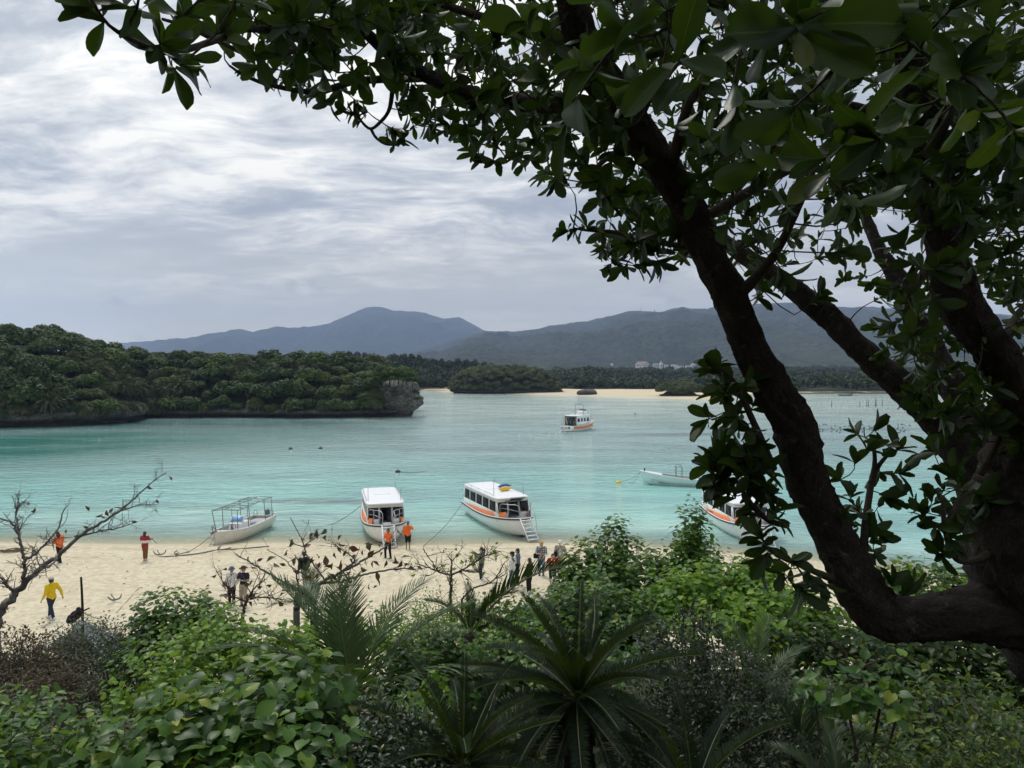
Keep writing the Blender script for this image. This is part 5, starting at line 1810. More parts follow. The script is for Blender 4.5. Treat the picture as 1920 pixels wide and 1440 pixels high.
def person(label, foot, face, H=1.66, top=None, bottom=None, shoes=None, skin=None, arms=('down', 'down'), legs='stand', hair='short', hairm=None, hat=None, hatm=None,
           sleeves='long', coat=False, shorts=False, head=(0, 0), lean=0.0, barefoot=False, female=False, extra=None):
    skin = skin or SKIN
    hairm = hairm or HAIRB
    x0, y0, z0 = foot
    t = thing("person", label, "person", (x0, y0, z0), R_(face))
    t.scale = (H / 1.70,) * 3
    sw = .165 if female else .185
    hip = .095
    hips = {}
    LG = {'stand': [(hip, 0, .0), (-hip, 0.02, .0)], 'walk': [(.08, .24, .02), (-.08, -.22, .03)], 'wide': [(.16, .05, 0), (-.14, -.04, 0)], 'close': [(.07, 0, 0), (-.07, .04, 0)]}[legs]

    def bend(p):
        p = np.array(p, float)
        k = max(0, p[2] - .95)
        p[1] += k * math.sin(lean); p[2] -= k * (1 - math.cos(lean))
        return p
    hd = bend((0, .02, 1.595)); hd[1] += head[0] * .07; hd[2] -= abs(head[0]) * .03; hd[0] += head[1] * .02
    neck = bend((0, -.01, 1.44)); chest = bend((0, 0, 1.29)); waist = bend((0, .01, 1.09)); pel = np.array((0, 0, .95))
    sh = [bend((s * sw, -.01, 1.39)) for s in (1, -1)]
    el = []; wr = []
    for s, k in zip((1, -1), arms):
        e, w = ARMS[k]
        el.append(bend((s * e[0], e[1], e[2]))); wr.append(bend((s * w[0], w[1], w[2])))
    feet = [np.array((f[0], f[1], .075 + f[2])) for f in LG]
    knees = [np.array(((f[0] * .9 + s * hip * .1), f[1] * .55 + .045, .49)) for f, s in zip(LG, (1, -1))]
    hp = [np.array((s * hip, 0, .90)) for s in (1, -1)]

    # continuous body
    mb = MB()
    mb.ell(hd, (.078, .096, .115), 14, 12); mb.ell(hd + [0, .03, -.055], (.058, .068, .062), 12, 8)
    capsule(mb, neck + [0, 0, -.03], hd + [0, -.015, -.08], .058, .052)
    mb.ell(chest, (sw * .88, .105, .17), 14, 10); mb.ell(waist, (.125, .09, .16), 14, 10); mb.ell(pel, (.155, .11, .13), 14, 10)
    for k in range(2):
        capsule(mb, chest + [0, 0, .06], sh[k], .06, .055)
        capsule(mb, sh[k], el[k], .050, .040); capsule(mb, el[k], wr[k], .039, .027)
        capsule(mb, hp[k], knees[k], .082, .055); capsule(mb, knees[k], feet[k], .052, .036)
        mb.ell(feet[k] + [0, .06, -.04], (.042, .115, .033), 10, 8)
        h = unit(wr[k] - el[k]); mb.ell(wr[k] + h * .055, (.03, .03, .05), 10, 8, rot=np.array(Vector(h).to_track_quat('Z', 'Y').to_matrix()))
    v, q, tr = remeshed("body", mb, skin, .021)
    b2 = MB(); b2.add(v, q, tr)
    nface = len(q) + len(tr)
    # nose, ears, lips, fingers
    b2.ell(hd + [0, .098, -.015], (.014, .022, .022), 8, 6)
    for s in (-1, 1): b2.ell(hd + [s * .08, -.005, -.01], (.012, .022, .032), 8, 6)
    for k, s in zip(range(2), (1, -1)):
        h = unit(wr[k] - el[k]); side = unit(np.cross(h, [0, 0, 1.0]) + 1e-6); up = np.cross(side, h)
        pc = wr[k] + h * .085
        for j, (o, ln) in enumerate(((-.024, .068), (-.008, .078), (.008, .074), (.023, .058))):
            b2.tube([pc + side * o * .9, pc + side * o * 1.1 + h * ln * .5 - up * .012 * 0, pc + side * o * 1.1 + h * ln * .8 - up * .022, pc + side * o + h * ln * .92 - up * .04], [.0095, .009, .008, .006], 6)
        b2.tube([wr[k] + h * .035 + side * .026 * s, wr[k] + h * .06 + side * .05 * s, wr[k] + h * .095 + side * .052 * s], [.012, .011, .008], 6)
    vv, qq, tt = b2.arrays()
    e2 = MB()
    for s in (-1, 1): e2.ell(hd + [s * .030, .088, .012], (.012, .010, .008), 8, 6)
    e2.ell(hd + [0, .094, -.058], (.024, .008, .006), 8, 5)
    ev, eq, et = e2.arrays()
    nq, nt_ = len(qq), len(tt)
    me = mesh_from("body", np.vstack([vv, ev]), np.vstack([qq, eq + len(vv)]), np.vstack([tt, et + len(vv)]), mats=[skin, EYE], smooth=True,
                   mat_idx=np.concatenate([np.zeros(nq), np.ones(len(eq)), np.zeros(nt_), np.ones(len(et))]))
    put("body", me, t)

    # clothing
    def garment(name, build, mat, vox=.022):
        g = MB(); build(g)
        v, q, tr = remeshed(name, g, mat, vox)
        return put(name, mesh_from(name, v, q, tr, mat, True), t)

    def b_bottom(g):
        g.ell(pel + [0, 0, -.01], (.172, .128, .125), 14, 10)
        for k in range(2):
            capsule(g, hp[k], knees[k], .104, .078)
            if shorts:
                pass
            else:
                capsule(g, knees[k], feet[k] + [0, 0, .015], .078, .062)
    garment("shorts" if shorts else "trousers", b_bottom, bottom)

    def b_top(g):
        w = 1.12 if coat else 1.0
        g.ell(chest, (sw * .98 * w, .128 * w, .185), 14, 10); g.ell(waist, (.150 * w, .118 * w, .19), 14, 10); g.ell(pel + [0, 0, -.0 if coat else .05], (.172 * w, .134 * w, .16 if coat else .11), 14, 10)
        if coat == 'long': g.ell(pel + [0, 0, -.14], (.178, .14, .24), 14, 10)
        g.ell(neck + [0, 0, -.035], (.082, .078, .05), 12, 8)
        for k in range(2):
            capsule(g, chest + [0, 0, .055], sh[k], .082 * w, .076 * w)
            if sleeves == 'long':
                capsule(g, sh[k], el[k], .074 * w, .060 * w); capsule(g, el[k], wr[k] - unit(wr[k] - el[k]) * .02, .058 * w, .048)
            else:
                m_ = sh[k] * .4 + el[k] * .6
                capsule(g, sh[k], m_, .074, .070)
    garment("jacket" if coat else "shirt", b_top, top)
    if not barefoot:
        for k in range(2):
            g = MB()
            g.ell(feet[k] + [0, .055, -.035], (.052, .135, .042), 12, 8); g.ell(feet[k] + [0, -.03, -.005], (.048, .06, .06), 10, 8)
            g.box(feet[k] + [0, .05, -.064], (.09, .25, .022))
            g.build("shoe", shoes, t, True)
    # hair
    if hair != 'none':
        g = MB()
        g.ell(hd + [0, -.022, .030], (.091, .100, .105), 16, 12)
        g.ell(hd + [0, -.05, -.035], (.080, .070, .075), 14, 8)
        if hair in ('long',):
            g.ell(hd + [0, -.075, -.14], (.095, .050, .20), 14, 10); g.ell(hd + [0, -.085, -.28], (.085, .04, .14), 12, 8)
        if hair == 'pony':
            g.tube(smooth_path([hd + [0, -.10, .03], hd + [0, -.17, .0], hd + [0, -.17, -.12], hd + [0, -.14, -.24]], 10), [.03, .04, .045, .048, .048, .045, .04, .035, .025, .01], 9)
        v, q, tr = g.arrays()
        keep = v[:, 1] < hd[1] + .066
        v[:, 1] = np.minimum(v[:, 1], hd[1] + .068 - .05 * np.clip(hd[2] + .03 - v[:, 2], 0, .2) * 10)
        v = v + (rng.random(v.shape) - .5) * .008
        put("hair", mesh_from("hair", v, q, tr, hairm, True), t)
    if hat:
        g = MB()
        hc = hd + [0, -.01, .055]
        th = np.linspace(0, 2 * np.pi, 28, endpoint=False)
        cx, sx = np.cos(th), np.sin(th)
        brim = {'cap': None, 'bucket': (.165, -.035), 'brim': (.185, 0.0)}[hat]
        hh = .10 if hat != 'cap' else .085
        rows = []
        if brim:
            rows += [np.stack([cx * brim[0], sx * brim[0] * 1.05, np.full(28, brim[1])], -1), np.stack([cx * .105, sx * .118, np.full(28, .012)], -1)]
        else:
            rows += [np.stack([cx * .103, sx * .116, np.full(28, .0)], -1)]
        for f, r in ((.4, .103), (.75, .090), (.95, .06), (1.0, .02)):
            rows.append(np.stack([cx * r, sx * r * 1.13, np.full(28, f * hh)], -1))
        g.grid(np.array(rows) + hc, closed=True)
        if hat == 'cap':
            a = np.linspace(-1.15, 1.15, 12)
            g.grid(np.array([np.stack([np.sin(a) * .10, np.cos(a) * .112, 0 * a + .006], -1), np.stack([np.sin(a) * .095, np.cos(a) * .12 + .085 * np.cos(a), 0 * a - .012], -1)]) + hc)
        g.build("hat", hatm, t, True)
    if extra: extra(t, locals())
    return t


def foot_at(u, v):
    """where the ray through a pixel meets the sand"""
    lo, hi = 8.0, 70.0
    for _ in range(50):
        m = (lo + hi) / 2
        p = PX(u, v, m)
        if p[2] > float(ground(p[0], p[1])): lo = m
        else: hi = m
    p = PX(u, v, lo)
    return (p[0], p[1], float(ground(p[0], p[1])) - .01)


def held(name, label, cat, mb, mat, t, loc):
    """a thing carried by a person: own top-level object placed in the person's frame"""
    M = Matrix.Translation(t.location) @ Matrix.Rotation(t.rotation_euler[2], 4, 'Z') @ Matrix.Scale(t.scale[0], 4)
    o = put(name, mb.mesh(name, mat, True))
    o.matrix_world = M @ Matrix.Translation(loc)
    return tag(o, label, cat)


def bag(label, mat, t, loc, s=(.2, .09, .2), strap=None):
    mb = MB(); mb.slab((0, 0, 0), s[0] / 2, s[1] / 2, -s[2] / 2, s[2] / 2, 5, .02, 20)
    if strap: mb.tube(smooth_path([np.asarray(q) - np.asarray(loc) for q in strap], 14), .011, 5)
    return held("shoulder_bag", label, "bag", mb, mat, t, loc)


def build_people():
    Y = cloth("yellow", (.74, .52, .02)); JE = cloth("dark_jeans", (.028, .040, .065)); JB = cloth("blue_jeans", (.16, .24, .32)); BK = cloth("black", (.012, .012, .014))
    OR = cloth("orange", (.86, .17, .035)); BR = cloth("brown", (.19, .095, .040)); WH = cloth("white", (.72, .72, .72)); CR = cloth("cream", (.60, .53, .42))
    KH = cloth("khaki", (.34, .30, .23)); GY = cloth("grey", (.17, .17, .18)); LG = cloth("light_grey", (.36, .36, .36)); NV = cloth("navy", (.022, .026, .045)); RD = cloth("red", (.52, .018, .03))
    BE = cloth("beige", (.38, .33, .25)); GN = cloth("dark_green", (.025, .060, .038)); SB = cloth("slate_blue", (.12, .15, .21)); TN = cloth("tan", (.45, .25, .10)); MK = cloth("mask", (.78, .78, .78))
    WS = paint("white_shoe", (.66, .65, .63), .6, .4); BS = paint("black_shoe", (.02, .02, .02), .5, .4); PH = paint("phone_black", (.015, .015, .018), .2, .5); RC = paint("red_case", (.6, .03, .03), .4, .5)

    def hood(t, L):
        m = MB(); m.ell(L['neck'] + np.array([0, -.09, .0]), (.10, .06, .085), 12, 8); m.build("hood", Y, t, True)
    person("person in a yellow hooded jacket and cream cap walking left across the sand", foot_at(97, 1161), 68, 1.68, Y, JE, WS, arms=('swing_b', 'out'), legs='walk', hat='cap', hatm=CR, coat=True, extra=hood)
    p = person("person in a bright orange jacket walking with head bowed behind the bare branch", foot_at(112, 1055), 62, 1.72, OR, BK, BS, skin=SKIN2, arms=('swing_f', 'phone_low'), legs='walk', coat=True, head=(1, 0), lean=.12)
    p = person("woman with long black hair in a red and white sweater seen from behind", foot_at(272, 1050.5), 4, 1.60, striped(), BR, WS, arms=('hold', 'phone_low'), legs='close', hair='long', coat=True, female=True)
    mb = MB(); mb.tube([(0, 0, 0), (.26, .02, -.30)], .012, 6)
    held("selfie_stick", "thin dark stick held by the woman in the red and white sweater", "stick", mb, PH, p, (.29, .30, 1.2))
    p = person("woman in a white jacket and dark bucket hat with a strap across her chest", foot_at(435, 1134), 178, 1.62, WH, BK, WS, arms=('down', 'pocket'), hat='bucket', hatm=SB, coat=True, female=True)
    bag("dusky shoulder bag hanging at the hip of the woman in the white jacket", cloth("plum", (.20, .13, .13)), p, (.30, .03, .95), (.22, .10, .22), [(.30, .03, 1.05), (.20, .13, 1.2), (-.02, .15, 1.36), (-.11, .03, 1.45)])
    person("man in a black T-shirt and brown brimmed hat standing with arms folded", foot_at(457, 1136), 172, 1.68, NV, KH, BS, arms=('cross', 'cross'), sleeves='short', hat='brim', hatm=cloth("hat_brown", (.07, .055, .045)))
    p = person("person in a black jacket striding left behind the red leaved tree", foot_at(572, 1102), 35, 1.68, BK, LG, BS, arms=('swing_f', 'down'), legs='walk', coat=True, lean=.18)
    mb = MB(); mb.slab((0, 0, 0), .17, .09, -.24, .24, 4, .04, 22)
    held("backpack", "black backpack on the person striding behind the red leaved tree", "backpack", mb, BK, p, (0, -.20, 1.26))
    person("crew member in an orange life vest and black trousers in front of the boat doorway", foot_at(728, 1047), 150, 1.68, OR, BK, BS, skin=SKIN2, arms=('phone_low', 'out'), legs='wide', sleeves='short', coat=False)
    def shades(t, L):
        m = MB(); m.box(L['hd'] + np.array([0, .092, .014]), (.13, .02, .032)); m.build("sunglasses", PH, t)
    person("man in an orange jacket and black shorts raising a hand to his chin", foot_at(765, 1030), 185, 1.68, OR, BK, None, skin=SKIN2, arms=('down', 'chin'), shorts=True, barefoot=True, hat='cap', hatm=GY, coat=True, extra=shades)
    p = person("woman with a black ponytail in a long grey jacket raising a phone", foot_at(903, 1087), 88, 1.60, GY, JE, WS, arms=('phone_high', 'phone_high'), legs='close', hair='pony', coat='long', female=True)
    mb = MB(); mb.box((0, 0, 0), (.16, .012, .08))
    held("phone", "phone held up by the woman in the long grey jacket", "phone", mb, PH, p, (0, .48, 1.47))
    p2 = person("person in a slate blue shirt standing just behind the man in the white shirt", (lambda f: (f[0] + .12, f[1] + .55, f[2]))(foot_at(966, 1102)), 80, 1.70, SB, NV, BS, arms=('down', 'down'), coat=True)
    p = person("man in a white shirt, black cap and blue jeans looking left", foot_at(961, 1103), 62, 1.70, WH, JB, WS, arms=('down', 'pocket'), hat='cap', hatm=BK, coat=True)
    o = bag("black waist bag with a red tag on the man in the white shirt", BK, p, (.24, -.10, 1.0), (.12, .24, .22))
    p = person("woman with long black hair dressed all in black, facing away to the left", foot_at(993, 1111), 52, 1.58, BK, BK, WS, arms=('phone_low', 'down'), legs='close', hair='long', coat=False, female=True)
    p = person("man in a black and white plaid shirt and tan cap looking down at a camera", foot_at(1015, 1079), 178, 1.72, plaid(), JB, BS, arms=('phone_low', 'phone_low'), hat='cap', hatm=TN, coat=True, head=(.8, 0))
    mb = MB(); mb.slab((0, 0, 0), .06, .035, -.045, .045, 6, .01, 16); mb.tube([(0, .03, 0), (0, .075, 0)], .032, 10)
    held("compact_camera", "small camera in the hands of the man in the plaid shirt", "camera", mb, RC, p, (0, .30, 1.19))
    bag("black shoulder bag at the side of the man in the plaid shirt", BK, p, (.27, .06, 1.0), (.24, .10, .24), [(.27, .06, 1.1), (.18, .16, 1.25), (-.06, .14, 1.40), (-.12, .02, 1.46)])
    p = person("man in a beige jacket, white cap and white face mask beside the big green bush", foot_at(1050, 1076), 172, 1.70, BE, KH, WS, arms=('down', 'pocket'), hat='cap', hatm=MK, coat=True,
               extra=lambda t, L: [MB().ell(L['hd'] + np.array([0, .072, -.045]), (.062, .045, .045), 12, 8).build("face_mask", MK, t, True), MB().ell(L['waist'] + np.array([0, .075, .05]), (.075, .08, .28), 12, 8).build("undershirt", cloth("lilac", (.55, .55, .68)), t, True)])
    bag("black sling bag across the man in the beige jacket", BK, p, (.22, .13, 1.05), (.18, .08, .24), [(.22, .13, 1.15), (.10, .18, 1.28), (-.08, .14, 1.42)])
    p = person("man in a red shirt with a white towel round his neck, bending towards the camera", foot_at(1036, 1101), 182, 1.66, RD, NV, WS, arms=('out', 'phone_low'), sleeves='short', coat=False, lean=.22, head=(.7, 0), shorts=True,
               extra=lambda t, L: [MB().tube(smooth_path([L['neck'] + np.array([s * .05, .12, -.32]), L['neck'] + np.array([s * .06, .115, -.1]), L['neck'] + np.array([s * .04, -.06, .03])], 8), .024, 6).build("towel", MK, t, True) for s in (-1, 1)])
    def at(u, d): return (lambda q: (q[0], q[1], float(ground(q[0], q[1])) - .01))(np.array([(u - 960) / F * d, d]))
    person("grey haired man in a dark green shirt behind the palm fronds, facing the water", at(629, 25.6), -25, 1.66, GN, KH, BS, arms=('down', 'down'), hairm=HAIRG)
    person("dark haired person in black almost hidden behind the light green bush", at(878, 25.6), 20, 1.62, BK, BK, BS, arms=('down', 'down'), female=True)


build_people()

# ================================================================== FOREGROUND PLANTS
# ---- leaf shapes: base at origin, length 1 along +Y, face up +Z
def leaf_shape(profile, width, across=4, fold=0.16, curl=0.12, lobes=0.0, wave=0.0):
    """profile: half width (relative) at equal steps along the length"""
    m = len(profile)
    ts = np.linspace(0, 1, m)
    xs = np.linspace(-1, 1, across + 1)
    V = []; U = []
    for t, w in zip(ts, profile):
        for x in xs:
            hw = w * width / 2
            y = t
            if lobes and t < .35: y -= lobes * abs(x) ** 1.5 * (1 - t / .35)
            z = fold * abs(x) * hw * 1.6 - curl * (t ** 2) + wave * math.sin(t * 9 + x * 2) * abs(x)
            V.append((x * hw, y, z)); U.append((.5 + .5 * x, t))
    n = across + 1
    Q = [(i * n + j, i * n + j + 1, (i + 1) * n + j + 1, (i + 1) * n + j) for i in range(m - 1) for j in range(across)]
    return np.array(V), np.array(Q), np.array(U)


OBOV = leaf_shape([.09, .26, .50, .74, .92, 1.0, .97, .80, .12], .44, 4, .22, .13)
OBOV_LO = leaf_shape([.12, .72, 1.0, .45], .46, 2, .22, .13)
HEART = leaf_shape([.42, .86, 1.0, .92, .72, .46, .20, .01], .98, 4, .14, .20, lobes=.16, wave=.012)
HEART_LO = leaf_shape([.45, .95, .97, .64, .05], .95, 2, .16, .20, lobes=.16)
OVATE = leaf_shape([.06, .55, .92, 1.0, .80, .42, .02], .56, 2, .22, .18)
OVATE_LO = leaf_shape([.10, .82, 1.0, .66, .04], .56, 2, .22, .16)
LANCE_LO = leaf_shape([.10, .9, .8, .03], .34, 2, .2, .2)
DISC_LO = leaf_shape([.4, 1.0, .85, .1], .8, 2, .12, .12)
BIG = leaf_shape([.10, .45, .8, .98, .95, .7, .2, .02], .60, 4, .25, .30, wave=.03)


def frames(dirv, nrm):
    y = unit(dirv)
    z = np.asarray(nrm, float) - y * np.sum(nrm * y, -1, keepdims=True)
    z = unit(z + 1e-6)
    x = np.cross(y, z)
    return x, y, z


def leaf_cloud(tm, pos, dirv, nrm, size, wide=None):
    V, Q, U = tm
    x, y, z = frames(dirv, nrm)
    n = len(pos)
    size = np.broadcast_to(size, (n,))
    wide = np.ones(n) if wide is None else wide
    v = pos[:, None, :] + size[:, None, None] * (V[None, :, 0:1] * wide[:, None, None] * x[:, None, :] + V[None, :, 1:2] * y[:, None, :] + V[None, :, 2:3] * z[:, None, :])
    q = (Q[None] + (np.arange(n) * len(V))[:, None, None]).reshape(-1, 4)
    return v.reshape(-1, 3), q, np.tile(U, (n, 1))


def leaf_stuff(name, tm, pos, dirv, nrm, size, mat, parent, off, tint=None, label=None):
    if len(pos) == 0: return None
    v, q, u = leaf_cloud(tm, pos - np.asarray(off), dirv, nrm, size, rng.uniform(.8, 1.15, len(pos)))
    tint = rng.random(len(pos)) if tint is None else tint
    me = mesh_from(name, v, q, None, mat, True, uv=u, attrs={'tint': np.repeat(tint, len(tm[0]))})
    o = put(name, me, parent)
    o['kind'] = 'stuff'
    return o


def leaf_objects(name, variants, pos, dirv, nrm, size, parent, off):
    x, y, z = frames(dirv, nrm)
    for i in range(len(pos)):
        s = float(size[i]); w = s * rng.uniform(.85, 1.15)
        o = bpy.data.objects.new(name, variants[i % len(variants)])
        sc.collection.objects.link(o)
        o.parent = parent
        X, Y, Z = x[i] * w, y[i] * s, z[i] * s
        p = pos[i] - off
        o.matrix_local = Matrix(((X[0], Y[0], Z[0], p[0]), (X[1], Y[1], Z[1], p[1]), (X[2], Y[2], Z[2], p[2]), (0, 0, 0, 1)))


def leaf_variants(name, mk, mat, n=4):
    out = []
    for i in range(n):
        V, Q, U = mk(i)
        out.append(mesh_from(name, V, Q, None, mat, True, uv=U, attrs={'tint': np.zeros(len(V))}))
    return out


def pix(p):
    """picture column, row and depth of points (only to rank leaves by the size they show)"""
    r = p - CAM
    d = r @ _FW
    dd = np.maximum(d, 1e-3)
    return 960 + F * (r @ _RT) / dd, 720 - F * (r @ _UP) / dd, d


def split_big(pos, size, n):
    """indices of the n leaves that show largest inside the frame, and the rest"""
    u, v, d = pix(pos)
    inside = (u > -30) & (u < 1950) & (v > -30) & (v < 1470) & (d > .1)
    score = np.where(inside, size / np.maximum(d, .1), 0) * rng.uniform(.8, 1.2, len(pos))
    order = np.argsort(-score)
    order = order[score[order] > 0]
    big = order[:n]
    rest = np.setdiff1d(np.arange(len(pos)), big)
    return big, rest


# ------------------------------------------------------------------ the big leaning tree
TREE_LEAF = leaf_mat("tree_leaf", [(0.0, (0.009, 0.024, 0.006)), (0.45, (0.015, 0.035, 0.008)), (0.82, (0.030, 0.060, 0.011)), (0.96, (0.06, 0.09, 0.014)), (1.0, (0.12, 0.13, 0.02))],
                     back=(0.030, 0.052, 0.016), trans=0.27, tcol=(0.10, 0.19, 0.006), rough=.34, spec=.20, vein=(0.13, 0.17, 0.05), vamt=.5)
TRUNK_BARK = bark_mat("dark_bark", (0.050, 0.040, 0.033), (0.140, 0.120, 0.100), 13, .33, 1.0, .03, along=True)
TWIG_BARK = bark_mat("twig_bark", (0.05, 0.04, 0.03), (0.10, 0.085, 0.065), 30, .5, .6, .01)


def limb_path(rows, n):
    """rows of (u, v, depth, radius in picture px) -> world points and radii"""
    p = np.array([[*PX(u, v, d), r / F * d] for u, v, d, r in rows])
    s = smooth_path(p, n)
    return s[:, :3], s[:, 3]


def bark_tube(pts, rad, sides=40, rough=.12, seed=0):
    p = np.asarray(pts); n = len(p)
    mb = MB(); mb.tube(p, rad, sides, cap=True)
    v, q, t = mb.arrays()
    k = n * sides
    ring = np.repeat(np.arange(n), sides); ang = np.tile(np.arange(sides) / sides * 2 * np.pi, n)
    al = np.cumsum(np.r_[0, np.linalg.norm(np.diff(p, axis=0), axis=1)])[ring]
    c = p[ring]
    r0 = np.asarray(rad)[ring]
    lump = fbm(np.cos(ang) * 1.2 + al * 2.2, np.sin(ang) * 1.2 + 7 + al * .6, seed, 3) - .5
    plate = np.abs(fbm(np.cos(ang) * 4.2 + 3 + al * 3, np.sin(ang) * 4.2 + al * 16, seed + 3, 3, .6) - .5)
    grit = fbm(np.cos(ang) * 9 + al * 6, np.sin(ang) * 9 + al * 34, seed + 5, 2) - .5
    f = 1 + lump * .30 * (rough / .12) + (plate - .12) * .60 * (rough / .12) + grit * .15
    kr = np.random.default_rng(seed)
    for _ in range(int(al[-1] * 7)):          # knots and old branch scars
        a0, s0, w = kr.uniform(0, 2 * np.pi), kr.uniform(0, al[-1]), kr.uniform(.018, .045)
        da = np.abs((ang - a0 + np.pi) % (2 * np.pi) - np.pi) * r0
        e = (da ** 2 + (al - s0) ** 2) / w ** 2
        f = f + kr.uniform(.10, .26) * np.exp(-e) - .14 * np.exp(-e * 6)
    v[:k] = c + (v[:k] - c) * f[:, None]
    m = MB(); m.add(v, q, t)
    m.bark = np.vstack([np.stack([np.cos(ang) * r0, np.sin(ang) * r0, al], -1), [(0, 0, 0), (0, 0, al[-1])]])
    return m


def put_bark(m, name, T):
    me = m.mesh(name, TRUNK_BARK, True, np.array(T.location), attrs={'bark': m.bark})
    return put(name, me, T)


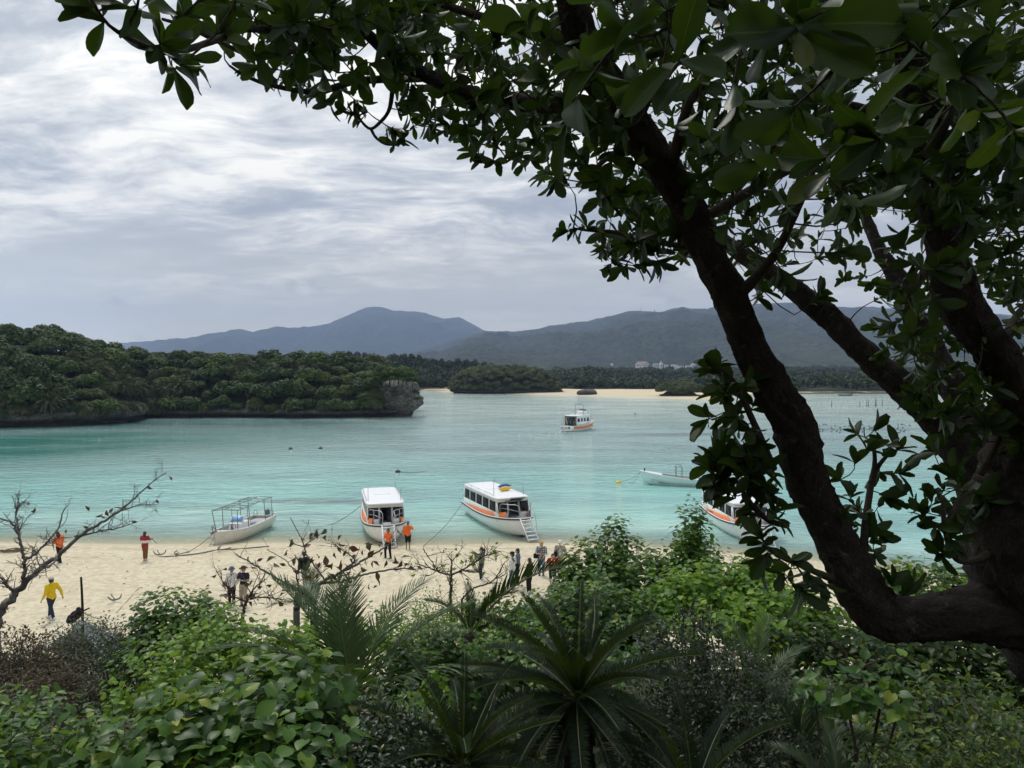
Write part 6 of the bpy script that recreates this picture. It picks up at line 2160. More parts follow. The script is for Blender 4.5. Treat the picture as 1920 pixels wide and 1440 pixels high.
def build_tree():
    base = np.array([2.95, 3.9, float(ground(2.95, 3.9))])
    T = thing("leaning_tree", "big dark many limbed tree leaning in from the right with leathery leaves", "tree", tuple(base))
    limbs = {
        'trunk': [(2330, 1850, 4.15, 195), (2270, 1560, 3.95, 170), (2190, 1350, 3.85, 158), (2105, 1235, 3.75, 150), (1985, 1100, 3.7, 138), (1915, 990, 3.65, 108), (1925, 900, 3.6, 82), (1960, 800, 3.5, 66), (2010, 690, 3.4, 58), (2080, 560, 3.3, 50)],
        'limb A': [(1990, 1170, 3.75, 82), (1900, 1150, 3.68, 66), (1810, 1150, 3.58, 54), (1720, 1158, 3.5, 50), (1650, 1150, 3.45, 53), (1612, 1100, 3.42, 50), (1588, 1050, 3.4, 47), (1548, 970, 3.38, 46), (1510, 890, 3.35, 44), (1490, 800, 3.3, 41), (1447, 730, 3.25, 40), (1400, 640, 3.2, 37), (1368, 560, 3.12, 35),
                   (1338, 500, 3.05, 35), (1292, 395, 2.95, 37), (1245, 315, 2.85, 37), (1185, 233, 2.75, 40), (1135, 160, 2.65, 38), (1095, 80, 2.55, 36), (1065, -20, 2.45, 34), (1040, -140, 2.35, 30)],
        'limb B': [(1905, 1060, 3.85, 70), (1872, 985, 3.95, 52), (1838, 915, 4.05, 44), (1812, 868, 4.1, 39), (1780, 815, 4.15, 35), (1735, 768, 4.2, 33), (1690, 725, 4.25, 31), (1640, 682, 4.3, 28), (1590, 632, 4.35, 26), (1550, 592, 4.4, 27), (1512, 562, 4.4, 22), (1462, 522, 4.45, 18), (1405, 486, 4.5, 17), (1340, 440, 4.6, 15), (1270, 400, 4.7, 12), (1190, 380, 4.8, 8)],
        'limb C': [(1990, 930, 3.5, 60), (1945, 815, 3.4, 46), (1902, 728, 3.3, 40), (1862, 655, 3.2, 40), (1812, 590, 3.1, 42), (1785, 525, 3.02, 38), (1768, 445, 2.95, 33), (1752, 370, 2.9, 34), (1738, 300, 2.85, 36), (1722, 220, 2.8, 32), (1712, 130, 2.7, 28), (1695, 30, 2.6, 25), (1680, -90, 2.5, 20)],
        'limb D': [(1880, 1010, 3.95, 56), (1850, 900, 4.1, 44), (1835, 830, 4.2, 36), (1815, 768, 4.3, 30), (1780, 712, 4.4, 26), (1752, 660, 4.5, 23), (1712, 592, 4.6, 21), (1690, 530, 4.7, 18), (1650, 470, 4.8, 14), (1620, 400, 4.9, 10)],
    }
    sk_p = []; sk_r = []
    for k, rows in limbs.items():
        if k == 'limb A': rows = [(u, v, d, r * .86) for u, v, d, r in rows]
        elif k != 'trunk': rows = [(u, v, d, r * .88) for u, v, d, r in rows]
        n = 150 if k == 'limb A' else 90
        p, r = limb_path(rows, n)
        r = r * (1 + .05 * np.sin(np.arange(n) * .21))
        m = bark_tube(p, r, 44 if k[-1] in 'kA' else 32, .12, len(k) * 7 + ord(k[-1]))
        put_bark(m, "trunk" if k == 'trunk' else "limb", T)
        if k != 'trunk':
            lo = {'limb A': 55, 'limb B': 40, 'limb C': 12, 'limb D': 40}[k]
            sk_p.append(p[lo:]); sk_r.append(r[lo:])
    # the long branch reaching left across the sky, with its forks
    br = [
        [(1140, 205, 2.7, 22), (1060, 198, 2.85, 19), (967, 192, 3.0, 16), (890, 180, 3.05, 15), (801, 142, 3.1, 14), (744, 113, 3.0, 12), (684, 60, 2.8, 10), (641, 24, 2.6, 10), (600, -30, 2.4, 9)],
        [(801, 142, 3.1, 11), (735, 147, 3.1, 8), (666, 153, 3.1, 6), (600, 172, 3.0, 6), (560, 170, 2.95, 5), (500, 158, 2.9, 4), (455, 140, 2.85, 3), (430, 123, 2.8, 2)],
        [(660, 40, 2.7, 9), (633, 44, 2.6, 8), (567, 57, 2.35, 7), (500, 56, 2.15, 6.5), (457, 55, 2.0, 7), (400, 77, 1.8, 6), (333, 97, 1.55, 6), (283, 90, 1.4, 5), (233, 67, 1.25, 4.5), (205, 48, 1.2, 3)],
        [(625, 48, 2.6, 7), (583, 83, 2.45, 6), (533, 100, 2.3, 5), (467, 100, 2.1, 5), (417, 82, 1.95, 4.5), (350, 50, 1.75, 4), (305, 36, 1.6, 3)],
        [(744, 113, 3.0, 6), (737, 160, 3.1, 4.6), (730, 205, 3.15, 3.8), (712, 230, 3.15, 3.2), (692, 241, 3.1, 2.8), (668, 213, 3.05, 2.5), (664, 186, 3.0, 2)],
        [(695, 241, 3.1, 3), (705, 258, 3.1, 2.6), (722, 270, 3.1, 2.4), (740, 272, 3.1, 1.8)],
        [(890, 180, 3.05, 8), (910, 230, 3.1, 5), (930, 270, 3.15, 3)],
        [(1215, 270, 2.8, 9), (1150, 290, 3.0, 6), (1120, 320, 3.15, 5), (1140, 370, 3.2, 4), (1165, 405, 3.25, 3)],
        [(1330, 470, 3.1, 9), (1270, 460, 3.2, 6), (1200, 448, 3.3, 5), (1150, 435, 3.35, 4), (1105, 432, 3.4, 3), (1075, 428, 3.4, 2)],
        [(1450, 880, 3.3, 8), (1425, 820, 3.25, 7), (1398, 760, 3.2, 6), (1375, 715, 3.15, 4.5), (1352, 690, 3.1, 3)],
        [(1475, 985, 3.3, 6), (1440, 975, 3.2, 5), (1410, 945, 3.15, 4), (1385, 905, 3.1, 2.5)],
        [(1560, 1085, 3.35, 8), (1500, 1060, 3.25, 5), (1460, 1042, 3.2, 4), (1430, 1022, 3.15, 3)],
        [(1618, 1062, 3.38, 9), (1622, 990, 3.4, 7), (1632, 915, 3.45, 6), (1640, 870, 3.45, 4.5), (1638, 830, 3.45, 3)],
        [(1632, 905, 3.45, 5), (1650, 870, 3.45, 4), (1668, 850, 3.45, 3)],
        [(1880, 1020, 3.6, 10), (1830, 1050, 3.5, 7), (1790, 1045, 3.4, 6), (1772, 990, 3.35, 5), (1768, 930, 3.35, 4)],
        [(1772, 985, 3.35, 5), (1800, 940, 3.4, 4), (1828, 918, 3.4, 3)],
        [(1838, 890, 3.5, 6), (1870, 830, 3.45, 5), (1882, 790, 3.4, 4)],
        [(1190, 225, 2.7, 14), (1225, 170, 2.2, 10), (1262, 128, 1.6, 6), (1275, 112, 1.1, 4)],
        [(1262, 300, 2.8, 12), (1290, 200, 2.3, 9), (1350, 100, 1.7, 7), (1420, 62, 1.2, 5), (1500, 46, 1.05, 4)],
        [(1380, 560, 3.1, 12), (1450, 480, 2.9, 9), (1500, 380, 2.5, 7), (1530, 310, 1.7, 5), (1550, 295, 1.45, 4)],
        [(1740, 290, 2.8, 12), (1780, 220, 2.2, 8), (1800, 160, 1.4, 5), (1805, 132, 1.1, 4)],
        [(1760, 420, 2.9, 12), (1850, 330, 2.9, 9), (1930, 260, 2.8, 6)],
        [(1300, 420, 3.0, 12), (1420, 350, 3.2, 9), (1520, 300, 3.5, 7), (1620, 260, 3.8, 5)],
        [(1725, 240, 2.8, 12), (1600, 200, 2.9, 9), (1480, 180, 3.0, 6), (1380, 200, 3.1, 4)],
        [(1870, 660, 3.2, 9), (1900, 600, 3.4, 6), (1930, 560, 3.6, 4)],
        [(1700, 560, 4.6, 10), (1760, 480, 4.6, 8), (1840, 430, 4.7, 6), (1910, 420, 4.8, 4)],
        [(1100, 100, 2.6, 16), (1000, 60, 2.7, 11), (900, 30, 2.8, 8), (800, 0, 2.8, 6), (720, -20, 2.7, 4)],
    ]
    tw = MB()
    for rows in br:
        p, r = limb_path(rows, 26)
        if len(rows) >= 7 and rows[0][3] >= 9:
            m = bark_tube(p, r, 14, .10, int(rows[0][0]))
            put_bark(m, "branch", T)
        else:
            tw.tube(p, r * (1 + .15 * (rng.random(len(r)) - .5)), 7)
        sk_p.append(p[4:]); sk_r.append(r[4:])
    # ---- twig tips
    tips = []     # position, leaf length, hang

    def poly_tips(poly, n, d0, d1, L=(.085, .115), dens=None):
        poly = np.array(poly, float)
        lo, hi = poly.min(0), poly.max(0)
        k = 0; tries = 0
        while k < n and tries < n * 60:
            tries += 1
            q = lo + (hi - lo) * rng.random(2)
            x, y = q
            ins = False
            for (ax, ay), (bx, by) in zip(poly, np.roll(poly, -1, 0)):
                if (ay > y) != (by > y) and x < (bx - ax) * (y - ay) / (by - ay) + ax: ins = not ins
            if not ins: continue
            if dens is not None and rng.random() > dens(x, y): continue
            d = rng.uniform(d0, d1)
            tips.append((PX(x, y, d), rng.uniform(*L), .25)); k += 1
    for u, v, d in ((196, 40, 1.2), (262, -14, 1.22), (228, -34, 1.2), (322, 110, 1.42), (300, 84, 1.4), (345, 36, 1.7), (395, -14, 1.7), (350, 112, 1.5), (442, -8, 1.9), (480, 20, 2.1), (415, 60, 1.9), (455, -40, 1.5), (150, -40, 1.15)):
        tips.append((PX(u, v, d), rng.uniform(.086, .104), .22))
    poly_tips([(400, -80), (400, 60), (470, 130), (560, 148), (640, 160), (770, 150), (770, -80)], 120, 2.0, 3.4, (.075, .098))
    for u, v in ((664, 186), (650, 205), (668, 214), (690, 210), (740, 272), (735, 240), (752, 262), (775, 235), (790, 215), (803, 232), (765, 212), (745, 205), (600, 176), (618, 190), (640, 170), (585, 165), (560, 160), (520, 150), (470, 130), (500, 135)):
        tips.append((PX(u, v, 3.15), rng.uniform(.062, .09), .6))
    poly_tips([(740, -80), (740, 160), (800, 235), (870, 275), (950, 288), (1020, 330), (1090, 355), (1210, 320), (1170, -80)], 360, 2.3, 4.6, (.075, .102))
    poly_tips([(1090, 320), (1100, 360), (1120, 410), (1130, 480), (1190, 510), (1290, 480), (1310, 430), (1240, 320)], 66, 3.0, 4.4, (.09, .11))
    for u, v in ((1062, 432), (1078, 430), (1100, 428), (1130, 470), (1145, 495), (1165, 500), (1200, 495), (1235, 490), (1260, 470), (1065, 345), (1050, 335), (905, 300), (925, 300), (890, 285)):
        tips.append((PX(u, v, 3.4), rng.uniform(.085, .10), .6))
    holes = ((1645, 440, 42), (1585, 585, 36), (1480, 545, 40), (1500, 470, 18), (1860, 560, 30), (1690, 510, 20), (1905, 450, 18), (1340, 545, 22), (1425, 590, 30))

    def dn(x, y):
        k = 1.0 if y < 400 else .75
        for hx, hy, hr in holes:
            k *= 1 - .93 * math.exp(-(((x - hx) / hr) ** 2 + ((y - hy) / hr) ** 2))
        return k
    poly_tips([(1150, -90), (1240, 290), (1330, 420), (1390, 550), (1560, 585), (1700, 590), (1800, 570), (1990, 560), (1990, -90)], 680, 2.2, 5.4, (.075, .105), dn)
    poly_tips([(1150, -90), (1220, 240), (1450, 330), (1700, 330), (1990, 360), (1990, -90)], 170, 1.9, 3.4, (.075, .10))
    poly_tips([(1560, 120), (1990, 60), (1990, 600), (1860, 560), (1800, 420), (1620, 360)], 190, 2.3, 4.8, (.08, .11))
    poly_tips([(1690, 560), (1690, 690), (1745, 670), (1800, 560)], 16, 3.3, 4.2, (.08, .10))
    poly_tips([(1660, 560), (1640, 610), (1700, 760), (1800, 820), (1880, 760), (1860, 620)], 34, 2.9, 3.9, (.085, .11))
    poly_tips([(1850, 590), (1990, 540), (1990, 690), (1890, 690)], 16, 3.0, 4.4, (.075, .095))
    for u, v in ((1345, 690), (1352, 722), (1330, 785), (1365, 770), (1388, 800), (1398, 720), (1362, 745), (1345, 860), (1355, 890), (1372, 890), (1405, 885), (1412, 955), (1425, 1000), (1440, 1035),
                 (1430, 1062), (1470, 1075), (1500, 1105), (1540, 1095), (1425, 880), (1440, 930), (1400, 850), (1420, 835), (1382, 862), (1360, 880), (1455, 960), (1330, 872), (1342, 902), (1378, 916), (1402, 902), (1424, 915), (1335, 846), (1392, 872), (1362, 858), (1412, 870), (1365, 925), (1412, 760), (1375, 790), (1520, 1080), (1485, 1050)):
        tips.append((PX(u, v, rng.uniform(3.05, 3.3)), rng.uniform(.105, .135), .3))
        if rng.random() < .55: tips.append((PX(u + rng.uniform(-16, 16), v + rng.uniform(-14, 14), rng.uniform(3.0, 3.35)), rng.uniform(.10, .13), .3))
    for u, v in ((1610, 815), (1638, 808), (1662, 835), (1682, 845), (1602, 868), (1650, 885), (1684, 888), (1660, 930), (1640, 960), (1630, 1005), (1650, 1010), (1575, 900), (1592, 930), (1612, 962), (1625, 845), (1570, 960), (1600, 985), (1640, 1040),
                 (1770, 920), (1802, 915), (1722, 958), (1790, 955), (1832, 925), (1848, 940), (1755, 985), (1780, 1008), (1765, 1038), (1740, 962), (1790, 890), (1815, 965), (1750, 930), (1800, 1000),
                 (1758, 762), (1772, 790), (1748, 842), (1760, 850), (1850, 800), (1882, 778), (1868, 748), (1892, 815), (1842, 828), (1905, 760), (1915, 830), (1870, 720), (1880, 850)):
        tips.append((PX(u, v, rng.uniform(3.3, 3.6)), rng.uniform(.10, .13), .1))
    n_seen = len(tips)
    for k in range(640):       # unseen tips added forward above the frame to shade the foreground
        y = rng.uniform(0.2, 6.0)
        tips.append((np.array([rng.uniform(-4.0, 8.5), y, 11.75 + .56 * y + rng.uniform(0.15, 2.2)]), rng.uniform(.14, .18), .3))
    for k in range(700):        # unseen crown added above and behind the viewpoint to darken the front
        tips.append((np.array([rng.uniform(-5.5, 5.5), rng.uniform(-7.5, 2.2), rng.uniform(12.5, 15.0)]), rng.uniform(.15, .19), .3))
    near = ((1272, 112, 1.05), (1062, 225, 1.3), (1180, 62, 1.2), (1420, 62, 1.1), (1502, 48, 1.0), (1580, 115, 1.15), (1802, 132, 1.05), (1862, 58, 1.1), (1548, 298, 1.38), (1440, 308, 1.5), (1650, 262, 1.3), (1702, 78, 1.1), (1345, -12, 1.1),
            (1150, -30, 1.2), (1905, 255, 1.2), (1380, 190, 1.35), (1490, 200, 1.2), (1720, 200, 1.3), (1250, 20, 1.15), (1640, 20, 1.0), (1780, 20, 1.05), (1840, 210, 1.35), (1600, 380, 1.7), (1330, 260, 1.6), (1100, 120, 1.5), (985, 40, 1.7), (1200, 160, 1.45))
    for u, v, d in near:
        tips.append((PX(u, v, d), rng.uniform(.095, .115), .3))
    # ---- grow twigs from the nearest wood
    P = np.vstack(sk_p); Rr = np.concatenate(sk_r)
    order = np.argsort([np.min(np.linalg.norm(P - t[0], axis=1)) for t in tips])
    Lp, Ld, Ln, Ls = [], [], [], []
    for i in order:
        p, L, hang = tips[i]
        ds = np.linalg.norm(P - p, axis=1)
        j = int(np.argmin(ds + Rr * 0))
        a = P[j]; D = ds[j]
        ax = unit(p - a + np.array([0, 0, .15]) * D)
        if D > .03:
            mid = a + (p - a) * .5 + rng.normal(0, .10 * D, 3) + np.array([0, 0, -.06 * D])
            path = smooth_path([a, mid, p], max(4, int(D / .05)))
            r0 = min(max(.0028 + .006 * D, .003), Rr[j] * .8 + .001)
            tw.tube(path, np.linspace(r0, .0022, len(path)), 5, cap=False)
            P = np.vstack([P, path[1:]]); Rr = np.concatenate([Rr, np.linspace(r0, .0022, len(path))[1:]])
            ax = unit(path[-1] - path[-2] + np.array([0, 0, .3 - hang * .5]) * .03)
        # a whorl of leaves at the tip and a few below it
        n = rng.integers(5, 11)
        e1 = unit(np.cross(ax, rng.normal(size=3))); e2 = np.cross(ax, e1)
        for k in range(n):
            ph = k * 2.39996 + rng.uniform(-.3, .3)
            out = e1 * math.cos(ph) + e2 * math.sin(ph)
            tl = rng.uniform(.55, 1.5) if k > 1 else rng.uniform(.2, .6)
            dv = ax * math.cos(tl) + out * math.sin(tl) + np.array([0, 0, -hang * .5]) + rng.normal(0, .22, 3)
            nv = ax * math.sin(tl) - out * math.cos(tl) + rng.normal(0, .25, 3)
            back = 0 if k < 5 else rng.uniform(.005, .05)
            Lp.append(p - ax * back); Ld.append(dv); Ln.append(nv); Ls.append(L * rng.uniform(.52, 1.18) * (.6 if k < 2 and rng.random() < .5 else 1))
    # leaves sitting straight on the limb in the fork
    for u, v, d in ((1690, 1118, 3.3), (1672, 1100, 3.3), (1705, 1105, 3.35)):
        for k in range(3):
            Lp.append(PX(u, v, d)); Ld.append(np.array([rng.normal(), -.3, 1.2])); Ln.append(np.array([rng.normal(), -1, .4])); Ls.append(.11)
    tw = tw.build("twig", TWIG_BARK, T, True, world=True); tw['kind'] = 'stuff'
    Lp, Ld, Ln, Ls = map(np.array, (Lp, Ld, Ln, Ls))
    d_cam = np.linalg.norm(Lp - CAM, axis=1)
    ok = d_cam > .55
    Lp, Ld, Ln, Ls = Lp[ok], Ld[ok], Ln[ok], Ls[ok]
    big, rest = split_big(Lp, Ls, 298)
    var = leaf_variants("leaf", lambda i: leaf_shape([.09, .26, .50, .74, .92, 1.0, .97, .80, .12], .40 + .03 * i, 4, [.1, .28, .2, .35, .15][i], [.05, .2, .12, -.04, .3][i], wave=[.01, .0, .02, .015, .03][i]), TREE_LEAF, 5)
    leaf_objects("leaf", var, Lp[big], Ld[big], Ln[big], Ls[big], T, base)
    dr = np.linalg.norm(Lp[rest] - CAM, axis=1)
    mid = rest[dr < 3.9]; far = rest[dr >= 3.9]
    tm = leaf_shape([.10, .5, .86, 1.0, .82, .28], .45, 2, .22, .13)
    leaf_stuff("foliage", tm, Lp[mid], Ld[mid], Ln[mid], Ls[mid], TREE_LEAF, T, base)
    leaf_stuff("foliage", OBOV_LO, Lp[far], Ld[far], Ln[far], Ls[far], TREE_LEAF, T, base)


build_tree()

# ------------------------------------------------------------------ shrubs
HIB = leaf_mat("hibiscus_leaf", [(0.0, (0.018, 0.058, 0.010)), (0.4, (0.036, 0.105, 0.013)), (0.8, (0.085, 0.19, 0.018)), (0.94, (0.17, 0.28, 0.022)), (1.0, (0.30, 0.32, 0.03))],  # wide tone spread puts sunlit and shaded leaves into the colour
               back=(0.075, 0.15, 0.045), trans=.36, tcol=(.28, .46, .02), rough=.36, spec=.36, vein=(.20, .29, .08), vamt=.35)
HIBL = leaf_mat("sunlit_tone_vine_leaf", [(0.0, (0.05, 0.135, 0.012)), (0.5, (0.12, 0.255, 0.018)), (1.0, (0.27, 0.40, 0.028))], back=(0.11, 0.19, 0.045), trans=.40, tcol=(.36, .54, .02), rough=.4, spec=.3, vein=(.25, .32, .12), vamt=.3)  # brighter copy of the heart leaf; the sunlit look is painted into its colour
GLOSSY = leaf_mat("glossy_shrub_leaf", [(0.0, (0.014, 0.034, 0.012)), (0.6, (0.026, 0.055, 0.016)), (0.93, (0.045, 0.085, 0.018)), (1.0, (0.20, 0.19, 0.03))], back=(.04, .07, .03), trans=.2, tcol=(.14, .26, .02), rough=.30, spec=.4, vein=(.12, .17, .06), vamt=.25)
OLIVE = leaf_mat("olive_leaf", [(0.0, (0.028, 0.046, 0.022)), (0.6, (0.050, 0.075, 0.032)), (1.0, (0.090, 0.115, 0.048))], back=(.08, .10, .06), trans=.25, rough=.45, spec=.4, vamt=.15)
DRY = leaf_mat("dry_leaf", [(0.0, (0.050, 0.036, 0.022)), (0.5, (0.09, 0.068, 0.042)), (0.8, (0.12, 0.095, 0.058)), (1.0, (0.06, 0.085, 0.025))], back=(.12, .09, .06), trans=.15, tcol=(.2, .13, .05), rough=.7, spec=.2, vamt=.1)
DKTWIG = leaf_mat("dark_myrtle_leaf", [(0.0, (0.007, 0.016, 0.006)), (0.7, (0.013, 0.026, 0.009)), (1.0, (0.026, 0.042, 0.014))], back=(.015, .025, .012), trans=.12, rough=.3, spec=.22, vamt=.1)
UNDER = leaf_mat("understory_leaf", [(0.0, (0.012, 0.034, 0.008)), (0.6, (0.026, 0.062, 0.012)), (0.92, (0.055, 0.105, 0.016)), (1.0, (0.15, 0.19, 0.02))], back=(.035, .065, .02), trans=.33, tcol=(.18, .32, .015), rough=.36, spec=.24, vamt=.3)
GREYTWIG = bark_mat("grey_twig", (0.16, 0.14, 0.115), (0.30, 0.27, 0.23), 25, .5, .5, .01)
BROWNTWIG = bark_mat("brown_twig", (0.055, 0.042, 0.03), (0.13, 0.10, 0.075), 25, .5, .5, .01)

UNDERL = leaf_mat("lit_tone_understory_leaf", [(0.0, (0.010, 0.030, 0.008)), (0.55, (0.026, 0.066, 0.012)), (0.88, (0.085, 0.155, 0.018)), (1.0, (0.24, 0.26, 0.03))], back=(.07, .12, .04), trans=.36, tcol=(.28, .42, .02), rough=.36, spec=.35, vamt=.3)  # brighter copy of the understory leaf; lit and shaded tones are in the colour


def shrub(name, label, cat, lobes, tm, tm_hi, mat, leaf, shoots, per, n_obj=0, droop=.25, twig=BROWNTWIG, spread=.32, twig_r=.006, variants=None, bare=.0, up=.6, group=None, inner=.5, tip_len=.42):
    """lobes: (u, v of the top, depth, half width px, height px, weight): rounded masses of shoots rising from one root.
    Each shoot runs from the root to the outside of a lobe and carries leaves along its last stretch."""
    Ls = []
    for u, v, d, hw, hh, w in lobes:
        top = PX(u, v - 6 - (22 if d > 8.5 else 0), d); rx = hw / F * d * 1.12; rz = hh / F * d * 1.1
        Ls.append((top - np.array([0, 0, rz]), rx, rz, w))
    c0 = np.average([l[0] for l in Ls], axis=0, weights=[l[3] * l[1] for l in Ls])
    root = np.array([c0[0], c0[1], float(ground(c0[0], c0[1]))])
    T = thing(name, label, cat, tuple(root), 0, group)
    W = np.array([l[3] * l[1] * l[2] for l in Ls]); W = W / W.sum()
    tw = MB()
    A = {k: [] for k in 'pdns'}
    for c, rx, rz, w in Ls:
        k = max(1, int(shoots * w * rx * rz / sum(l[3] * l[1] * l[2] for l in Ls)))
        hub = np.array([c[0], c[1], min(c[2] - rz * .4, c[2])])
        hub[2] = max(hub[2], float(ground(c[0], c[1])) + .1)
        tw.tube(smooth_path([root + rng.normal(0, .08, 3) * [1, 1, 0], (root + hub) / 2 + rng.normal(0, .12, 3), hub], 8), np.linspace(.020, .011, 8), 6, cap=False)
        dirs = unit(rng.normal(size=(k, 3)) * [1, 1, .9] + [0, -.30, .28])
        dirs[:, 2] = np.where(dirs[:, 2] < -.45, -dirs[:, 2], dirs[:, 2])
        for dv in dirs:
            lump = .84 + .34 * vn(dv[0] * 2.1 + c[0] * 3, dv[2] * 2.1 + dv[1] * 2 + c[1], 3) + rng.normal(0, .05)
            deep = 1.0 if rng.random() > inner else rng.uniform(.45, .95)
            tip = c + dv * [rx, rx * .85, rz] * lump * deep
            g = float(ground(tip[0], tip[1])) + .08
            if tip[2] < g: tip[2] = g + rng.uniform(0, .25)
            sd = unit(dv + [0, 0, up] + rng.normal(0, spread, 3))
            ln = min(tip_len * rng.uniform(.6, 1.3), rx * 1.2)
            st = tip - sd * ln
            path = smooth_path([st + (hub - st) * .35, st, tip], 7)
            if rng.random() < .22 + bare * .9: tw.tube(path, np.linspace(twig_r, twig_r * .35, 7), 4, cap=False)
            if rng.random() < bare: continue
            e1 = unit(np.cross(sd, rng.normal(size=3))); e2 = np.cross(sd, e1)
            for j in range(per):
                f = 1 - (j / per) * .95
                p = st + (tip - st) * f
                ph = j * 2.4 + rng.uniform(-.4, .4)
                o = e1 * math.cos(ph) + e2 * math.sin(ph)
                dl = o * .9 + sd * .45 + np.array([0, 0, -droop]) + dv * .25
                nl = np.array([0, 0, 1.0]) + dv * .45 + sd * .35 + rng.normal(0, .28, 3)
                A['p'].append(p + o * leaf * .25); A['d'].append(dl); A['n'].append(nl); A['s'].append(leaf * rng.uniform(.6, 1.15) * (.55 + .45 * min(1, (j + 1.5) / 3)))
    p, d, n, s = (np.array(A[k]) for k in 'pdns')
    o = tw.build("stem", twig, T, True, world=True); o['kind'] = 'stuff'
    if n_obj:
        big, rest = split_big(p, s, n_obj)
        leaf_objects("leaf", variants, p[big], d[big], n[big], s[big], T, root)
    else:
        rest = np.arange(len(p))
    leaf_stuff("foliage", tm, p[rest], d[rest], n[rest], s[rest], mat, T, root)
    return T


def hv(mat):
    return leaf_variants("leaf", lambda i: leaf_shape([.42, .86, 1.0, .92, .72, .46, .20, .01], .90 + .04 * i, 4, [.05, .16, .25, .12][i], [.12, .28, .2, .4][i], lobes=.16, wave=[.01, .02, .015, .03][i]), mat, 4)


def ov(mat, w=.56):
    return leaf_variants("leaf", lambda i: leaf_shape([.06, .55, .92, 1.0, .80, .42, .02], w + .03 * i, 2, [.1, .22, .3][i], [.1, .2, .3][i]), mat, 3)


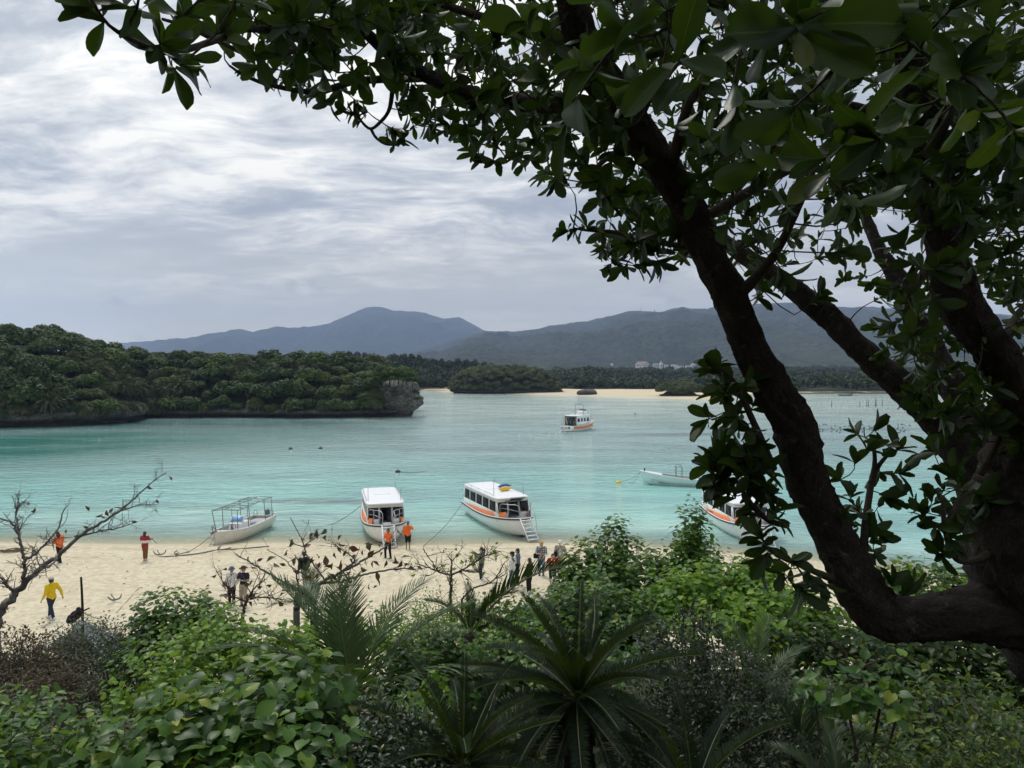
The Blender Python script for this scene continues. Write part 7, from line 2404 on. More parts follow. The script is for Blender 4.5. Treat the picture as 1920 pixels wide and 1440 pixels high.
def build_shrubs():
    hib_v = hv(HIB); hibl_v = hv(HIBL); gl_v = ov(GLOSSY, .5); un_v = ov(UNDERL, .6); big_v = leaf_variants("leaf", lambda i: BIG, HIB, 2)
    # bottom row
    shrub("hibiscus_bush", "big heart leaved bush filling the bottom left foreground", "bush",
          [(430, 1255, 5.3, 170, 130, 1.1), (560, 1222, 5.9, 120, 120, 1), (300, 1325, 4.9, 140, 120, 1), (520, 1330, 5.0, 150, 110, 1), (400, 1400, 4.6, 200, 120, .8)],
          HEART_LO, HEART, HIB, .135, 340, 7, 240, .45, variants=hib_v)
    shrub("creeper_bush", "pointed leaved green bush in the bottom left corner", "bush",
          [(20, 1285, 5.6, 110, 130, 1), (110, 1330, 5.2, 120, 110, 1), (0, 1380, 4.8, 150, 100, 1), (190, 1375, 4.9, 110, 100, .8)],
          OVATE_LO, OVATE, HIB, .105, 300, 8, 120, .4, variants=ov(HIB, .62))
    shrub("glossy_bush", "dense dark glossy small leaved bush at the bottom left of the cycads", "bush",
          [(700, 1292, 5.8, 130, 130, 1), (590, 1345, 5.4, 140, 110, 1), (740, 1370, 5.4, 130, 110, 1), (640, 1410, 5.0, 190, 100, 1), (520, 1420, 4.9, 120, 90, .7)],
          OVATE_LO, OVATE, GLOSSY, .062, 900, 9, 100, .2, variants=gl_v, spread=.5, tip_len=.26)
    shrub("myrtle_bush", "dark twiggy bush with tiny leaves right of the big cycad", "bush",
          [(1290, 1138, 7.6, 110, 160, 1.1), (1370, 1215, 7.0, 130, 170, 1.2), (1250, 1250, 6.8, 110, 150, 1), (1390, 1330, 6.2, 150, 130, 1), (1270, 1380, 5.9, 150, 110, .9), (1150, 1420, 5.6, 120, 80, .6)],
          OVATE_LO, OVATE, DKTWIG, .050, 1700, 10, 0, .1, BROWNTWIG, spread=.6, twig_r=.003, bare=.02, tip_len=.22)
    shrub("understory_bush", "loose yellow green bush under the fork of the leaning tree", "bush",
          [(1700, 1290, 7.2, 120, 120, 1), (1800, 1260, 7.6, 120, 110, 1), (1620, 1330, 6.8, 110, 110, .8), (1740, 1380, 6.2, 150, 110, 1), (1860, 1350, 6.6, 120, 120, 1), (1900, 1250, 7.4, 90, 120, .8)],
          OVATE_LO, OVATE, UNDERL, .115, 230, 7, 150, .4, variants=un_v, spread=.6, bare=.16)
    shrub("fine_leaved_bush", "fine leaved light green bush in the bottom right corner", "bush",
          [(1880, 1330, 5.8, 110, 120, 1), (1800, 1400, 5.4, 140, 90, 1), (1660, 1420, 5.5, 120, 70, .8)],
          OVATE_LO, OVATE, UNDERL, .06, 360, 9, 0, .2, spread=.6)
    # middle row, left to right
    shrub("withered_bush", "brown withered bush at the left edge above the sand", "bush",
          [(55, 1200, 13.0, 85, 95, 1), (10, 1225, 12.6, 80, 90, 1), (110, 1245, 12.2, 70, 70, .8), (40, 1280, 11.5, 110, 60, 1)],
          OVATE_LO, OVATE, DRY, .07, 900, 9, 0, .2, GREYTWIG, spread=.7, bare=.18, twig_r=.008)
    shrub("olive_bush", "olive grey fine leaved bush in front of the pale tarpaulin", "bush",
          [(170, 1178, 14.0, 70, 90, 1), (225, 1195, 13.6, 60, 90, 1), (120, 1215, 13.4, 60, 70, .8), (190, 1255, 12.8, 90, 70, 1)],
          OVATE_LO, OVATE, OLIVE, .062, 1500, 10, 0, .2, GREYTWIG, spread=.6, bare=.08)
    shrub("beach_hibiscus", "dark green leafy bush below the couple in white and black", "bush",
          [(330, 1128, 14.5, 75, 80, 1.1), (285, 1150, 14.2, 55, 80, 1), (385, 1140, 14.2, 50, 70, .9), (300, 1205, 13.2, 80, 70, 1), (400, 1190, 13, 60, 60, .8)],
          HEART_LO, HEART, HIB, .12, 420, 7, 70, .4, variants=hib_v)
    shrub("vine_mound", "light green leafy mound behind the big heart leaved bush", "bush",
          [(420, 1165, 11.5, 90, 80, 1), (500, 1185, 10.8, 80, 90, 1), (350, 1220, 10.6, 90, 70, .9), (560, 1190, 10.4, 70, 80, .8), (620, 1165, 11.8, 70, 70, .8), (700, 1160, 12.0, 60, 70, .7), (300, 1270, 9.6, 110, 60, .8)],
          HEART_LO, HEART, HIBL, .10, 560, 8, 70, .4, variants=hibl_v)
    shrub("weeping_bush", "light green fine leaved bush standing below the bare sapling", "bush",
          [(835, 1125, 13.5, 70, 80, 1), (900, 1145, 13.2, 55, 70, .9), (770, 1150, 13.0, 60, 70, .9), (840, 1180, 12.0, 90, 60, .8)],
          OVATE_LO, OVATE, HIBL, .055, 760, 9, 0, .3, spread=.5)
    shrub("heart_leaved_mound", "heart leaved mound in the middle between the palm and the big cycad", "bush",
          [(790, 1195, 9.5, 75, 90, 1), (860, 1200, 9.2, 65, 80, 1), (770, 1260, 8.6, 90, 80, .9), (850, 1270, 8.4, 70, 60, .8)],
          HEART_LO, HEART, HIB, .095, 420, 8, 70, .45, variants=hib_v)
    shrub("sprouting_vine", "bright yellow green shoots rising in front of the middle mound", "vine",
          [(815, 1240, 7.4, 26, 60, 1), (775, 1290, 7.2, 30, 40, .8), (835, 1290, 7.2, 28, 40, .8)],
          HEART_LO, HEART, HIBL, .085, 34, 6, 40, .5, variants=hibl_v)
    shrub("low_vine", "low mat of round green leaves on the sand behind the dark palm frond", "vine",
          [(960, 1132, 13.4, 60, 40, 1), (1020, 1128, 13.6, 60, 45, 1), (910, 1165, 12.4, 60, 40, .8), (1000, 1175, 12.0, 90, 50, 1)],
          DISC_LO, HEART, HIB, .095, 330, 7, 60, .35, variants=hib_v)
    shrub("tall_hibiscus", "tall leafy bush rising beside the man in the red shirt to the water line", "bush",
          [(1150, 990, 15.0, 42, 120, .9), (1120, 1020, 14.6, 70, 120, 1), (1075, 1040, 14.4, 45, 100, .8), (1190, 1040, 14.2, 70, 110, 1), (1060, 1090, 13.8, 50, 70, .8), (1130, 1085, 13.6, 80, 80, 1)],
          HEART_LO, HEART, HIB, .125, 620, 7, 80, .45, variants=hib_v)
    shrub("vine_draped_bush", "leafy bush with a narrow pointed top below the half hidden boat", "bush",
          [(1300, 972, 14.0, 38, 110, 1), (1290, 1030, 13.6, 65, 90, 1), (1240, 1045, 13.6, 60, 90, 1), (1345, 1050, 13.4, 60, 80, .9), (1400, 1060, 13.0, 60, 70, .8)],
          HEART_LO, HEART, HIB, .11, 560, 7, 70, .45, variants=hib_v)
    shrub("bright_hibiscus", "bright yellow green bush in the open left of the leaning limb", "bush",  # sunlit look comes from the lighter leaf colour
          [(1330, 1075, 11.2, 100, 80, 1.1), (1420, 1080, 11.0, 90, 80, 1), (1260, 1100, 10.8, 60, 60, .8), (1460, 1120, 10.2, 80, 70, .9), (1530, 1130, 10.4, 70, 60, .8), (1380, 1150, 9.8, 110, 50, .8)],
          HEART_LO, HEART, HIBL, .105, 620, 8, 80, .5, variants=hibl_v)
    shrub("hibiscus_hedge", "mid green leafy bush directly behind the big cycad", "bush",
          [(1060, 1135, 10.8, 80, 70, 1), (1140, 1120, 10.6, 80, 80, 1), (980, 1170, 10.4, 80, 60, .9), (1200, 1150, 10.2, 70, 70, .8), (940, 1215, 9.6, 70, 60, .8), (1090, 1200, 9.2, 130, 60, .7)],
          HEART_LO, HEART, HIB, .10, 700, 8, 80, .4, variants=hib_v)
    shrub("shore_bush", "leafy bush seen through the fork of the leaning tree by the sand", "bush",
          [(1690, 1078, 11.5, 60, 60, 1), (1760, 1072, 11.5, 60, 60, 1), (1640, 1095, 11.2, 50, 60, .9), (1830, 1085, 11.3, 60, 60, .9), (1740, 1130, 10, 130, 60, .8)],
          HEART_LO, HEART, HIB, .11, 360, 7, 70, .4, variants=hib_v)
    shrub("broad_leaved_sapling", "slender sapling with broad pale green leaves under the bend of the leaning limb", "sapling",
          [(1590, 1225, 6.2, 60, 70, 1), (1530, 1240, 6.4, 45, 60, .8), (1650, 1260, 6.0, 50, 50, .7), (1700, 1225, 6.2, 45, 40, .6)],
          BIG, BIG, HIB, .13, 26, 5, 70, .55, variants=hib_v, spread=.4)
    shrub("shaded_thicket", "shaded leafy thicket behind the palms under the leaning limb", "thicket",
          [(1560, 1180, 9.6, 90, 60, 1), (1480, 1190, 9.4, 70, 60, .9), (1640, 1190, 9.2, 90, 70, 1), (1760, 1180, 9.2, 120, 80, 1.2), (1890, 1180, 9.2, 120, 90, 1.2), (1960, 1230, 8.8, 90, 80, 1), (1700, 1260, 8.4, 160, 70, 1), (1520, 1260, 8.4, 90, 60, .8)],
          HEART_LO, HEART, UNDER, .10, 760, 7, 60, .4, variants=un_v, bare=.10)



def build_undergrowth():
    """low leaf cover between the bushes: nobody could count it"""
    n = 22000
    y = rng.uniform(1.5, 23.0, n); x = (rng.random(n) * 2 - 1) * (y * .80 + 2.5)
    dens = fbm(x * .7, y * .7, 55, 3)
    k = dens > .36
    x, y = x[k], y[k]
    n = len(x)
    p = np.stack([x, y, ground(x, y) + rng.random(n) ** 1.5 * (.25 + 1.1 * np.clip(fbm(x * .9, y * .9, 57, 3) - .35, 0, 1))], -1)
    d = rng.normal(size=(n, 3)); d[:, 2] = d[:, 2] * .4
    nn = np.array([0, -.15, 1.0]) + rng.normal(0, .4, (n, 3))
    v, q, u = leaf_cloud(HEART_LO, p, d, nn, rng.uniform(.05, .13, n))
    me = mesh_from("undergrowth", v, q, None, UNDER, True, uv=u, attrs={'tint': np.repeat(rng.random(n), len(HEART_LO[0]))})
    tag(put("undergrowth", me), "low leafy ground cover on the slope between the bushes", "ground cover", kind='stuff')


build_shrubs()
build_undergrowth()


# ------------------------------------------------------------------ palms and cycads
CYC = leaf_mat("cycad_leaf", [(0.0, (0.005, 0.014, 0.004)), (0.6, (0.009, 0.020, 0.006)), (1.0, (0.014, 0.028, 0.008))], back=(.010, .018, .008), trans=.10, rough=.30, spec=.16, vamt=0.05)
PALM = leaf_mat("palm_leaf", [(0.0, (0.028, 0.062, 0.014)), (0.6, (0.046, 0.088, 0.020)), (1.0, (0.072, 0.118, 0.028))], back=(.06, .095, .04), trans=.22, tcol=(.16, .27, .02), rough=.36, spec=.22, vamt=0.1)
PALMD = leaf_mat("dark_palm_leaf", [(0.0, (0.012, 0.030, 0.008)), (1.0, (0.024, 0.050, 0.012))], back=(.03, .05, .02), trans=.2, tcol=(.10, .18, .01), rough=.34, spec=.22, vamt=0.1)
RACH = paint("frond_rachis", (.10, .12, .04), .5, .4)


def frond_mesh(name, mat, length, n, leaflet, width, arc=1.0, vee=.55, sweep=.55, droop=.35, taper=.5, start=.12, seed=0, rough=.06, rachis_r=.012, side_bias=0.0):
    """pinnate frond: base at origin, runs out along +Y and arcs down; leaflets in two ranks"""
    r = np.random.default_rng(seed)
    t = np.linspace(0, 1, 22)
    ang = .0 - arc * t ** 1.35
    seg = length / 21
    pts = np.zeros((22, 3))
    for i in range(1, 22):
        pts[i] = pts[i - 1] + seg * np.array([0, math.cos(ang[i]), math.sin(ang[i])])
    pts[:, 0] += length * .05 * np.sin(t * 2.2) * r.normal()
    mb = MB(); mb.tube(pts, np.linspace(rachis_r, rachis_r * .25, 22), 6)
    nr = mb.n
    rv, rq, rt = mb.arrays()
    tg = unit(np.gradient(pts, axis=0))
    V = []; Q = []; U = []; T = []
    k = 0
    for i in range(n):
        f = start + (1 - start) * (i + .5) / n
        j = f * 21; a = int(min(j, 20)); fr = j - a
        p = pts[a] * (1 - fr) + pts[a + 1] * fr
        y = tg[a]; x = np.array([1.0, 0, 0]); z = np.cross(x, y)
        ll = leaflet * (math.sin(min(1, (f - start) / .25 + .25) * np.pi / 2)) * (1 - taper * max(0, (f - .45) / .55) ** 1.6)
        for s in (-1, 1):
            sw = sweep + .35 * f + r.normal(0, rough)
            d = unit(x * s * math.cos(sw) + y * math.sin(sw) + z * (vee + r.normal(0, rough)) + z * side_bias * s)
            nrm = unit(np.cross(d, y)) * -s
            w = width * (1 - .3 * f)
            L = ll * r.uniform(.9, 1.08)
            dr = droop * r.uniform(.5, 1.5)
            prev = None
            for q_, (g, ww) in enumerate(((0, .35), (.3, 1.0), (.68, .85), (1.0, .06))):
                c = p + d * L * g + np.array([0, 0, -1]) * L * dr * g * g
                V += [c - y * w * ww / 2, c + y * w * ww / 2 + nrm * 0]
                U += [(.0, g), (1.0, g)]; T += [0, 0]
                if q_: Q.append((k - 2, k - 1, k + 1, k))
                k += 2
    v = np.vstack([np.array(V), rv]); q = np.vstack([np.array(Q), rq + len(V)])
    t_ = rt + len(V)
    u = np.vstack([np.array(U), np.full((len(rv), 2), .5)])
    mi = np.concatenate([np.zeros(len(Q)), np.ones(len(rq) + len(rt))])
    return mesh_from(name, v, q, t_, mats=[mat, RACH], smooth=False, uv=u, attrs={'tint': np.zeros(len(v))}, mat_idx=mi)


def add_frond(parent, me, az, pitch, scale=1.0, roll=0.0, off=(0, 0, 0)):
    o = put("frond", me, parent, off)
    o.rotation_mode = 'QUATERNION'
    M = Matrix.Rotation(az, 3, 'Z') @ Matrix.Rotation(pitch, 3, 'X') @ Matrix.Rotation(roll, 3, 'Y')
    o.rotation_quaternion = M.to_quaternion()
    o.scale = (scale,) * 3
    return o


def build_palms():
    cy_m = [frond_mesh("frond", CYC, 1.30, 104, .150, .0140, arc=a * .8, vee=v + .35, sweep=.45, droop=.15, taper=.55, start=.10, seed=i, rough=.04, rachis_r=.009) for i, (a, v) in enumerate(((.75, .55), (1.0, .5), (1.25, .4), (.55, .6), (1.5, .35)))]
    trunk_b = bark_mat("cycad_trunk_bark", (.05, .04, .03), (.12, .10, .07), 20, 1, 1, .03)

    def cycad(label, u, v, d, S, n, seed, dead=0):
        r = np.random.default_rng(seed)
        c = PX(u, v, d)
        g = float(ground(c[0], c[1]))
        T = thing("cycad", label, "cycad", (c[0], c[1], g))
        h = max(.2, c[2] - g)
        m = MB(); m.tube([(0, 0, -.1), (.02, 0, h * .5), (0, 0, h)], [.16 * S, .15 * S, .13 * S], 14)
        for k in range(60):
            a = k * 2.4; z = h * (k / 60)
            m.box((math.cos(a) * .15 * S, math.sin(a) * .15 * S, z), (.06, .06, .05), ((0, 0, 1), a))
        m.build("trunk", trunk_b, T)
        for k in range(n):
            az = k * 2.39996 + r.uniform(-.2, .2)
            f = k / n
            pitch = R_(80) - f ** .8 * R_(112) + r.uniform(-.12, .12)
            add_frond(T, cy_m[(0, 3, 1, 0, 2, 1)[k % 6] if f < .55 else (2, 4)[k % 2]], az, pitch, S * r.uniform(.88, 1.08) * (1.0 if f > .1 else .85), r.uniform(-.2, .2), (0, 0, h))
        return T
    cycad("large dark cycad spreading its fronds in the bottom centre foreground", 1082, 1312, 6.4, .92, 50, 3)
    cycad("smaller dark cycad half hidden at the bottom left of the large one", 868, 1440, 5.6, .82, 32, 8)
    cycad("third cycad tucked at the bottom edge below the dark twiggy bush", 1300, 1500, 5.2, .7, 16, 14)

    pm = [frond_mesh("frond", PALM, 2.0, 58, .50, .040, arc=a, vee=v, sweep=.55, droop=dr, taper=.55, start=.14, seed=20 + i, rough=.05, rachis_r=.016) for i, (a, v, dr) in enumerate(((.9, .35, .35), (1.2, .25, .45), (.6, .45, .3), (1.4, .3, .5)))]
    dm = [frond_mesh("frond", PALMD, 1.9, 60, .44, .042, arc=a, vee=.55, sweep=.75, droop=.22, taper=.5, start=.10, seed=30 + i, rough=.04, rachis_r=.016) for i, a in enumerate((.8, 1.1))]

    def palm(label, u, v, d, fronds, meshes, S=1.0):
        c = PX(u, v, d)
        g = float(ground(c[0], c[1]))
        z = max(c[2] - g, .1)
        T = thing("palm", label, "palm", (c[0], c[1], g))
        m = MB(); m.tube([(0, 0, -.1), (0, 0, z)], [.11, .08], 10); m.build("trunk", trunk_b, T)
        for (az, pit, s, k, roll) in fronds:
            add_frond(T, meshes[k % len(meshes)], R_(az), R_(pit), S * s, R_(roll), (0, 0, z))
        return T
    palm("green feather palm with tall arching fronds left of centre", 665, 1330, 8.6,
         [(8, 72, .72, 2, 0), (30, 62, .85, 0, 20), (-22, 66, .82, 0, -25), (75, 50, .9, 1, 30), (105, 40, .95, 1, 20), (60, 68, .85, 2, 35), (-55, 58, .85, 0, -30), (-85, 42, .9, 1, -20), (140, 35, .9, 3, 10), (-130, 35, .9, 3, -10), (178, 55, .7, 2, 0), (95, 62, .8, 0, 30), (20, 84, .7, 2, 10)], pm, 1.12)
    palm("dark palm with one long frond arching right in front of the group on the sand", 880, 1190, 10.6,
         [(-66, 44, .98, 0, -62), (-50, 62, .5, 1, -30), (15, 74, .42, 0, 0), (60, 60, .45, 1, 30), (-95, 30, .6, 1, -20)], dm, 1.0)
    palm("spiky grey green palm tuft by the grey haired man", 590, 1150, 13.2,
         [(0, 75, .5, 2, 0), (60, 60, .55, 1, 20), (-60, 58, .55, 1, -20), (110, 50, .5, 3, 0), (-110, 50, .5, 3, 0), (30, 80, .5, 2, 0)], pm, .9)
    palm("pale green palm with upright fronds right of the dark twiggy bush", 1425, 1330, 7.6,
         [(10, 78, .62, 2, 20), (-20, 74, .66, 2, -30), (45, 60, .6, 0, 30), (-50, 58, .62, 0, -20), (80, 50, .6, 1, 20), (-85, 45, .6, 1, 0)], pm, .74)
    palm("grey sheened palm with drooping fronds under the elbow of the leaning limb", 1500, 1410, 6.4,
         [(-28, 62, .62, 1, -15), (-60, 50, .62, 3, 0), (15, 66, .55, 1, 15), (60, 50, .55, 3, 10), (-110, 40, .55, 3, 0), (-10, 40, .6, 3, 0)], dm, .74)
    palm("low palm with fronds lying along the bottom edge right of centre", 1570, 1500, 5.4,
         [(-20, 45, .55, 1, 0), (-70, 35, .55, 3, 0), (40, 45, .5, 1, 0), (85, 35, .55, 3, 0), (0, 70, .45, 2, 0)], dm, .66)


build_palms()


# ------------------------------------------------------------------ bare trees above the sand
PALEBARK = bark_mat("pale_grey_bark", (0.16, 0.145, 0.13), (0.34, 0.32, 0.29), 16, .5, .6, .015)
GREYB = bark_mat("mid_grey_bark", (0.13, 0.112, 0.095), (0.27, 0.245, 0.215), 18, .5, .6, .012)
DARKBARK = bark_mat("brown_grey_bark", (0.085, 0.068, 0.055), (0.19, 0.16, 0.135), 20, .5, .6, .01)
ALMOND = leaf_mat("almond_leaf", [(0.0, (0.050, 0.070, 0.022)), (0.35, (0.085, 0.10, 0.03)), (0.5, (0.13, 0.045, 0.03)), (0.8, (0.16, 0.035, 0.03)), (1.0, (0.085, 0.028, 0.028))], back=(.13, .09, .07), trans=.22, tcol=(.30, .10, .03), rough=.45, spec=.35, vein=(.2, .15, .08), vamt=.3)


def bare_tree(label, limbs, bark, leaves, twigs, seed, name="bare_tree", leaf_len=.17, twig_len=(.2, .5), auto=0, leaf_mesh=None, kink=.22, sub=2):
    r = np.random.default_rng(seed)
    p0 = PX(*limbs[0][0][:3])
    base = np.array([p0[0], p0[1], min(float(ground(p0[0], p0[1])), p0[2])])
    T = thing(name, label, "tree", tuple(base))
    pts_all, rad_all = [], []
    tips = []
    for i, rows in enumerate(limbs):
        n = max(14, 7 * len(rows))
        p, rad = limb_path(rows, n)
        rad = rad * .62
        if i == 0:
            p = np.vstack([base - [0, 0, .2], p]); rad = np.r_[rad[0] * 1.15, rad]
        p[2:-1] += r.normal(0, 1, p[2:-1].shape) * rad[2:-1, None] * .35
        m = MB(); m.tube(p, rad, 9)
        m.build("trunk" if i == 0 else "branch", bark, T, True, world=True)
        pts_all.append(p[3:]); rad_all.append(rad[3:]); tips.append(p[-1])
    P = np.vstack(pts_all); R = np.concatenate(rad_all)
    tw = MB()

    def twig(a, d, L, r0, depth):
        n = max(4, int(L / .07))
        p = [a]
        dd = unit(d)
        for k in range(n):
            dd = unit(dd + r.normal(0, kink, 3) + np.array([0, 0, .06]))
            p.append(p[-1] + dd * L / n)
        p = np.array(p)
        tw.tube(p, np.linspace(r0, r0 * .4, len(p)), 5, cap=False)
        tips.append(p[-1])
        if depth:
            for k in range(r.integers(1, 4)):
                j = r.integers(1, len(p) - 1)
                twig(p[j], unit(p[j] - p[j - 1] + r.normal(0, .6, 3)), L * r.uniform(.3, .6), r0 * .65, depth - 1)
    for k in range(twigs):
        w = r.random() ** .7
        j = int(w * (len(P) - 2)) + 1
        d = unit(P[j] - P[j - 1])
        twig(P[j], unit(d * .7 + r.normal(0, .55, 3) + [0, 0, .35]), r.uniform(*twig_len), min(R[j] * .6, .012), sub)
    o = tw.build("twig", bark, T, True, world=True); o['kind'] = 'stuff'
    Lp = [PX(*q) for q in leaves]
    for k in range(auto): Lp.append(tips[r.integers(0, len(tips))] + r.normal(0, .02, 3))
    if Lp:
        Lp = np.array(Lp)
        # each leaf hangs on a stalk from the nearest twig
        dv = r.normal(size=(len(Lp), 3)) + [0, 0, -.25]; nv = r.normal(size=(len(Lp), 3)) + [0, -.5, .3]
        leaf_objects("leaf", leaf_mesh, Lp, dv, nv, leaf_len * r.uniform(.65, 1.15, len(Lp)), T, base)
    return T


def build_bare_trees():
    al = leaf_variants("leaf", lambda i: leaf_shape([.1, .4, .7, .95, 1.0, .75, .3, .02], [.5, .42, .55][i], 2, [.3, .6, .2][i], [.2, -.1, .35][i], wave=.03), ALMOND, 3)
    D = 15.0
    lf = [(52, 941, D), (66, 952, D), (58, 959, D), (188, 966, D), (178, 970, D), (212, 953, D), (220, 958, D), (232, 958, D), (245, 938, D), (275, 910, D), (298, 944, D), (258, 979, D), (124, 992, D), (138, 1005, D), (110, 1010, D), (160, 949, D), (316, 892, D), (166, 990, D), (203, 968, D), (226, 952, D)]
    bare_tree("leafless pale tree leaning over the sand at the left edge", [
        [(-8, 1185, D, 13), (-2, 1150, D, 12), (20, 1125, D, 11), (45, 1095, D, 9), (80, 1062, D, 7), (110, 1040, D, 6), (150, 1005, D, 5), (185, 983, D, 4), (225, 958, D, 3), (262, 925, D, 2.2), (290, 900, D, 1.5), (312, 886, D, 1)],
        [(45, 1095, D, 7), (46, 1060, D - .2, 5), (42, 1030, D - .3, 4.2), (32, 995, D - .3, 3.4), (18, 978, D - .4, 3), (0, 972, D - .4, 2.5)],
        [(42, 1045, D, 5), (58, 1045, D, 3.8), (80, 1025, D + .2, 3.2), (96, 1008, D + .2, 2.6), (112, 985, D + .3, 2), (118, 960, D + .3, 1.6), (130, 945, D + .3, 1)],
        [(36, 1012, D, 4), (34, 985, D, 2.8), (30, 965, D + .2, 2.2), (36, 948, D + .2, 1.6), (44, 940, D, 1)],
        [(150, 1005, D, 3.2), (190, 995, D, 2.2), (215, 992, D, 1.6), (240, 984, D, 1.2), (256, 979, D, .8)],
        [(225, 958, D, 2.4), (258, 948, D, 1.8), (290, 945, D, 1)],
        [(110, 1040, D, 4), (95, 1060, D - .3, 2.6), (62, 1075, D - .4, 2.2)],
        [(26, 1110, D, 5), (14, 1100, D - .3, 3.6), (4, 1085, D - .4, 3), (-10, 1070, D - .5, 2.4)],
        [(92, 1052, D, 4), (75, 1065, D, 2.8), (60, 1085, D - .1, 2.2)],
    ], PALEBARK, lf, 120, 5, leaf_mesh=al, leaf_len=.16, twig_len=(.18, .5))
    D = 12.0
    r = np.random.default_rng(3)
    lf = [(493, 1047, D), (499, 1054, D), (513, 1055, D), (524, 1057, D), (532, 1042, D), (590, 1050, D), (600, 1044, D), (605, 1060, D), (612, 1052, D), (622, 1058, D), (596, 1066, D), (600, 1078, D), (568, 1083, D), (630, 1047, D), (640, 1050, D), (628, 1062, D), (640, 1070, D),
          (655, 1048, D), (668, 1040, D), (680, 1030, D), (690, 1046, D), (700, 1050, D), (712, 1062, D), (705, 1072, D), (676, 1066, D), (660, 1072, D), (650, 1092, D), (645, 1086, D), (632, 1088, D), (545, 1103, D), (534, 1108, D), (548, 1010, D), (570, 1028, D), (636, 1020, D), (632, 1026, D), (655, 1026, D),
          (725, 1050, D), (735, 1056, D), (745, 1064, D), (758, 1060, D), (770, 1058, D), (765, 1066, D), (752, 1046, D), (740, 1042, D), (780, 1062, D), (718, 1036, D), (700, 1020, D), (712, 1026, D), (690, 1016, D), (655, 1100, D), (690, 1098, D), (712, 1098, D), (700, 1103, D), (588, 1058, D), (622, 1068, D), (548, 1054, D), (610, 1042, D)]
    bare_tree("spreading shrub tree with rust red and green leaves over the open sand", [
        [(556, 1145, D, 10), (560, 1118, D, 9), (566, 1108, D, 8)],
        [(566, 1108, D, 6), (545, 1098, D, 3.4), (520, 1085, D, 3), (495, 1070, D - .2, 2.6), (470, 1055, D - .3, 2.2), (452, 1045, D - .3, 1.6), (442, 1038, D - .3, 1)],
        [(566, 1108, D, 7), (595, 1096, D, 5.5), (625, 1080, D, 4.6), (660, 1062, D, 4), (690, 1045, D + .2, 3.2), (715, 1030, D + .3, 2.4), (735, 1015, D + .4, 1.4)],
        [(600, 1094, D, 4.4), (640, 1090, D - .1, 3.2), (680, 1078, D - .1, 3), (720, 1070, D, 2.6), (755, 1066, D, 2), (780, 1068, D, 1.4)],
        [(595, 1096, D, 3.4), (570, 1078, D + .2, 2.2), (545, 1062, D + .2, 1.8), (535, 1050, D + .3, 1.4), (500, 1030, D + .3, 1)],
        [(610, 1090, D, 3), (590, 1060, D + .1, 2.4), (575, 1040, D + .2, 2.2), (565, 1010, D + .2, 1.8), (552, 985, D + .3, 1.4), (544, 970, D + .3, .9)],
        [(568, 1024, D, 1.8), (590, 1010, D, 1.2)], [(568, 1025, D, 1.8), (548, 1018, D, 1.4), (542, 1010, D, .8)],
        [(640, 1072, D, 3), (665, 1050, D - .2, 2.2), (640, 1030, D - .2, 1.6), (625, 1018, D - .2, 1)],
        [(563, 1108, D, 4), (556, 1085, D - .2, 2.4), (560, 1055, D - .2, 2), (552, 1040, D - .2, 1.2)],
    ], GREYB, lf, 60, 11, leaf_mesh=al, leaf_len=.17, twig_len=(.15, .42), auto=12)
    D = 12.6
    bare_tree("low twiggy shrub with curled brown leaves in front of the couple", [
        [(455, 1150, D, 5), (462, 1128, D, 4), (470, 1112, D, 3)],
        [(470, 1112, D, 2.6), (482, 1098, D, 2), (500, 1085, D, 1.4)],
        [(462, 1128, D, 2.8), (440, 1118, D, 2), (425, 1100, D - .2, 1.6), (405, 1070, D - .2, 1)],
        [(466, 1120, D, 2.6), (500, 1120, D, 2), (530, 1125, D, 1.4)],
    ], DARKBARK, [(430, 1120, D), (442, 1112, D), (450, 1122, D), (470, 1095, D), (482, 1100, D), (490, 1092, D), (500, 1098, D), (475, 1115, D), (465, 1128, D), (485, 1118, D), (458, 1138, D), (440, 1132, D), (500, 1112, D), (425, 1140, D), (412, 1124, D)], 34, 21, name="twiggy_shrub", leaf_mesh=al, leaf_len=.14, auto=14)
    D = 13.5
    gl = leaf_variants("leaf", lambda i: OVATE, HIBL, 1)
    bare_tree("slender sapling with flat side branches and sparse green leaves", [
        [(846, 1165, D, 5), (845, 1120, D, 4.2), (846, 1076, D, 3.6), (847, 1048, D, 1.6)],
        [(846, 1078, D, 3.2), (828, 1074, D, 2.6), (808, 1066, D, 2.2), (790, 1060, D, 1.6), (778, 1056, D, 1)],
        [(846, 1078, D, 3.2), (868, 1068, D, 2.6), (888, 1056, D, 2.4), (905, 1044, D, 2), (925, 1038, D, 1.6), (938, 1034, D, 1)],
        [(868, 1070, D, 2), (890, 1073, D, 1.6), (905, 1068, D, 1)],
        [(793, 1028, D, 1.6), (803, 1045, D, 1.4), (812, 1056, D, 1.6), (820, 1070, D, 1.8)],
    ], DARKBARK, [(812, 1058, D), (820, 1061, D), (826, 1058, D), (866, 1052, D), (872, 1056, D), (880, 1060, D), (886, 1050, D), (892, 1060, D), (898, 1052, D), (905, 1048, D), (926, 1036, D), (933, 1033, D), (938, 1036, D), (936, 1040, D), (918, 1040, D), (875, 1050, D)], 46, 31, name="sapling", leaf_mesh=gl, leaf_len=.11, auto=46)
    D = 13.0
    bare_tree("bare crooked stick rising to the right in front of the group on the sand", [
        [(866, 1125, D, 3.4), (876, 1112, D, 3), (895, 1100, D, 2.6), (920, 1092, D, 2.2), (935, 1075, D, 1.8), (944, 1058, D, 1.4), (955, 1047, D, .8)],
        [(930, 1085, D, 1.6), (945, 1078, D, 1.2), (952, 1066, D, .8)],
        [(912, 1094, D, 1.6), (935, 1093, D, 1.2), (946, 1098, D, .8)],
    ], DARKBARK, [], 16, 41, name="bare_branch", twig_len=(.1, .3))
    D = 8.0
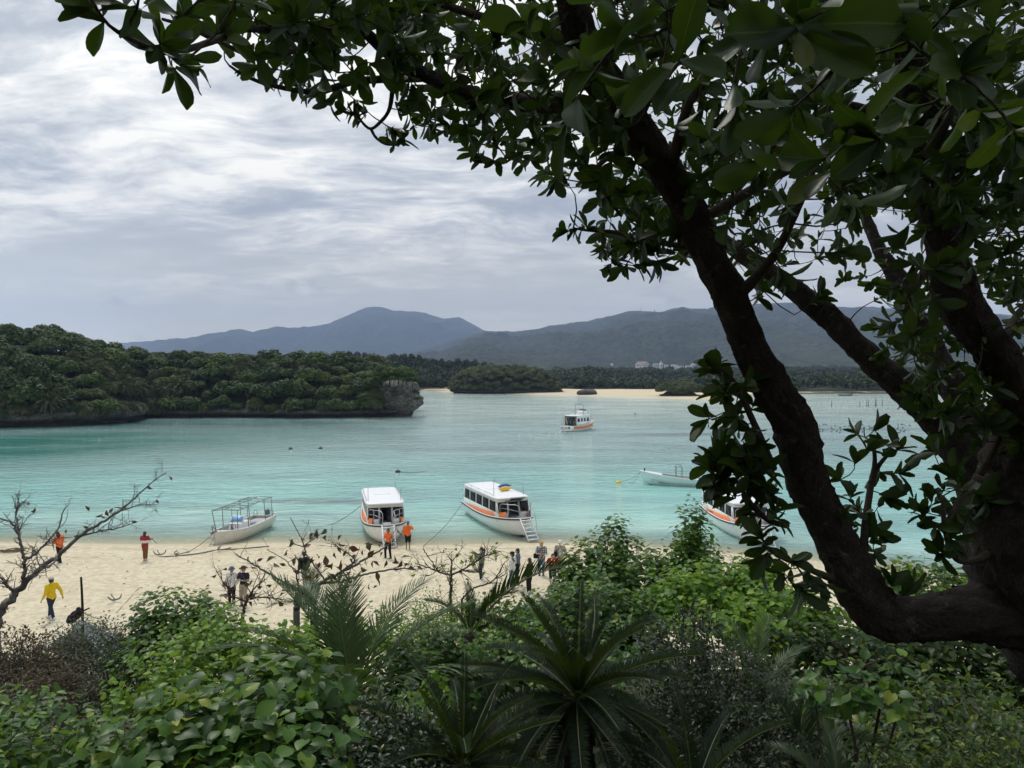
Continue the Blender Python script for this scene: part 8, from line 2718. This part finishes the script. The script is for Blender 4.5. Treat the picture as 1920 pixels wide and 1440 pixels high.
    bare_tree("thin bare sapling stem forking below the leaning limb", [
        [(1588, 1440, D, 8), (1590, 1360, D, 7), (1588, 1280, D, 6), (1592, 1262, D, 5)],
        [(1592, 1265, D, 4), (1560, 1235, D, 3), (1530, 1215, D, 2.4)],
        [(1592, 1265, D, 4), (1588, 1230, D, 3), (1570, 1205, D, 2)],
        [(1594, 1265, D, 4), (1630, 1245, D, 3), (1680, 1228, D, 2.2)],
        [(1594, 1268, D, 3), (1640, 1262, D, 2.6), (1700, 1230, D, 2)],
    ], BROWNTWIG, [], 10, 51, name="sapling", twig_len=(.1, .3))


build_bare_trees()


# ------------------------------------------------------------------ post, net and tarpaulin at the edge of the sand
def build_shelter():
    TP = paint("bluish_tarpaulin", (0.60, 0.65, 0.72), .55, .4, dirt=.3, dscale=1.2, dcol=(.38, .40, .42), bump=.6, bscale=3)
    NET = paint("black_net", (0.016, 0.016, 0.018), .9, .2, bump=1, bscale=25)
    PW = bark_mat("post_wood", (.03, .026, .022), (.08, .065, .05), 15, .2, .5, .01)
    d = 20.5
    P = lambda u, v, dd=0: PX(u, v, d + dd)
    ridge = [P(150, 1166), P(205, 1186, 1.2)]
    left = [P(62, 1214), P(112, 1236, .2)]
    right = [P(240, 1222, 1.6), P(280, 1215, 2.4)]
    mb = MB()
    rows = []
    for a, b in ((P(60, 1216, -.6), P(150, 1166, -.3)), (P(95, 1216, 0), P(165, 1171, .4)), (P(150, 1238, -.5), P(195, 1186, .6)), (P(230, 1240, .2), P(215, 1190, 1.4)), (P(270, 1228, 1.0), P(225, 1188, 2.0))):
        line = np.linspace(a, b, 14)
        line[:, 2] -= .16 * np.sin(np.linspace(0, np.pi, 14)) + .05 * rng.normal(size=14)
        rows.append(line)
    q = np.array(rows)
    dense = np.array([smooth_path(q[:, j], 26) for j in range(14)])
    dense[:, :, 2] += .05 * (rng.random(dense.shape[:2]) - .5)
    mb.grid(dense)
    v, qq, t = mb.arrays()
    low = v - [0, 0, .02]
    mb.add(low, qq[:, ::-1])
    c = tuple(P(150, 1225))
    tag(at_base("tarpaulin", mb, TP, c, True), "pale bluish tarpaulin stretched low behind the olive bush", "tarpaulin")
    b = P(155, 1158, .2); g = float(ground(b[0], b[1]))
    t = P(152, 1082, .2)
    mb = MB(); mb.tube(smooth_path([(b[0], b[1], g - .3), b, P(154, 1120, .2), t], 12), np.linspace(.042, .030, 12), 7)
    tag(at_base("wooden_post", mb, PW, (b[0], b[1], g), True), "dark leaning wooden post standing on the sand by the tarpaulin", "post")
    mb = MB()
    for k in range(26):
        f = rng.random()
        c = P(153 - 22 * f + rng.normal(0, 1.5), 1143 + 22 * f + rng.normal(0, 2), .1 + rng.normal(0, .06))
        mb.ell(c, (rng.uniform(.06, .13), rng.uniform(.06, .12), rng.uniform(.05, .12)), 9, 7)
    c = tuple(P(144, 1160, .1))
    tag(at_base("fishing_net", mb, NET, c, True), "bundle of black net slung at the foot of the wooden post", "net")
    for i, (a, b_, lab) in enumerate(((P(156, 1148, .2), P(192, 1161, .5), "thin guy line running right from the wooden post"), (P(120, 1170, 0), P(70, 1205, -.4), "thin guy line running left down the tarpaulin edge"))):
        rope(lab, sag(a, b_, .04), .012, ROPEL, name="guy_line")
    mb = MB(); mb.tube([P(146, 1150, .1), P(168, 1140, .1)], [.03, .02], 6)
    tag(at_base("stick", mb, PW, tuple(P(146, 1150, .1)), True), "short brown stick tied across the wooden post", "stick")
    r = np.random.default_rng(2)
    q = G(14, 1033, .3)
    mb = MB()
    for k in range(30):
        x, y = q[0] + r.normal(0, .55), q[1] + r.normal(0, .28)
        a = r.uniform(-.4, .4); L = r.uniform(.2, .6)
        z = float(ground(x, y)) + .04
        mb.tube([(x - L * math.cos(a), y - L * math.sin(a) * .5, z), (x, y, z + r.uniform(.02, .10)), (x + L * math.cos(a), y + L * math.sin(a) * .5, z)], [.012, .03, .012], 5)
    tag(at_base("driftwood", mb, bark_mat("driftwood", (.12, .075, .045), (.22, .15, .10), 15, .4, .5, .01), gz(q[0], q[1])), "heap of brown driftwood on the tide line at the left edge", "driftwood")
    # scattered leaf litter and shell grit on the sand
    mb = MB()
    for k in range(260):
        x, y = r.uniform(-24, 12), r.uniform(25.5, 42)
        z = float(ground(x, y)) + .03
        s = r.uniform(.015, .05)
        mb.ell((x, y, z), (s, s * r.uniform(.4, 1), s * .4), 6, 4)
    o = put("debris", mb.mesh("debris", paint("dark_litter", (.10, .07, .045), .9, .2)))
    tag(o, "small dark leaf litter scattered over the sand", "litter", kind='stuff')


build_shelter()
